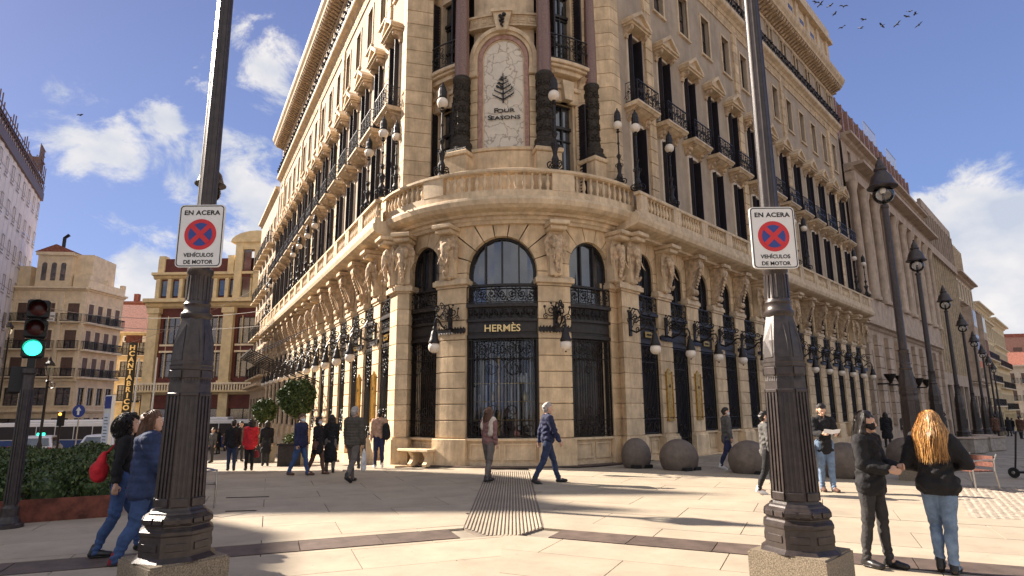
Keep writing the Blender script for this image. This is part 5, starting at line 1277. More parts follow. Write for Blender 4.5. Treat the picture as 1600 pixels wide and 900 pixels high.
for z in (31.2, 32.2, 33.1): sc.box(0, 26, -1.14, -1.06, z, z+.08); sc.box(0, 26, -.24, -.16, z, z+.08)
for z in (30.7, 32.4): sc.box(0, 26, -1.2, -.1, z, z+.12)
for i in range(6): x = 24-.5*i; sc.box(x-.04, x+.04, -1.1, -1.02, 33, 36.5)
sc.box(22, 24.6, -1.2, 0, 34.6, 34.75); sc.box(22, 24.6, -1.1, -1.04, 35.6, 35.7); sc.box(22, 24.6, -1.1, -1.04, 36.4, 36.5)
obj('scaffolding', sc, D, fx, m='brownsteel'); obj('brown_band', MB().box(0, 26, -1.3, 0, 29.9, 31.0), D, fx, m='brownsteel')
# neighbours out of view whose roofs throw the long shadow over the square
E_, fr = mk('stone block with a stepped roofline left of the square, its shadow falling across the paving', 0, 0, 0)
fe = Matrix.Translation((-36.5, 14, 0)) @ RZ(R(90)) if False else Matrix.Translation((-36.5, 33.0, 0)) @ RZ(R(-90))
# local x runs towards the camera (-y) so the outside faces +x ; mirrored below
fe = Matrix.Translation((-36.5, 5.0, 0)) @ RZ(R(90))          # x runs along +y, y inward runs to -x
facade(E_, fe, 27.8, 0, 21.8, [(z, 2.2, [1.5+3.1*i for i in range(9)], 1.2, 'plain', 1.8) for z in (4.5, 8.2, 11.9, 15.6)]+[(.2, 3.2, [1.8+3.9*i for i in range(7)], 2.2, 'bare', 0)], 'creamwall', 'creamtrim', depth=14)
cornice(E_, fe, -.1, 27.9, 21.3, .6, .5)
prof = [(0, 21.8), (0, 23.4), (8, 24.3), (17.2, 24.3), (18.9, 23.8), (19.4, 22.6), (21.6, 22.4), (22.0, 25.4), (22.6, 26.4), (23.0, 27.7), (23.3, 26.6), (24.0, 26.3), (25.2, 27.2), (25.8, 29.0), (26.1, 27.4), (27.0, 26.6), (27.8, 25.6), (27.8, 21.8)]
obj('stepped_roof', MB().prism(prof, .1, 13), E_, fe, m='rooftile')
# ------------------------------------------------------------------ right street
B2, fr = mk('grey bank building with giant columns and a brown modern roof storey, next to the hotel', 0, 0, 0)
f2 = FRR @ T(ENDR+.45, 0, 0); L2 = 27.5; nb = 9; sp2 = L2/nb; cx = [sp2*(i+.5) for i in range(nb)]
facade(B2, f2, L2, -3, 20.9, [(0.9, 4.6, cx, .9, 'bare', 0), (9.6, 3.2, cx, 1.1, 'bare', 0), (13.4, 3.0, cx, 1.1, 'bare', 0), (18.7, 1.2, cx, .8, 'plain', 0)], 'greystone', 'greystone', depth=12)
for i in range(nb+1):
    x = sp2*i
    x0, x1 = max(0, x-.62), min(L2, x+.62)
    for k in range(8):
        obj('pier_stone', MB().box(x0, x1, -.26, .03, .4+.78*k+.02, .4+.78*(k+1)-.02, .015), B2, f2, m='greystone')
    for dx in ((-.36, .36) if 0 < i < nb else (0.3 if i == 0 else -.3,)):
        cl_ = obj('column', MB().lathe([(.36, 9.1), (.36, 9.3), (.28, 9.4), (.28, 12), (.24, 16.5), (.34, 16.9), (.38, 17.2)], 10, (x+dx, -.32)), B2, f2, m='greystone', smooth=True)
cornice(B2, f2, 0, L2, 6.9, .5, .5, 'greystone'); obj('entablature', MB().box(0, L2, -.35, .03, 7.4, 9.1), B2, f2, m='greystone')
obj('entablature', MB().box(0, L2, -.62, .03, 17.2, 17.9), B2, f2, m='greystone'); cornice(B2, f2, -.1, L2, 17.9, 1.3, .6, 'greystone'); cornice(B2, f2, 0, L2, 20.4, .7, .5, 'greystone')
for x, w in ((-.0, 4), (L2-4, 4)): pass
top = obj('roof_storey', MB().box(0, L2, 1.2, 10, 20.9, 24.6).merge(MB().box(-.1, L2+.1, .9, 10, 24.6, 25.1)), B2, f2, m='brownsteel')
for i in range(18): obj('roof_fin', MB().box(.4+1.55*i, .62+1.55*i, .55, 1.2, 20.9, 24.6), B2, f2, m='redpanel' if False else 'pinkmarble')
for i in range(17): obj('roof_pane', MB().box(.8+1.55*i, 1.8+1.55*i, 1.12, 1.18, 21.3, 24.4), B2, f2, m='glass')
for x in (12, 20): 
    mb = MB(); [mb.box(x+.5*k-.02, x+.5*k+.02, .9, .94, 25.1, 26.4) for k in range(9)]; mb.box(x, x+4, .9, .94, 26.35, 26.4); obj('roof_railing', mb, B2, f2, m='steel')

for i in range(5): 
    lb = obj('wall_lamp_bowl', MB().lathe([(.05, 3.2), (.16, 3.4), (.36, 3.75), (.38, 3.85), (.3, 3.85)], 12, (2.2+sp2*i, -.8)), B2, f2, m='iron', smooth=True); obj('bracket', MB().box(2.15+sp2*i, 2.25+sp2*i, -.8, 0, 3.15, 3.25), lb, m='iron')
B3, fr = mk('dark glazed office building with tall white vertical fins, beyond the columned bank', 0, 0, 0)
f3 = FRR @ T(ENDR+.45+L2+.1, 0, 0); L3 = 17.5
obj('wall', MB().box(0, L3, .1, 12, -3, 22.6), B3, f3, m='shutter'); [obj('stone_band', MB().box(0, L3, -a, .1, b, c), B3, f3, m='greystone') for a, b, c in ((.2, 3.8, 5.0), (.4, 17.4, 18.2), (.2, 22, 22.9))]
for i in range(13): obj('fin', MB().box(.2+1.42*i, .34+1.42*i, -.22, .1, 5.0, 17.4), B3, f3, m='trim')
for i in range(13): obj('fin', MB().box(.2+1.42*i, .42+1.42*i, -.3, .1, 18.2, 22.0), B3, f3, m='greystone')
for i in range(12): obj('pane', MB().box(.5+1.42*i, 1.5+1.42*i, .02, .08, 5.2, 17.2), B3, f3, m='glass')
for i in range(5): obj('shop_pier', MB().box(.2+3.5*i, .9+3.5*i, -.2, .1, -2, 3.8), B3, f3, m='greystone')
B4, fr = mk('pinkish stone building with projecting bays and a fin-fronted roof storey, down the right street', 0, 0, 0)
f4 = f3 @ T(L3+.1, 0, 0); L4 = 14.5; cx = [1.5+2.3*i for i in range(6)]
facade(B4, f4, L4, -3.5, 18.0, [(z, 2.3, cx, 1.1, 'plain', 0) for z in (5.0, 8.4, 11.6, 14.8)]+[(-1.5, 4.4, cx, 1.6, 'bare', 0)], 'greystone', 'creamtrim')
cornice(B4, f4, 0, L4, 13.8, .6, .4, 'greystone'); cornice(B4, f4, 0, L4, 17.6, .8, .5, 'greystone'); cornice(B4, f4, 0, L4, 4.1, .5, .4, 'greystone')
obj('bay', MB().box(1, 4.4, -1.1, 0, 4.6, 13.6).merge(MB().box(9.6, 13, -1.1, 0, 4.6, 13.6)), B4, f4, m='greystone')
for x in (1.4, 2.3, 3.2, 10, 10.9, 11.8):
    for z in (5, 8.2, 11.2): obj('bay_window', MB().box(x, x+.7, -1.14, -1.1, z, z+2), B4, f4, m='glass')
obj('roof_storey', MB().box(3, L4, .8, 10, 18, 23.2), B4, f4, m='greystone')
for i in range(9): obj('roof_fin', MB().box(5+1.05*i, 5.25+1.05*i, .45, .8, 18.1, 22.8), B4, f4, m='trim')
for i in range(8): obj('roof_pane', MB().box(5.3+1.05*i, 5.95+1.05*i, .72, .78, 18.3, 22.6), B4, f4, m='glass')
B5, fr = mk('yellow balconied building with chimneys, far down the right street', 0, 0, 0)
f5 = f4 @ T(L4+.1, 0, 0); L5 = 17; cx = [1.3+2.05*i for i in range(8)]
facade(B5, f5, L5, -3.8, 16.0, [(z, 2.3, cx, 1.05, 'plain', 0) for z in (1.8, 5.2, 8.5, 11.6)]+[(14.3, .8, cx, .8, 'bare', 0), (-3, 3.8, cx, 1.4, 'bare', 0)], 'yellowwall', 'creamtrim')
cornice(B5, f5, 0, L5, 13.7, .5, .4); cornice(B5, f5, 0, L5, 15.5, .7, .5)
for z in (1.7, 5.1, 8.4): a, b = rail_mesh(L5-.6, slab='creamtrim'); q = obj('balcony', a, B5, f5 @ T(L5/2, 0, z)); obj('railing', b, q)
for x in (3, 5.2, 7.6): obj('chimney', MB().box(x, x+1.1, 2, 3, 16, 18.6), B5, f5, m='brickred')
obj('roof', MB().prism([(.2, 16), (9, 16), (5, 18)], 0, L5, 'x'), B5, f5, m='rooftile')
B6, fr = mk('last cream building with long continuous balconies at the end of the right street', 0, 0, 0)
f6 = f5 @ T(L5+.1, 0, 0); L6 = 19; cx = [1.3+2.05*i for i in range(9)]
facade(B6, f6, L6, -4, 15.4, [(z, 2.3, cx, 1.05, 'plain', 0) for z in (1.2, 4.6, 8.0, 11.4)]+[(-3.2, 3.6, cx, 1.4, 'bare', 0)], 'yellowwall', 'creamtrim')
cornice(B6, f6, 0, L6, 14.9, .8, .6); cornice(B6, f6, 0, L6, 10.9, .4, .3)
for z in (1.1, 4.5, 7.9): a, b = rail_mesh(L6-.6, slab='creamtrim'); q = obj('balcony', a, B6, f6 @ T(L6/2, 0, z)); obj('railing', b, q)
P1, fr = mk('white building with red shutters closing the far end of the right street', 92.5, 118, 100)
facade(P1, fr, 22, -5, 9.2, [(z, 1.9, [1.2+2.2*i for i in range(9)], 1.1, 'shuttered', 1.6) for z in (-.6, 2.6, 5.8)]+[(-4.6, 3.2, [2+4*i for i in range(5)], 2.2, 'bare', 0)], 'pale', 'pale')
cornice(P1, fr, 0, 22, 8.6, .7, .6, 'pale'); obj('roof', MB().prism([(-.5, 9.2), (9, 9.2), (9, 12), (5, 12)], 0, 22, 'x'), P1, fr, m='rooftile')
P2, fr = mk('pink blank-walled tower house behind the far white building', 97.5, 128, 100)
obj('wall', MB().box(0, 16, 0, 10, -5, 15.6), P2, fr, m='pinkmarble'); obj('parapet', MB().box(-.2, 16.2, -.2, 10, 15.6, 16.2), P2, fr, m='rooftile'); obj('chimney', MB().box(-.2, .8, 0, 1, 16.2, 17.6), P2, fr, m='brickred'); obj('window', MB().box(5, 6.6, -.06, .05, 12.6, 13.4), P2, fr, m='brownsteel')
# hotel end blocks past the last bays on the left wing
f7 = FRL @ T(-ENDL-13.1, 0, 0)
B7, fr = mk('lower cream stone building adjoining the far end of the left hotel wing', 0, 0, 0)
facade(B7, f7, 12.5, -4, 20.5, [(z, 2.5, [1.5+2.4*i for i in range(5)], 1.1, 'plain', 1.6) for z in (4.6, 8.3, 12.0, 15.7)]+[(-2.6, 5.4, [1.5+2.4*i for i in range(5)], 1.5, 'bare', 0)], 'stucco', 'trim'); cornice(B7, f7, 0, 12.5, 20, .35, .5, 'trim'); cornice(B7, f7, 0, 12.5, 3.4, .8, .5, 'trim')
# ------------------------------------------------------------------ people
mat('skin', (.55,.33,.23), .55, var=.05); mat('skin2', (.42,.24,.16), .55, var=.05)
def cloth(n, c, r=.85, var=.18, bump=.5, bs=30): mat('c_'+n, c, r, var=var, scale=7, bump=bump, bscale=bs); return 'c_'+n
for n_, c_ in dict(black=(.011,.010,.012), navy=(.022,.026,.07), denim=(.045,.085,.20), lightdenim=(.16,.23,.34), darkdenim=(.03,.045,.10), red=(.55,.02,.03), grey=(.10,.095,.09), olive=(.085,.072,.055), tan=(.50,.30,.20), mauve=(.25,.13,.12), cream=(.62,.52,.42), trousers=(.15,.125,.11), darktrousers=(.035,.032,.032), bluejacket=(.028,.045,.11), brown=(.12,.06,.04), white=(.7,.68,.66), maroon=(.22,.02,.03)).items(): cloth(n_, c_)
mat('h_dark', (.018,.012,.010), .5, var=.3, scale=40, stretch=(1,1,.15)); mat('h_brown', (.14,.07,.04), .5, var=.3, scale=40, stretch=(1,1,.15)); mat('h_blonde', (.60,.33,.11), .42, var=.5, scale=60, stretch=(1,1,.08), col2=(.16,.07,.025)); mat('h_grey', (.40,.36,.33), .6, var=.2, scale=40)
mat('leather', (.02,.018,.018), .35, var=.2); mat('mask', (.62,.66,.70), .7, var=.03)
def V(*a): return Vector(a)
def person(label, loc, face, H=1.72, legs=((.1,.05),(-.1,.05)), arms=((0,.10,.15),(0,.10,.15)), top='black', bottom='darktrousers', hair='dark', hairstyle='short', skin='skin', coat=.78, bulk=1.0, lbulk=1.0, shoes='leather', lean=0, near=False, mask=None, detail=1, hem=None, quilt=0, headturn=0, headtilt=0, armin=(0,0), feetw=1.0, female=False, bare_legs=None):
    """face: bearing the person faces.  legs: (thigh forward, knee bend).  arms: (shoulder forward, out, elbow bend)."""
    t = thing('person', label, 'person', (0,0,0))
    vx = .011 if near else .017
    hipz = .90; J = {}
    for k, s in ((0, -1), (1, 1)):
        a, b = legs[k]; hip = V(s*.085, 0, hipz); kn = hip+V(s*.01*feetw, math.sin(a), -math.cos(a))*.44; an = kn+V(s*.01*feetw, math.sin(a-b), -math.cos(a-b))*.42; J[s] = (hip, kn, an, a-b)
    dz = .075-min(J[-1][2].z-.0*abs(math.sin(J[-1][3])), J[1][2].z)
    for s in J: J[s] = tuple([p+V(0, 0, dz) for p in J[s][:3]])+(J[s][3],)
    hz = hipz+dz
    def up(x, y, z): return V(x, y+lean*(z-hz), z+0)       # torso leaning forward
    sw_ = .185 if not female else .160
    A = {}
    for k, s in ((0, -1), (1, 1)):
        f, o, e = arms[k]; sh = up(s*sw_, 0, hz+.50)
        d = V(s*math.sin(o), math.sin(f)*math.cos(o), -math.cos(f)*math.cos(o)); el = sh+d*.29
        d2 = V(s*math.sin(o)*(1-armin[k])-s*armin[k]*.9, math.sin(f+e), -math.cos(f+e)).normalized(); wr = el+d2*.25; A[s] = (sh, el, wr, d2)
    neck = up(0, 0, hz+.56); hd = up(0, .015, hz+.70)
    q = Matrix.Rotation(headturn, 3, 'Z') @ Matrix.Rotation(-headtilt, 3, 'X')
    def hp_(x, y, z): return hd+q @ V(x, y, z)
    # --- body: one surface (head, neck, trunk, arms, hands, legs)
    c = [(hp_(0, -.005, .035), .088, hp_(0, .01, .02), .085, (.93, 1)), (hp_(0, .035, -.03), .066, hp_(0, .055, -.07), .045), (neck, .056, hp_(0, -.01, -.05), .055), (hp_(0, .085, .0), .020, hp_(0, .108, -.025), .016),
         (hp_(0, .08, .035), .02, hp_(0, .085, .0), .018), (hp_(-.03, .07, .035), .03, hp_(.03, .07, .035), .03), (hp_(0, .075, -.058), .022, hp_(0, .08, -.064), .02),
         (up(0, 0, hz+.48), .075, up(0, 0, hz+.05), .085, (1.2, 1)), (up(-.12, 0, hz+.49), .05, up(.12, 0, hz+.49), .05), (up(-.05, 0, hz+.0), .085, up(.05, 0, hz), .085)]
    for s in (-1, 1):
        c.append((hp_(s*.083, -.005, .0), .016, hp_(s*.085, -.012, -.035), .013)); c.append((hp_(s*.085, -.012, .012), .018, hp_(s*.085, -.02, .0), .015))
        hip, kn, an, ta = J[s]; c += [(hip, .070, kn, .042), (kn, .042, an+V(0, 0, .03), .032), (kn-V(0, .02, .08), .05, kn-V(0, .01, .2)*1, .04) if False else (an, .036, an+V(0, .11, -.035), .028)]
        sh, el, wr, d2 = A[s]; c += [(sh, .055, el, .040), (el, .040, wr, .027), (wr, .026, wr+d2*.05, .026, (1.25, .8))]
        # palm and five fingers
        pal = wr+d2*.075; side = d2.cross(V(s, 0, 0)); side = side.normalized() if side.length > .1 else V(0, 1, 0); inn = V(-s, 0, 0)
        for fi, (off, ln) in enumerate(((-.030, .062), (-.010, .074), (.010, .070), (.029, .055))):
            b0 = pal+side*off; b1 = b0+(d2*.8+inn*.3).normalized()*ln*.55; b2 = b1+(d2*.35+inn*.9).normalized()*ln*.55
            c += [(wr+d2*.03+side*off*.6, .014, b0, .0105), (b0, .0100, b1, .0092), (b1, .0092, b2, .0080)]
        tb = wr+d2*.02-side*.022; c += [(tb, .014, tb+(d2*.5-side*.6+inn*.4).normalized()*.05, .011), (tb+(d2*.5-side*.6+inn*.4).normalized()*.05, .0105, tb+(d2*.8-side*.3+inn*.6).normalized()*.085, .009)]
    body = obj('body', blobmesh('body', c, .0085 if near else .013, skin if bare_legs is None else skin, 2), t)
    # --- trousers
    tr_ = []
    for s in (-1, 1):
        hip, kn, an, ta = J[s]; m_ = lbulk
        tr_ += [(hip+V(0, -.01, .02), .108*m_, kn, .070*m_), (kn, .069*m_, (kn+an)/2+V(0, -.015, 0), .066*m_), ((kn+an)/2+V(0, -.015, 0), .064*m_, an+V(0, 0, -.01), .050*m_)]
    tr_ += [(up(-.06, -.01, hz+.02), .115, up(.06, -.01, hz+.02), .115), (up(-.05, 0, hz+.15), .095, up(.05, 0, hz+.15), .095)]
    def folds(co, no, amp=.006):
        z = co[:, 2]; w_ = np.sin(z*95+co[:, 0]*30+np.sin(co[:, 1]*40)*1.5)*np.exp(-((z-.12)/.10)**2)*1.0+np.sin(z*70+co[:, 1]*40)*np.exp(-((z-.50)/.09)**2)*.8
        return co+no*(w_*amp)[:, None]
    if bottom: obj('trousers', blobmesh('trousers', tr_, vx, 'c_'+bottom, 2, .010, 9, deform=folds), t)
    # --- coat or jacket with sleeves
    b = bulk
    ct = [(up(-.10, -.005, hz+.50), .075*b, up(.10, -.005, hz+.50), .075*b), (up(0, 0, hz+.46), .105*b, up(0, 0, hz+.26), .100*b, (1.42 if not female else 1.32, 1.12)), (up(0, 0, hz+.28), .100*b, up(0, 0, hz+.05), .108*b, (1.35 if not female else 1.28, 1.14)),
          (up(-.05, 0, hz+.56), .052, up(.05, 0, hz+.56), .052)]
    z = hz+.02; zt = coat*1.0; k = 0
    ct.append((up(0, 0, hz+.06), .112*b, V(0, -.01+lean*(zt-hz)*.4, zt+.10), .118*b*(1.0 if zt > .6 else 1.25), (1.38, 1.12)))
    for s in (-1, 1):
        sh, el, wr, d2 = A[s]; ct += [(sh, .072*b, el, .058*b), (el, .058*b, wr-d2*.015, .044*b)]
    def qd(co, no):
        z = co[:, 2]; xx = co[:, 0]; 
        w_ = (np.sin(z*58+xx*25+np.sin(co[:, 1]*30)*1.6)*.005+np.sin(z*31-xx*42+np.sin(z*17)*2)*.006)*(1.0+.5*np.sin(xx*11+z*6))
        if quilt: w_ = np.abs(np.sin(z*PI/quilt))*.009-.004+np.sin(xx*30+z*20)*.003
        co = co+no*w_[:, None]
        # straight hem
        lo = zt; m_ = (z < lo+.0) & (np.abs(xx) < .30); 
        co[m_, 2] = np.maximum(co[m_, 2], lo); return co
    obj('coat' if coat < .7 else 'jacket', blobmesh('jacket', ct, vx, 'c_'+top, 2, .012, 7, deform=qd), t)
    # --- shoes
    for s in (-1, 1):
        hip, kn, an, ta = J[s]; tip = max(-.6, min(.2, ta)) if an.z > .10 else 0
        fwd = V(s*.12, math.cos(tip), math.sin(tip)).normalized(); heel = an+V(0, -.035, -.035)
        sh_ = [(heel, .042, an+fwd*.08+V(0, 0, -.028), .044), (an+fwd*.08+V(0, 0, -.032), .042, an+fwd*.17+V(0, 0, -.040), .035, (1.25, .95)), (an+V(0, 0, .05), .047, heel+V(0, .01, .01), .045)]
        so = obj('shoe', blobmesh('shoe', sh_, .011, shoes, 1), t)
        sl = blobmesh('sole', [(heel+V(0, 0, -.024), .020, an+fwd*.16+V(0, 0, -.062), .020, (2.0, .9))], .010, 'leather' if shoes != 'c_white' and 'red' not in shoes else 'c_white', 1); obj('sole', sl, so)
    # --- hair
    hm = 'h_'+hair; hc = [(hp_(0, -.025, .055), .092, hp_(0, -.005, .070), .088, (.95, 1)), (hp_(0, -.05, .02), .082, hp_(0, -.045, -.02), .070)]
    if hairstyle == 'short': pass
    elif hairstyle == 'bob': hc += [(hp_(0, -.05, .04), .095, hp_(0, -.05, -.06), .085)]+[(hp_(s*.075, -.02, .03), .045, hp_(s*.08, -.015, -.07), .035) for s in (-1, 1)]
    elif hairstyle == 'long': hc += [(hp_(0, -.04, .03), .092, hp_(0, -.06, -.10), .075, (1.1, .9)), (hp_(0, -.06, -.10), .075, hp_(0, -.07, -.20), .050, (1.4, .8))]+[(hp_(s*.075, -.02, .03), .045, hp_(s*.095, -.03, -.16), .045) for s in (-1, 1)]
    elif hairstyle == 'curly': hc += [(hp_(0, -.05, 0), .10, hp_(0, -.05, -.05), .09)] if near else [(hp_(.09*math.cos(i*1.9), -.03+.07*math.sin(i*1.9), .05-.03*(i % 6)), .062, hp_(.10*math.cos(i*1.9+.3), -.03+.09*math.sin(i*1.9+.3), .03-.03*(i % 6)), .055) for i in range(14) if math.sin(i*1.9) < .5 or i % 6 == 0]
    elif hairstyle == 'hat': hc = [(hp_(0, -.01, .06), .104, hp_(0, 0, .085), .092)]
    if hairstyle == 'hood': hc = [(hp_(0, -.03, .03), .115, hp_(0, -.03, -.02), .110), (hp_(0, -.04, -.05), .11, hp_(0, -.05, -.10), .12, (1.2, 1))]; hm = 'c_'+top
    hd_ = obj('hood' if hairstyle == 'hood' else ('hat' if hairstyle == 'hat' else 'hair'), blobmesh('hair', hc, .011, hm, 1, .014 if hairstyle != 'curly' else .03, 26), t)
    if near and hairstyle in ('long', 'bob'):
        st = MB(); st2 = MB(); rr_ = random.Random(3); wide = .075 if hair == 'blonde' else .012
        for i in range(3000):
            a = rr_.uniform(PI*.90, PI*2.10); e = rr_.uniform(-.1, 1.50); r0 = .107+rr_.uniform(-.004, .006)
            out = V(math.cos(a), math.sin(a), 0); ln = (rr_.uniform(.36, .50) if hairstyle == 'long' else rr_.uniform(.22, .28))
            if hairstyle == 'long' and rr_.random() < .25: ln *= rr_.uniform(.75, .95)
            pts = []; wv = rr_.uniform(0, 6.28); wa = rr_.uniform(.003, .013); fl_ = rr_.uniform(.2, 1.0); nk_ = 9
            for k in range(nk_):
                sd_k = ln*k/(nk_-1); ee = e-sd_k/r0
                if ee > -.05: p = V(out.x*math.cos(ee)*r0, out.y*math.cos(ee)*r0-.012, math.sin(ee)*r0+.04)
                else:
                    dn = sd_k-(e+.05)*r0; g = min(1, dn/.25); rr0 = r0*(1-.12*g)+wide*fl_*math.sin(g*2.2)
                    p = V(out.x*rr0*1.02, min(out.y, .25)*rr0-.012-(.085 if hair == 'blonde' else .05)*g, .035-dn)
                tt = k/(nk_-1); pts.append(p+V(math.sin(wv+tt*8)*wa*tt, math.cos(wv+tt*7)*wa*tt, 0))
            (st if rr_.random() < .62 else st2).tube([hp_(*x) for x in pts], [.0024, .0028, .0030, .0030, .0029, .0027, .0024, .0018, .0005], 3, caps=False)
        if hair == 'blonde': mat('h_blondedark', (.24,.115,.045), .45, var=.3, scale=60, stretch=(1,1,.08))
        obj('hair_strands', st2, hd_, m='h_blondedark' if hair == 'blonde' else hm, smooth=True, kind='stuff')
        obj('hair_strands', st, hd_, m=hm, smooth=True, kind='stuff')
    if near and hairstyle == 'curly':
        st = MB(); rr_ = random.Random(9)
        for i in range(900):
            d = V(rr_.gauss(0, 1), rr_.gauss(0, 1)-.5, rr_.gauss(0, 1)+.2).normalized()
            if d.y > .45 and d.z < .5: continue
            p = V(d.x*.105, d.y*.105-.03, d.z*.105+.03); s1_ = rr_.uniform(.02, .035); ph = rr_.uniform(0, 6.28); a = d.orthogonal().normalized(); b_ = d.cross(a)
            st.tube([hp_(*(p+d*.016*k+(a*math.cos(ph+k*1.5)+b_*math.sin(ph+k*1.5))*s1_*.5+V(0, 0, -.006*k*k*.5))) for k in range(6)], [.005, .005, .005, .0045, .004, .002], 3, caps=False)
        obj('hair_strands', st, hd_, m=hm, smooth=True, kind='stuff')
    if near or detail:
        for s in (-1, 1):
            ey = obj('eye', MB().ball(hp_(s*.032, .082, .012), .0115, 8, 6), t, m='white', smooth=True); obj('iris', MB().ball(hp_(s*.032, .0905, .012), .0055, 6, 5), ey, m='h_dark', smooth=True)
        bw = MB()
        for s in (-1, 1): bw.tube([hp_(s*.015, .095, .032), hp_(s*.034, .093, .038), hp_(s*.052, .080, .032)], .0045, 4)
        obj('eyebrows', bw, t, m='h_dark')
        if not mask: obj('lips', MB().tube([hp_(-.022, .086, -.047), hp_(0, .094, -.045), hp_(.022, .086, -.047)], .006, 5), t, m='pinkmarble', smooth=True)
    if mask:
        obj('face_mask', blobmesh('face_mask', [(hp_(0, .062, -.02), .052, hp_(0, .062, -.062), .044, (1.15, .9)), (hp_(-.05, .03, -.03), .035, hp_(.05, .03, -.03), .035)], .010, mask, 1), t)
    sc_ = H/(hz+.70+.135)
    t.matrix_world = T(loc[0], loc[1], gz(loc[0], loc[1])+.002 if len(loc) == 2 else loc[2]) @ RZ(R(-face)) @ Matrix.Scale(sc_, 4)
    t['_j'] = 0; del t['_j']
    return t, dict(A=A, J=J, hp=hp_, up=up, hz=hz, sc=sc_)
def carry(parent_t, name, label, cat, caps, m, voxel=.012):
    o = obj(name, blobmesh(name, caps, voxel, m, 1, .006, 12)); o.matrix_world = parent_t.matrix_world.copy(); tag(o, label, cat); return o
# the two women at right
p, j = person('woman in black jacket and black face mask with long dark hair, beside the blonde woman', (3.84, 6.95), 146, 1.60, ((.10,.04), (-.08,.06)), ((.20,.14,1.35), (.10,.16,1.3)), 'black', 'darktrousers', 'dark', 'long', coat=.80, near=True, mask='c_black', female=True, shoes='leather', armin=(.6,.6), headturn=.25, lbulk=.92, bulk=1.22)
p, j = person('blonde woman seen from behind in a short black jacket and light blue jeans', (4.40, 6.72), 40, 1.60, ((.16,.40), (-.06,.0)), ((.05,.42,1.2), (.1,.50,1.3)), 'black', 'lightdenim', 'blonde', 'long', coat=.84, near=True, female=True, bulk=1.38, armin=(.8,.9), lbulk=.98, feetw=-2.5)
# man reading a paper
pm_, j = person('bearded man in a dark coat and light jeans reading a sheet of paper', (6.30, 12.95), 186, 1.72, ((.05,.03), (-.05,.03)), ((.35,.12,1.25), (.35,.12,1.25)), 'black', 'lightdenim', 'dark', 'short', coat=.74, near=True, shoes='c_brown', armin=(.45,.45), headtilt=.35, bulk=1.05)
obj('beard', blobmesh('beard', [(j['hp'](0, .055, -.06), .045, j['hp'](0, .065, -.085), .034), (j['hp'](-.05, .03, -.04), .028, j['hp'](.05, .03, -.04), .028)], .010, 'h_dark', 1), pm_)
wl, wr_ = j['A'][-1][2], j['A'][1][2]; mid = (wl+wr_)/2
pp = obj('paper', MB().add([(wl.x-.02, wl.y+.10, wl.z+.02), (wr_.x+.02, wr_.y+.10, wr_.z+.02), (wr_.x+.02, wr_.y+.18, wr_.z+.10), (wl.x-.02, wl.y+.18, wl.z+.10), (mid.x, mid.y+.12, mid.z-.01), (mid.x, mid.y+.20, mid.z+.08)], [(0,4,5,3), (4,1,2,5)]), m='paper'); pp.matrix_world = pm_.matrix_world.copy(); tag(pp, 'pale bluish sheet of paper held open by the man in a dark coat', 'paper')
tb = carry(pm_, 'tote_bag', 'pale cloth bag hanging at the side of the man reading a paper', 'bag', [(V(.26, .0, .92), .05, V(.30, .0, .62), .06, (.5, 2.2)), (V(.24, 0, 1.1), .012, V(.26, .0, .95), .012)], 'c_white')
# couple at left
p1_, j1 = person('walker with dark curly hair and black coat, beside the one in blue', (-4.72, 7.80), 62, 1.63, ((.34,.06), (-.10,.30)), ((.3,.1,.3), (-.2,.1,.2)), 'black', 'denim', 'dark', 'curly', coat=.76, near=True, shoes='leather', bulk=1.05)
p2_, j2 = person('walker in a blue quilted jacket with brown hair, half hidden by the left lamp post', (-4.22, 7.42), 62, 1.66, ((.36,.06), (-.12,.30)), ((-.35,.1,.25), (.35,.1,.3)), 'bluejacket', 'denim', 'brown', 'bob', coat=.70, near=True, shoes='c_maroon', bulk=1.45, quilt=.09, lbulk=1.15)
rb = carry(p1_, 'red_bag', 'bright red cloth bag on the back of the curly haired walker', 'bag', [(V(-.05, -.24, 1.22), .05, V(-.05, -.27, 1.04), .11, (1.1, .8)), (V(-.05, -.27, 1.04), .11, V(-.05, -.27, .97), .10), (V(-.1, -.05, 1.45), .012, V(-.05, -.24, 1.2), .014)], 'c_red')
# pair crossing in front of the shop
p, j = person('woman in a mauve jacket with a cream shawl, walking left of the man in navy', (-.57, 15.06), 35, 1.70, ((.20,.05), (-.18,.20)), ((.15,.12,.35), (-.12,.12,.3)), 'mauve', 'trousers', 'brown', 'bob', coat=.86, female=True, bulk=1.12, near=True)
obj('shawl', blobmesh('shawl', [(j['up'](-.14, .0, j['hz']+.53), .085, j['up'](.14, .0, j['hz']+.53), .085), (j['up'](.11, -.08, j['hz']+.50), .06, j['up'](.12, -.09, j['hz']+.22), .07, (1.2, .6)), (j['up'](-.13, -.04, j['hz']+.50), .07, j['up'](-.16, -.04, j['hz']+.36), .07, (1, .8))], .013, 'c_cream', 2, .02, 9), p)
p, j = person('grey-haired man in a navy jacket and jeans striding right past the shop window', (.80, 14.72), 78, 1.80, ((.34,.05), (-.30,.20)), ((-.35,.12,.25), (.30,.10,.2)), 'navy', 'darkdenim', 'grey', 'short', coat=.84, bulk=1.22, near=True, shoes='leather')
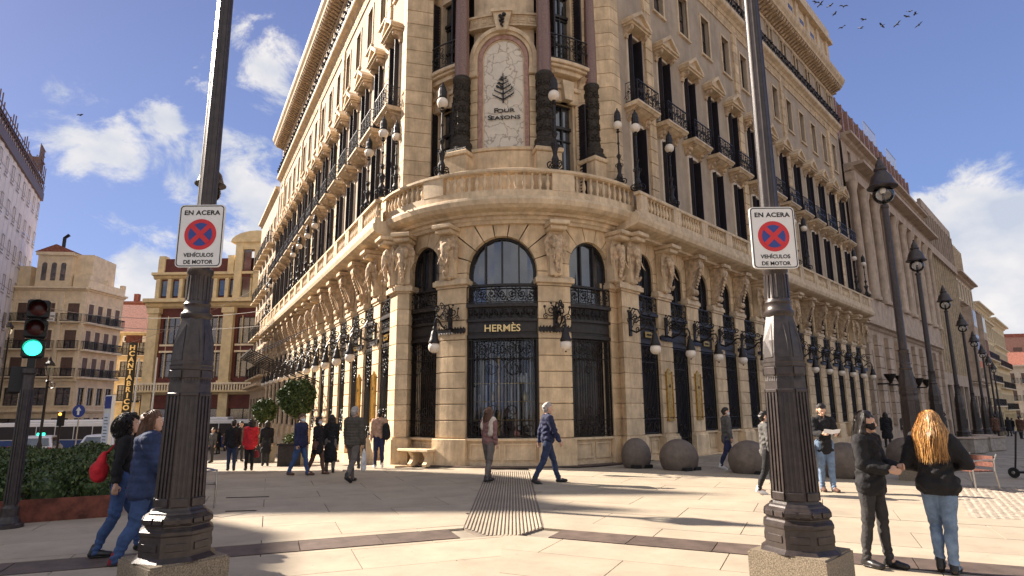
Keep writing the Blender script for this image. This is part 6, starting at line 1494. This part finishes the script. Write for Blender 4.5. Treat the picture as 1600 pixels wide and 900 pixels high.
# the people at left of the tower
per = [
 ('grey-haired man in an olive quilted jacket walking away near the tower bench', (-3.81,15.26), 20, 1.74, dict(top='olive', bottom='trousers', hair='grey', quilt=.07, coat=.80, bulk=1.3, legs=((.18,.05),(-.22,.45)), near=True)),
 ('man in a tan jacket walking toward the brass plates with a black backpack', (-4.05,19.3), -20, 1.70, dict(top='tan', bottom='navy', hair='dark', coat=.88, shoes='c_white', bulk=1.15, legs=((.1,.03),(-.12,.1)))),
 ('woman in dark clothes with a patterned bag beside the man in a tan jacket', (-4.75,19.2), -30, 1.60, dict(top='black', bottom='darktrousers', hair='dark', hairstyle='bob', coat=.80, female=True, legs=((.15,.05),(-.15,.2)))),
 ('woman in an ankle-length black coat with long hair', (-5.05,17.7), -20, 1.56, dict(top='black', bottom='trousers', hair='dark', hairstyle='long', coat=.32, female=True, bulk=1.1, legs=((.08,.03),(-.10,.1)))),
 ('man in a navy quilted jacket, jeans and white face mask, near the topiary tree', (-5.62,16.9), 105, 1.58, dict(top='navy', bottom='denim', hair='brown', coat=.78, bulk=1.3, quilt=.08, mask='mask', shoes='c_brown', legs=((.30,.05),(-.25,.15)), near=True)),
 ('woman in a black dress coat and tall brown boots with a face mask', (-5.25,17.2), 110, 1.50, dict(top='black', bottom='brown', hair='dark', hairstyle='bob', coat=.60, female=True, mask='mask', shoes='c_brown', legs=((.25,.05),(-.25,.15)))),
 ('woman in a bright red coat carrying a handbag, seen from behind', (-8.35,20.3), -25, 1.58, dict(top='red', bottom='black', hair='dark', hairstyle='long', coat=.72, bulk=1.25, female=True, legs=((.08,.03),(-.06,.03)))),
 ('man in a dark jacket and jeans left of the woman in a red coat', (-9.0,20.5), -25, 1.58, dict(top='black', bottom='darkdenim', hair='dark', coat=.78, bulk=1.2, legs=((.10,.03),(-.08,.05)))),
 ('small distant figure in a grey jacket further along the left street', (-13.4,28.5), -150, 1.5, dict(top='grey', bottom='darktrousers', hair='dark', coat=.8)),
 ('figure in a long dark coat near the planter boxes by the hotel canopy', (-9.0,23.3), -20, 1.6, dict(top='black', bottom='darktrousers', hair='dark', hairstyle='bob', coat=.5)),
 ('man in a grey hooded parka and white face mask walking between the bollards', (6.0,17.9), 88, 1.66, dict(top='grey', bottom='navy', hair='dark', coat=.70, bulk=1.2, mask='mask', shoes='c_white', legs=((.25,.05),(-.22,.2)))),
 ('person mostly hidden by the right lamp post, in a grey jacket with a black bag', (5.02,12.7), 95, 1.58, dict(top='grey', bottom='black', hair='dark', coat=.78, bulk=1.1, mask='mask', shoes='c_white', legs=((.2,.05),(-.2,.2)), near=True)),
 ('figure wrapped in a long black coat with a red bag, behind the two women', (17.6,30.0), 20, 1.62, dict(top='black', bottom='darktrousers', hair='dark', hairstyle='long', coat=.45, bulk=1.3)),
 ('man in a brown coat by the foot of the second right street lamp', (20.6,31.0), 200, 1.65, dict(top='brown', bottom='darktrousers', hair='dark', coat=.6, bulk=1.2)),
 ('dark-jacketed figure right behind the woman in the long black coat', (18.9,30.6), 40, 1.62, dict(top='grey', bottom='darktrousers', hair='dark', coat=.8)),
]
PR = {}
for lab, loc, face, H, kw in per:
    PR[lab] = person(lab, loc, face, H, detail=0, **kw)
tn, j = PR[per[1][0]]; carry(tn, 'backpack', 'round black backpack on the man in a tan jacket', 'bag', [(V(.18, -.17, 1.25), .12, V(.20, -.17, .98), .14, (.95, .8))], 'c_black', .018)
tn, j = PR[per[2][0]]; carry(tn, 'patterned_bag', 'pinkish patterned shoulder bag on the dark-clothed woman', 'bag', [(V(-.15, -.14, 1.2), .07, V(-.10, -.16, .98), .09, (1.2, .6))], 'c_mauve', .018)
tn, j = PR[per[6][0]]; carry(tn, 'handbag', 'dark red handbag in the hand of the woman in a red coat', 'bag', [(V(.22, .05, .62), .07, V(.22, .05, .5), .09, (1.3, .6)), (V(.22, .05, .8), .01, V(.18, .05, .65), .01)], 'c_maroon', .018)
tn, j = PR[per[5][0]]; carry(tn, 'shoulder_bag', 'brown shoulder bag at the hip of the booted woman', 'bag', [(V(.24, .05, .98), .06, V(.24, .05, .84), .09, (.6, 1.1))], 'c_brown', .018)
tn, j = PR[per[0][0]]; carry(tn, 'shopping_bag', 'white plastic shopping bag hanging from the hand of the olive-jacketed man', 'bag', [(V(.27, .05, .75), .03, V(.27, .05, .6), .07, (.6, 1)), (V(.27, .05, .6), .08, V(.27, .05, .32), .085, (.6, 1.1))], 'c_white', .015)
tn, j = PR[per[11][0]]; carry(tn, 'shoulder_bag', 'glossy black shoulder bag showing left of the right lamp post', 'bag', [(V(-.05, .22, 1.0), .10, V(-.05, .24, .74), .12, (1, .9))], 'leather', .015)
# far crowd on the right street
rp = random.Random(5)
base_p = [PR[per[12][0]][0], PR[per[13][0]][0], PR[per[14][0]][0], PR[per[7][0]][0]]
cols = ['left edge of the far crowd', 'under the far lamp row', 'beside the white tent', 'by the yellow building', 'in the middle of the far crowd', 'near the right frame edge']
for i in range(26):
    d = rp.uniform(42, 88); off = rp.uniform(3.0, 13); x, y = frr(d-10, off)
    if x/y > .86: continue
    o = copy_tree(base_p[i % 4], T(x, y, gz(x, y)) @ RZ(rp.uniform(0, 6.28)) @ Matrix.Scale(.94+.1*rp.random(), 4), 'tiny dark-clothed pedestrian in the distant crowd on the right street', 'distant crowd on the right street'); o['category'] = 'person'
for i in range(7):
    x, y = fl(8+rp.uniform(0, 40), rp.uniform(2, 6.5)); copy_tree(base_p[i % 4], T(x, y, gz(x, y)) @ RZ(rp.uniform(0, 6.28)), 'small pedestrian far along the pavement of the left wing', 'distant pedestrians beside the left wing')
# ------------------------------------------------------------------ traffic light
tl = thing('traffic_light', 'traffic light on a fluted pole with its green lamp lit, far left', 'traffic light', (-7.42, 9.6, 0), R(34))
pb = MB().lathe([(.19, 0), (.19, .05), (.15, .07), (.14, .12), (.115, .16), (.115, .28), (.085, .32), (.075, 2.22), (.095, 2.25), (.095, 2.32)], 18)
for k in range(12): a = 2*PI*k/12; pb.tube([(.088*math.cos(a), .088*math.sin(a), .34), (.077*math.cos(a), .077*math.sin(a), 2.0)], .011, 4)
obj('pole', pb, tl, m='post')
hs_ = MB()
for k in range(3): hs_.box(-.145, .145, -.02, .16, 2.48+.31*k, 2.775+.31*k, .03)
hs_.box(-.05, .05, .02, .12, 2.25, 3.38); obj('housing', hs_, tl, m='black')
for k, mm_ in enumerate(('greenlamp', 'redlens', 'redlens')):
    lm = MB().lathe([(.112, 0), (.112, .012), (.07, .03), (.01, .036)], 20); lm.xf(lambda p: Vector((p.x, -.022-p.z, 2.63+.31*k+p.y))); obj('lens', lm, tl, m=mm_, smooth=True, label='lit green lens' if k == 0 else None)
    vz = MB(); n = 14
    for i in range(n):
        a0, a1 = PI*(-.1+1.2*i/n), PI*(-.1+1.2*(i+1)/n); v = [(.125*math.cos(a), y, 2.63+.31*k+.125*math.sin(a)) for a, y in ((a0, -.02), (a1, -.02), (a1, -.20), (a0, -.20))]; w_ = [(p[0]*.96, p[1], 2.63+.31*k+(p[2]-2.63-.31*k)*.96) for p in v]
        vz.add(v+w_, [(0,1,2,3), (7,6,5,4), (3,2,6,7)])
    obj('visor', vz, tl, m='black')
obj('pedestrian_head', MB().box(-.24, -.02, .05, .25, 1.95, 2.35, .02), tl, m='black')
# ------------------------------------------------------------------ planter and hedge
ax = Vector((-.88, -.47, 0)); bx = Vector((-.47, .88, 0)); pc = Vector((-6.40, 10.55, 0))
fp = Matrix(((ax.x, bx.x, 0, pc.x), (ax.y, bx.y, 0, pc.y), (0, 0, 1, 0), (0, 0, 0, 1)))
plt_ = thing('planter', 'low rust-brown steel planter with a soil bed, left of the walking couple', 'planter', (0,0,0))
w_, d_ = 4.2, 9.5
for nm, a in (('front_panel', (0, w_, 0, .03)), ('back_panel', (0, w_, d_-.03, d_)), ('side_panel', (0, .03, .03, d_-.03)), ('side_panel', (w_-.03, w_, .03, d_-.03))): obj(nm, MB().box(a[0], a[1], a[2], a[3], -.6, .34), plt_, fp, m='corten')
obj('soil', MB().box(.03, w_-.03, .03, d_-.03, -.3, .27), plt_, fp, m='bark')
rl = random.Random(11)
def leaves(n, fn, size, smin=.6):
    mb = MB()
    for i in range(n):
        p, nrm = fn(); s = size*rl.uniform(smin, 1.3); d = Vector((rl.gauss(0, 1), rl.gauss(0, 1), rl.gauss(0, 1))).normalized(); u = (nrm.cross(d)).normalized(); v = (nrm*.5+d*.8).cross(u).normalized()
        mb.v += [tuple(p-v*s), tuple(p+u*s*.5), tuple(p+v*s), tuple(p-u*s*.5)]; k = len(mb.v); mb.f.append((k-4, k-3, k-2, k-1))
    return mb
def raw(mb, m):
    me = bpy.data.meshes.new('leaves'); me.from_pydata(mb.v, [], mb.f); me.materials.append(M[m]); return me
def hedge_pt():
    # a lumpy mound
    while True:
        x, y = rl.uniform(.1, w_-.1), rl.uniform(.1, d_-.1)
        e = min(x, w_-x, y, d_-y); h = .28+.50*min(1, (e/.45))**.5*(.82+.22*math.sin(x*2.3+y*1.7)*math.sin(y*2.9-x)+.12*math.sin(x*7+y*5))
        z = h*rl.uniform(.80, 1.03) if rl.random() < .6 else rl.uniform(.25, h)
        if z < h*.75 and e > .55: continue
        return Vector((x, y, z)), Vector((rl.uniform(-.5, .5), rl.uniform(-.5, .5), 1)).normalized()
hg = thing('hedge', 'dense dark green shrubbery filling the rust-brown planter', 'hedge', (0,0,0))
obj('foliage', raw(leaves(42000, hedge_pt, .042), 'leaf'), hg, fp, kind='stuff'); obj('foliage_tips', raw(leaves(12000, hedge_pt, .038), 'leafbright'), hg, fp, kind='stuff')
cr_ = MB()
for i in range(14):
    for j in range(6):
        x, y = .35+j*(w_-.7)/5, .4+i*(d_-.8)/13; cr_.ball((x, y, .38), .27, 7, 5, (1, 1, .85))
obj('inner_twigs', cr_, hg, fp, m='leaf')
# ------------------------------------------------------------------ bollards
def bollard(x, y, r_, lab, rz=0):
    t = thing('bollard', lab, 'bollard', (x, y, 0), rz, 'grey stone dome bollards along the right pavement')
    pr_2 = [(r_*.80, 0), (r_*.92, .10), (r_, .30)]+[(r_*math.cos(PI/2*k/10), .30+.52*math.sin(PI/2*k/10)) for k in range(1, 10)]+[(.01, .82)]
    obj('dome', MB().lathe(pr_2, 32), t, m='bollard', smooth=True); 
    for s in (-1, 1): obj('foot_slot', MB().box(s*.18-.12, s*.18+.12, -r_*.95, -r_*.5, -.01, .085), t, m='black')
    return t
bollard(3.57, 18.62, .43, 'dome bollard nearest the tower, leftmost of the row', .3); bollard(4.58, 17.75, .53, 'second dome bollard from the tower, wider than the first', .6)
bollard(6.15, 16.75, .53, 'third dome bollard from the tower, left of the right lamp post', .6); bollard(8.0, 15.5, .53, 'dome bollard behind the man reading a paper', .6); bollard(10.9, 17.8, .5, 'dome bollard half hidden behind the two women', .6)
# ------------------------------------------------------------------ bench
bn = thing('bench', 'metal street armchair with red wooden slats at the right edge', 'bench', (9.3, 13.1, 0), R(-78), sc=.9)
fr_ = MB()
for s in (-1, 1):
    x = s*.32; fr_.tube([(x, -.28, 0), (x, -.30, .40), (x, -.28, .64), (x, .0, .66), (x, .30, .66), (x, .38, .78)], .016, 6); fr_.tube([(x, .30, .66), (x, .28, .42), (x, .36, .0)], .016, 6); fr_.tube([(x, -.28, .40), (x, .26, .38)], .014, 6)
fr_.tube([(-.32, -.28, .64), (.32, -.28, .64)], .014, 6); obj('frame', fr_, bn, m='steel')
for i in range(4): obj('seat_slat', MB().box(-.31, .31, -.27+.135*i, -.15+.135*i, .41, .44, .006), bn, m='bench')
for i in range(2): obj('back_slat', MB().box(-.31, .31, .27+.02*i, .30+.02*i, .50+.13*i, .61+.13*i, .006), bn, m='bench')
bn2 = thing('bench', 'thin metal chair frame partly hidden behind the left lamp post', 'bench', (-5.62, 11.2, 0), R(60))
for nm, src in (('frame', fr_),): obj(nm, src, bn2, m='steel')
for i in range(4): obj('seat_slat', MB().box(-.31, .31, -.27+.135*i, -.15+.135*i, .41, .44, .006), bn2, m='steel')
# ------------------------------------------------------------------ clipped trees and planters by the hotel
def topiary(lab, x, y, h, r_, n):
    z = gz(x, y); t = thing('topiary_tree', lab, 'tree', (x, y, z))
    tk = MB().tube([(0, 0, .6), (.03, .02, 1.0), (-.02, 0, h-r_*.6)], .045, 7)
    for k in range(7): a = k*.9; tk.tube([(0, 0, h-r_), (.3*r_*math.cos(a), .3*r_*math.sin(a), h-r_*.5), (.7*r_*math.cos(a), .7*r_*math.sin(a), h-.0)], .018, 4)
    obj('trunk', tk, t, m='bark')
    def pt():
        d = Vector((rl.gauss(0, 1), rl.gauss(0, 1), rl.gauss(0, 1))).normalized(); q = r_*(1+.09*math.sin(d.x*7+d.z*5)+.07*math.sin(d.y*11+2)); return Vector((0, 0, h))+d*q*rl.uniform(.72, 1.04)**.7, d
    obj('foliage', raw(leaves(n, pt, .060), 'leaf'), t, kind='stuff'); obj('foliage_tips', raw(leaves(n//4, pt, .05), 'leafbright'), t, kind='stuff')
    b = thing('plant_pot', 'dark square pot under '+lab, 'plant pot', (x, y, z)); obj('pot', MB().box(-.42, .42, -.42, .42, -.1, .72, .02), b, m='darkmetal'); obj('rim', MB().box(-.46, .46, -.46, .46, .72, .78), b, m='black'); obj('soil', MB().box(-.38, .38, -.38, .38, .74, .80), b, m='bark')
    def pu():
        d = Vector((rl.gauss(0, 1), rl.gauss(0, 1), abs(rl.gauss(0, 1)))).normalized(); return Vector((0, 0, .8))+Vector((d.x*.42, d.y*.42, d.z*.38))*rl.uniform(.7, 1), d
    u = obj('underplanting', raw(leaves(900, pu, .05), 'leafbright'), t, kind='stuff')
topiary('the large round clipped tree beside the hotel canopy', -8.1, 23.6, 2.42, .64, 9000)
topiary('the smaller clipped tree further along the left wing', -10.75, 27.4, 2.15, .48, 3500)
# ------------------------------------------------------------------ hotel canopy
cn_ = hp('canopy', MB().box(-17.2, -11.8, -3.36, -3.3, 4.50, 4.58), 'darkmetal', FRL, label='dark steel and glass entrance canopy')
for i in range(8):
    x = -17.1+.74*i; obj('canopy_rib', MB().add([(x, .0, 2.95), (x+.04, 0, 2.95), (x+.04, -3.3, 4.45), (x, -3.3, 4.45), (x, 0, 3.02), (x+.04, 0, 3.02), (x+.04, -3.3, 4.51), (x, -3.3, 4.51)], [(0,1,2,3), (7,6,5,4), (0,4,5,1), (1,5,6,2), (2,6,7,3), (3,7,4,0)]), cn_, m='darkmetal')
for i in range(2): obj('canopy_rail', MB().box(-17.1, -11.85, -3.2+.6*i, -3.14+.6*i, 4.50-.273*i, 4.56-.273*i), cn_, m='darkmetal')
for x in (-17, -14.5, -12): obj('tie_rod', MB().bar((x, -.1, 6.0), (x, -3.2, 4.4), .02, 5), cn_, m='iron')
# ------------------------------------------------------------------ vehicles
def wheel(x, y, r_, w=.2):
    m1 = MB().lathe([(r_*.6, -w/2), (r_*.97, -w/2), (r_, -w/2+.02), (r_, w/2-.02), (r_*.97, w/2), (r_*.6, w/2)], 20); m1.xf(lambda p: Vector((x+p.z, y+p.x, r_+p.y)))
    m2 = MB().lathe([(.03, -w/2-.005), (r_*.6, -w/2+.02), (r_*.6, w/2-.02), (.03, w/2+.005)], 14); m2.xf(lambda p: Vector((x+p.z, y+p.x, r_+p.y))); return m1, m2
def car(lab, cat, x, y, head, paint='buswhite', taxi=False, hgt=1.5, ln=4.5):
    t = thing('taxi' if taxi else 'parked_car', lab, cat, (x, y, gz(x, y)), R(-head), 'white cars on the left road')
    W2 = .88; h = hgt; L_ = ln/2
    side = [(-L_, .35), (-L_-.02, .62), (-L_+.08, .86), (-L_+.30, .95), (-L_+.75, h-.08), (-L_+1.15, h), (L_-1.9, h), (L_-1.15, .98), (L_-.18, .82), (L_, .60), (L_-.02, .32)]
    def shell(sc_top=.80):
        mb = MB(); n = len(side); rows = []
        for k in range(7):
            s = -1+2*k/6; rows.append([(s*W2*(1 if z < .95 else 1-(z-.95)/(h-.95)*(1-sc_top)), y_*(1-.02*abs(s)**3), z-.02*abs(s)**4) for y_, z in side])
        vs = [p for r in rows for p in r]; fs = [(k*n+i, k*n+(i+1) % n, (k+1)*n+(i+1) % n, (k+1)*n+i) for k in range(6) for i in range(n)]+[tuple(range(n)), tuple(6*n+i for i in range(n))]
        return mb.add(vs, fs)
    obj('body', shell(), t, m=paint, smooth=True)
    def quad(a, b, c, d, nm, m_): obj(nm, MB().add([a, b, c, d, *[tuple(Vector(p)*.985+Vector((0, 0, .01))) for p in (a, b, c, d)]], [(0,1,2,3), (7,6,5,4), (0,4,5,1), (1,5,6,2), (2,6,7,3), (3,7,4,0)]), t, m=m_)
    quad((-.72, -L_+.28, .99), (.72, -L_+.28, .99), (.62, -L_+.72, h-.11), (-.62, -L_+.72, h-.11), 'rear_window', 'glass')
    quad((-.72, L_-1.12, 1.01), (.72, L_-1.12, 1.01), (.64, L_-1.86, h-.04), (-.64, L_-1.86, h-.04), 'windscreen', 'glass')
    for s in (-1, 1):
        quad((s*.885, -L_+.75, .98), (s*.885, L_-1.4, .98), (s*.74, L_-1.95, h-.10), (s*.74, -L_+1.1, h-.10), 'side_window', 'glass')
        for yy in (-L_+.85, L_-.85):
            a, b = wheel(s*.80, yy, .32); w_o = obj('wheel', a, t, m='rubber', smooth=True); obj('rim', b, w_o, m='steel')
        obj('tail_light', MB().box(s*.78-.09, s*.78+.09, -L_-.03, -L_+.12, .68, .90, .02), t, m='signred'); obj('headlight', MB().box(s*.68-.14, s*.68+.14, L_-.16, L_+.0, .58, .74, .02), t, m='globe')
    obj('number_plate', MB().box(-.26, .26, -L_-.035, -L_, .52, .63), t, m='white'); obj('bumper', MB().box(-.84, .84, -L_-.04, -L_+.1, .32, .50, .02), t, m='darkmetal')
    if taxi: obj('roof_sign', MB().box(-.18, .18, -.1, .1, h+.01, h+.14, .02), t, m='greenlamp')
    return t
car('white taxi seen from behind over the hedge, left of the other white car', 'car', -27.8, 37.5, -28, taxi=True); car('white car behind the hedge, near the blue and white information column', 'car', -24.6, 38.5, -20)
bus = thing('bus', 'white and blue city bus passing behind the parked white cars', 'bus', (-41.5, 60, gz(-41.5, 60)), R(-84))
bd_ = MB().box(-1.25, 1.25, -6, 6, .35, 1.35, .05); obj('lower_body', bd_, bus, m='busblue'); obj('upper_body', MB().box(-1.22, 1.22, -5.98, 5.98, 1.35, 2.95, .06), bus, m='buswhite'); obj('roof_unit', MB().box(-.9, .9, -4, 3, 2.95, 3.2, .08), bus, m='buswhite')
for s in (-1, 1):
    for i in range(7): obj('side_window', MB().box(min(s*1.2, s*1.26), max(s*1.2, s*1.26), -5.7+1.62*i, -4.18+1.62*i, 1.45, 2.6, .01), bus, m='shutter')
    for yy in (-3.8, 3.6): a, b = wheel(s*1.12, yy, .48, .28); o = obj('wheel', a, bus, m='rubber', smooth=True); obj('rim', b, o, m='steel')
obj('windscreen', MB().box(-1.1, 1.1, 5.95, 6.03, 1.2, 2.7), bus, m='shutter'); obj('rear_window', MB().box(-1.0, 1.0, -6.03, -5.95, 1.6, 2.6), bus, m='glass')
bus2 = copy_tree(bus, T(-30.5, 61.5, gz(-30.5, 61.5)) @ RZ(R(-84)), 'second city bus, its end showing right of the information column', 'city buses'); bus['group'] = 'city buses'
# ------------------------------------------------------------------ signs and small posts on the left
x, y = -14.3, 22.4; t = thing('information_column', 'tall slim blue and white information column behind the hedge', 'sign', (x, y, gz(x, y)), R(-30))
obj('panel', MB().box(-.22, .22, -.06, .06, .35, 2.62, .02), t, m='white'); obj('blue_header', MB().box(-.20, .20, -.066, -.055, 2.15, 2.58), t, m='signblue'); obj('print', MB().box(-.17, .17, -.064, -.055, .8, 2.0), t, m='paper'); obj('foot', MB().box(-.24, .24, -.09, .09, 0, .35, .02), t, m='steel')
for k in range(9): obj('text_line', MB().box(-.13, .13-.03*(k % 3), -.068, -.06, .95+.11*k, .975+.11*k), t, m='black')
x, y = -20.9, 30.5; t = thing('road_sign', 'round blue arrow road sign on a thin post behind the hedge', 'sign', (x, y, gz(x, y)))
obj('post', MB().lathe([(.03, 0), (.03, 2.4)], 8), t, m='steel'); dsc = MB().lathe([(.30, 0), (.30, .02)], 24); dsc.xf(lambda p: Vector((p.x, -.05-p.z, 2.5+p.y))); ds_ = obj('disc', dsc, t, m='signblue')
obj('arrow', MB().prism([(-.05, -.18), (.05, -.18), (.05, .02), (.13, .02), (0, .2), (-.13, .02), (-.05, .02)], -.085, -.071).xf(lambda p: p+Vector((0, 0, 2.5))), t, m='white')
for i, (x, y, nm) in enumerate(((-33.2, 40.5, 'red and white water-filled road barrier at the left frame edge'), (-31.4, 40.8, 'second red road barrier, nearer the white taxi'))):
    t = thing('road_barrier', nm, 'barrier', (x, y, gz(x, y)), .2); obj('body', MB().prism([(-.3, 0), (.3, 0), (.22, .3), (.10, .9), (-.10, .9), (-.22, .3)], -.75, .75, 'y').xf(lambda p: Vector((p.y, p.x, p.z))), t, m='redplastic'); obj('white_band', MB().box(-.4, .4, -.24, .24, .35, .62), t, m='white')
def old_lamp(lab, x, y, h):
    t = thing('street_lantern', lab, 'street lamp', (x, y, gz(x, y)), 0, 'small street lanterns on the left')
    obj('pole', MB().lathe([(.16, 0), (.16, .3), (.10, .45), (.12, .9), (.06, 1.1), (.05, h-.9), (.09, h-.85), (.03, h-.8), (.03, h-.6)], 10), t, m='iron', smooth=True)
    obj('lantern_glass', MB().lathe([(.10, h-.6), (.20, h-.15)], 6), t, m='clearglass'); obj('roof', MB().lathe([(.24, h-.15), (.20, h-.05), (.08, h+.08), (.03, h+.2), (.01, h+.26)], 6), t, m='iron')
    obj('scroll_arm', MB().tube(spiral(.22, h-1.0, .2, PI, 1.3, 12, 1), .02, 4), t, m='iron')
old_lamp('old style street lantern in front of the cream corner block', -21.0, 28.3, 4.6); old_lamp('dark street lantern at the left frame edge beyond the traffic light', -32.6, 40, 8.6)
# amber signal and overhead wires
x, y = -21.4, 30.0; t = thing('traffic_light', 'small distant traffic light showing amber above the bus', 'traffic light', (x, y, gz(x, y))); obj('pole', MB().lathe([(.05, 0), (.05, 1.8)], 8), t, m='iron'); obj('housing', MB().box(-.12, .12, -.08, .1, 1.8, 2.5, .02), t, m='black'); obj('lens', MB().ball((0, -.08, 2.35), .07, 10, 6), t, m='orangelamp', smooth=True)
for i, (a, b) in enumerate((((-34, 45, 9.2), (-13, 33, 7.0)), ((-34, 45, 8.6), (-14, 36, 6.6)), ((-40, 62, 8.0), (-17.5, 46.5, 12.0)))):
    pts = [Vector(a).lerp(Vector(b), k/12)+Vector((0, 0, -1.2*(1-(2*k/12-1)**2)*.5)) for k in range(13)]
    tag(obj('overhead_wire', MB().tube(pts, .018, 4), m='concrete'), ['thin grey span wire, uppermost across the left street', 'thin grey span wire, lower one across the left street', 'thin grey span wire farthest down the left street'][i], 'wire')
for i, (px_, D_) in enumerate(((218, 40), (246, 40))):
    x = (px_-800)/970*D_*1.0; t = thing('flagpole', ['slim white pole left of the gold shop sign across the street', 'slim white pole right of the gold shop sign across the street'][i], 'pole', (x, D_, gz(x, D_))); obj('pole', MB().lathe([(.07, 0), (.05, 6.2), (.02, 6.25)], 8), t, m='white'); obj('foot', MB().lathe([(.2, 0), (.2, .1)], 8), t, m='steel')
# ------------------------------------------------------------------ right street furniture
for i, (x, y, w1) in enumerate(((18.2, 25.5, 1.0), (20.8, 28.0, 1.3), (23.5, 32.0, 1.2))):
    t = thing('concrete_planter', ['low square concrete block seat behind the blonde woman', 'second concrete block seat along the right street', 'farthest concrete block seat by the third street lamp'][i], 'block', (x, y, gz(x, y)), .5); obj('block', MB().box(-w1/2, w1/2, -.4, .4, 0, .55, .03), t, m='concrete'); obj('cap', MB().box(-w1/2-.03, w1/2+.03, -.43, .43, .55, .60, .01), t, m='greystone')
t = thing('scooter', 'dark electric scooter standing at the right frame edge', 'scooter', (11.9, 14.7, 0), .4)
for s in (-.45, .45): m1, m2 = wheel(0, s, .12, .05); o = obj('wheel', m1, t, m='rubber', smooth=True); obj('rim', m2, o, m='steel')
obj('deck', MB().box(-.08, .08, -.35, .3, .12, .17, .01), t, m='black'); obj('stem', MB().tube([(0, .42, .14), (0, .36, .5), (0, .28, 1.05)], .022, 6), t, m='black'); obj('handlebar', MB().tube([(-.24, .26, 1.05), (0, .28, 1.06), (.24, .26, 1.05)], .016, 6), t, m='black')
tt = thing('tent', 'pale peaked market tent at the far end of the right street', 'tent', (68, 78, gz(68, 78))); obj('canopy', MB().add([(-2.5,-2.5,2.4), (2.5,-2.5,2.4), (2.5,2.5,2.4), (-2.5,2.5,2.4), (0,0,5.2), (-.6,-.6,3.2), (.6,-.6,3.2)], [(0,1,4), (1,2,4), (2,3,4), (3,0,4), (0,3,2,1)]), tt, m='pale')
for sx in (-1, 1):
    for sy in (-1, 1): obj('leg', MB().box(sx*2.4-.05, sx*2.4+.05, sy*2.4-.05, sy*2.4+.05, 0, 2.4), tt, m='steel')
# ------------------------------------------------------------------ birds and overhead wire on the right
BP = [(1275,4),(1282,7),(1297,9),(1318,10),(1345,44),(1349,31),(1378,40),(1402,38),(1421,18),(1430,22),(1436,39),(1417,26),(1316,43),(1304,22),(125,180)]
bird0 = None
for i, (bx_, by_) in enumerate(BP):
    d = _F+_R*((bx_-800)/FPX)-_U*((by_-450)/FPX); p = Vector((0, 0, CAMH))+d*(75/d.y); lab = 'small dark bird flying in the flock over the right roofs' if bx_ > 900 else 'single tiny bird against the clouds at left'
    mt = Matrix.Translation(p) @ RZ(rnd.uniform(0, 6)) @ Matrix.Rotation(rnd.uniform(-.5, .5), 4, 'Y')
    if bird0 is None:
        bird0 = thing('bird', lab, 'bird'); bird0['group'] = 'birds over the roofs'; bird0.matrix_world = mt
        obj('body', MB().ball((0, 0, 0), .10, 8, 5, (.8, 2.2, .7)), bird0, m='black', smooth=True)
        for s in (-1, 1): obj('wing', MB().add([(0, .12, .03), (s*.35, .16, .14), (s*.62, -.05, .05), (s*.33, -.06, .12), (0, -.10, .03), (0, .12, 0), (s*.35, .16, .11), (s*.33, -.06, .09), (0, -.10, 0)], [(0,1,3,4), (1,2,3), (8,7,6,5), (7,2,6), (0,5,6,1), (4,3,7,8)]), bird0, m='black')
        obj('tail', MB().add([(0, -.15, 0), (.07, -.36, .0), (-.07, -.36, .0), (0, -.2, .02)], [(0,1,3), (0,3,2), (1,2,3), (0,2,1)]), bird0, m='black')
    else: copy_tree(bird0, mt, lab)
bpy.data.scenes.remove(TS)
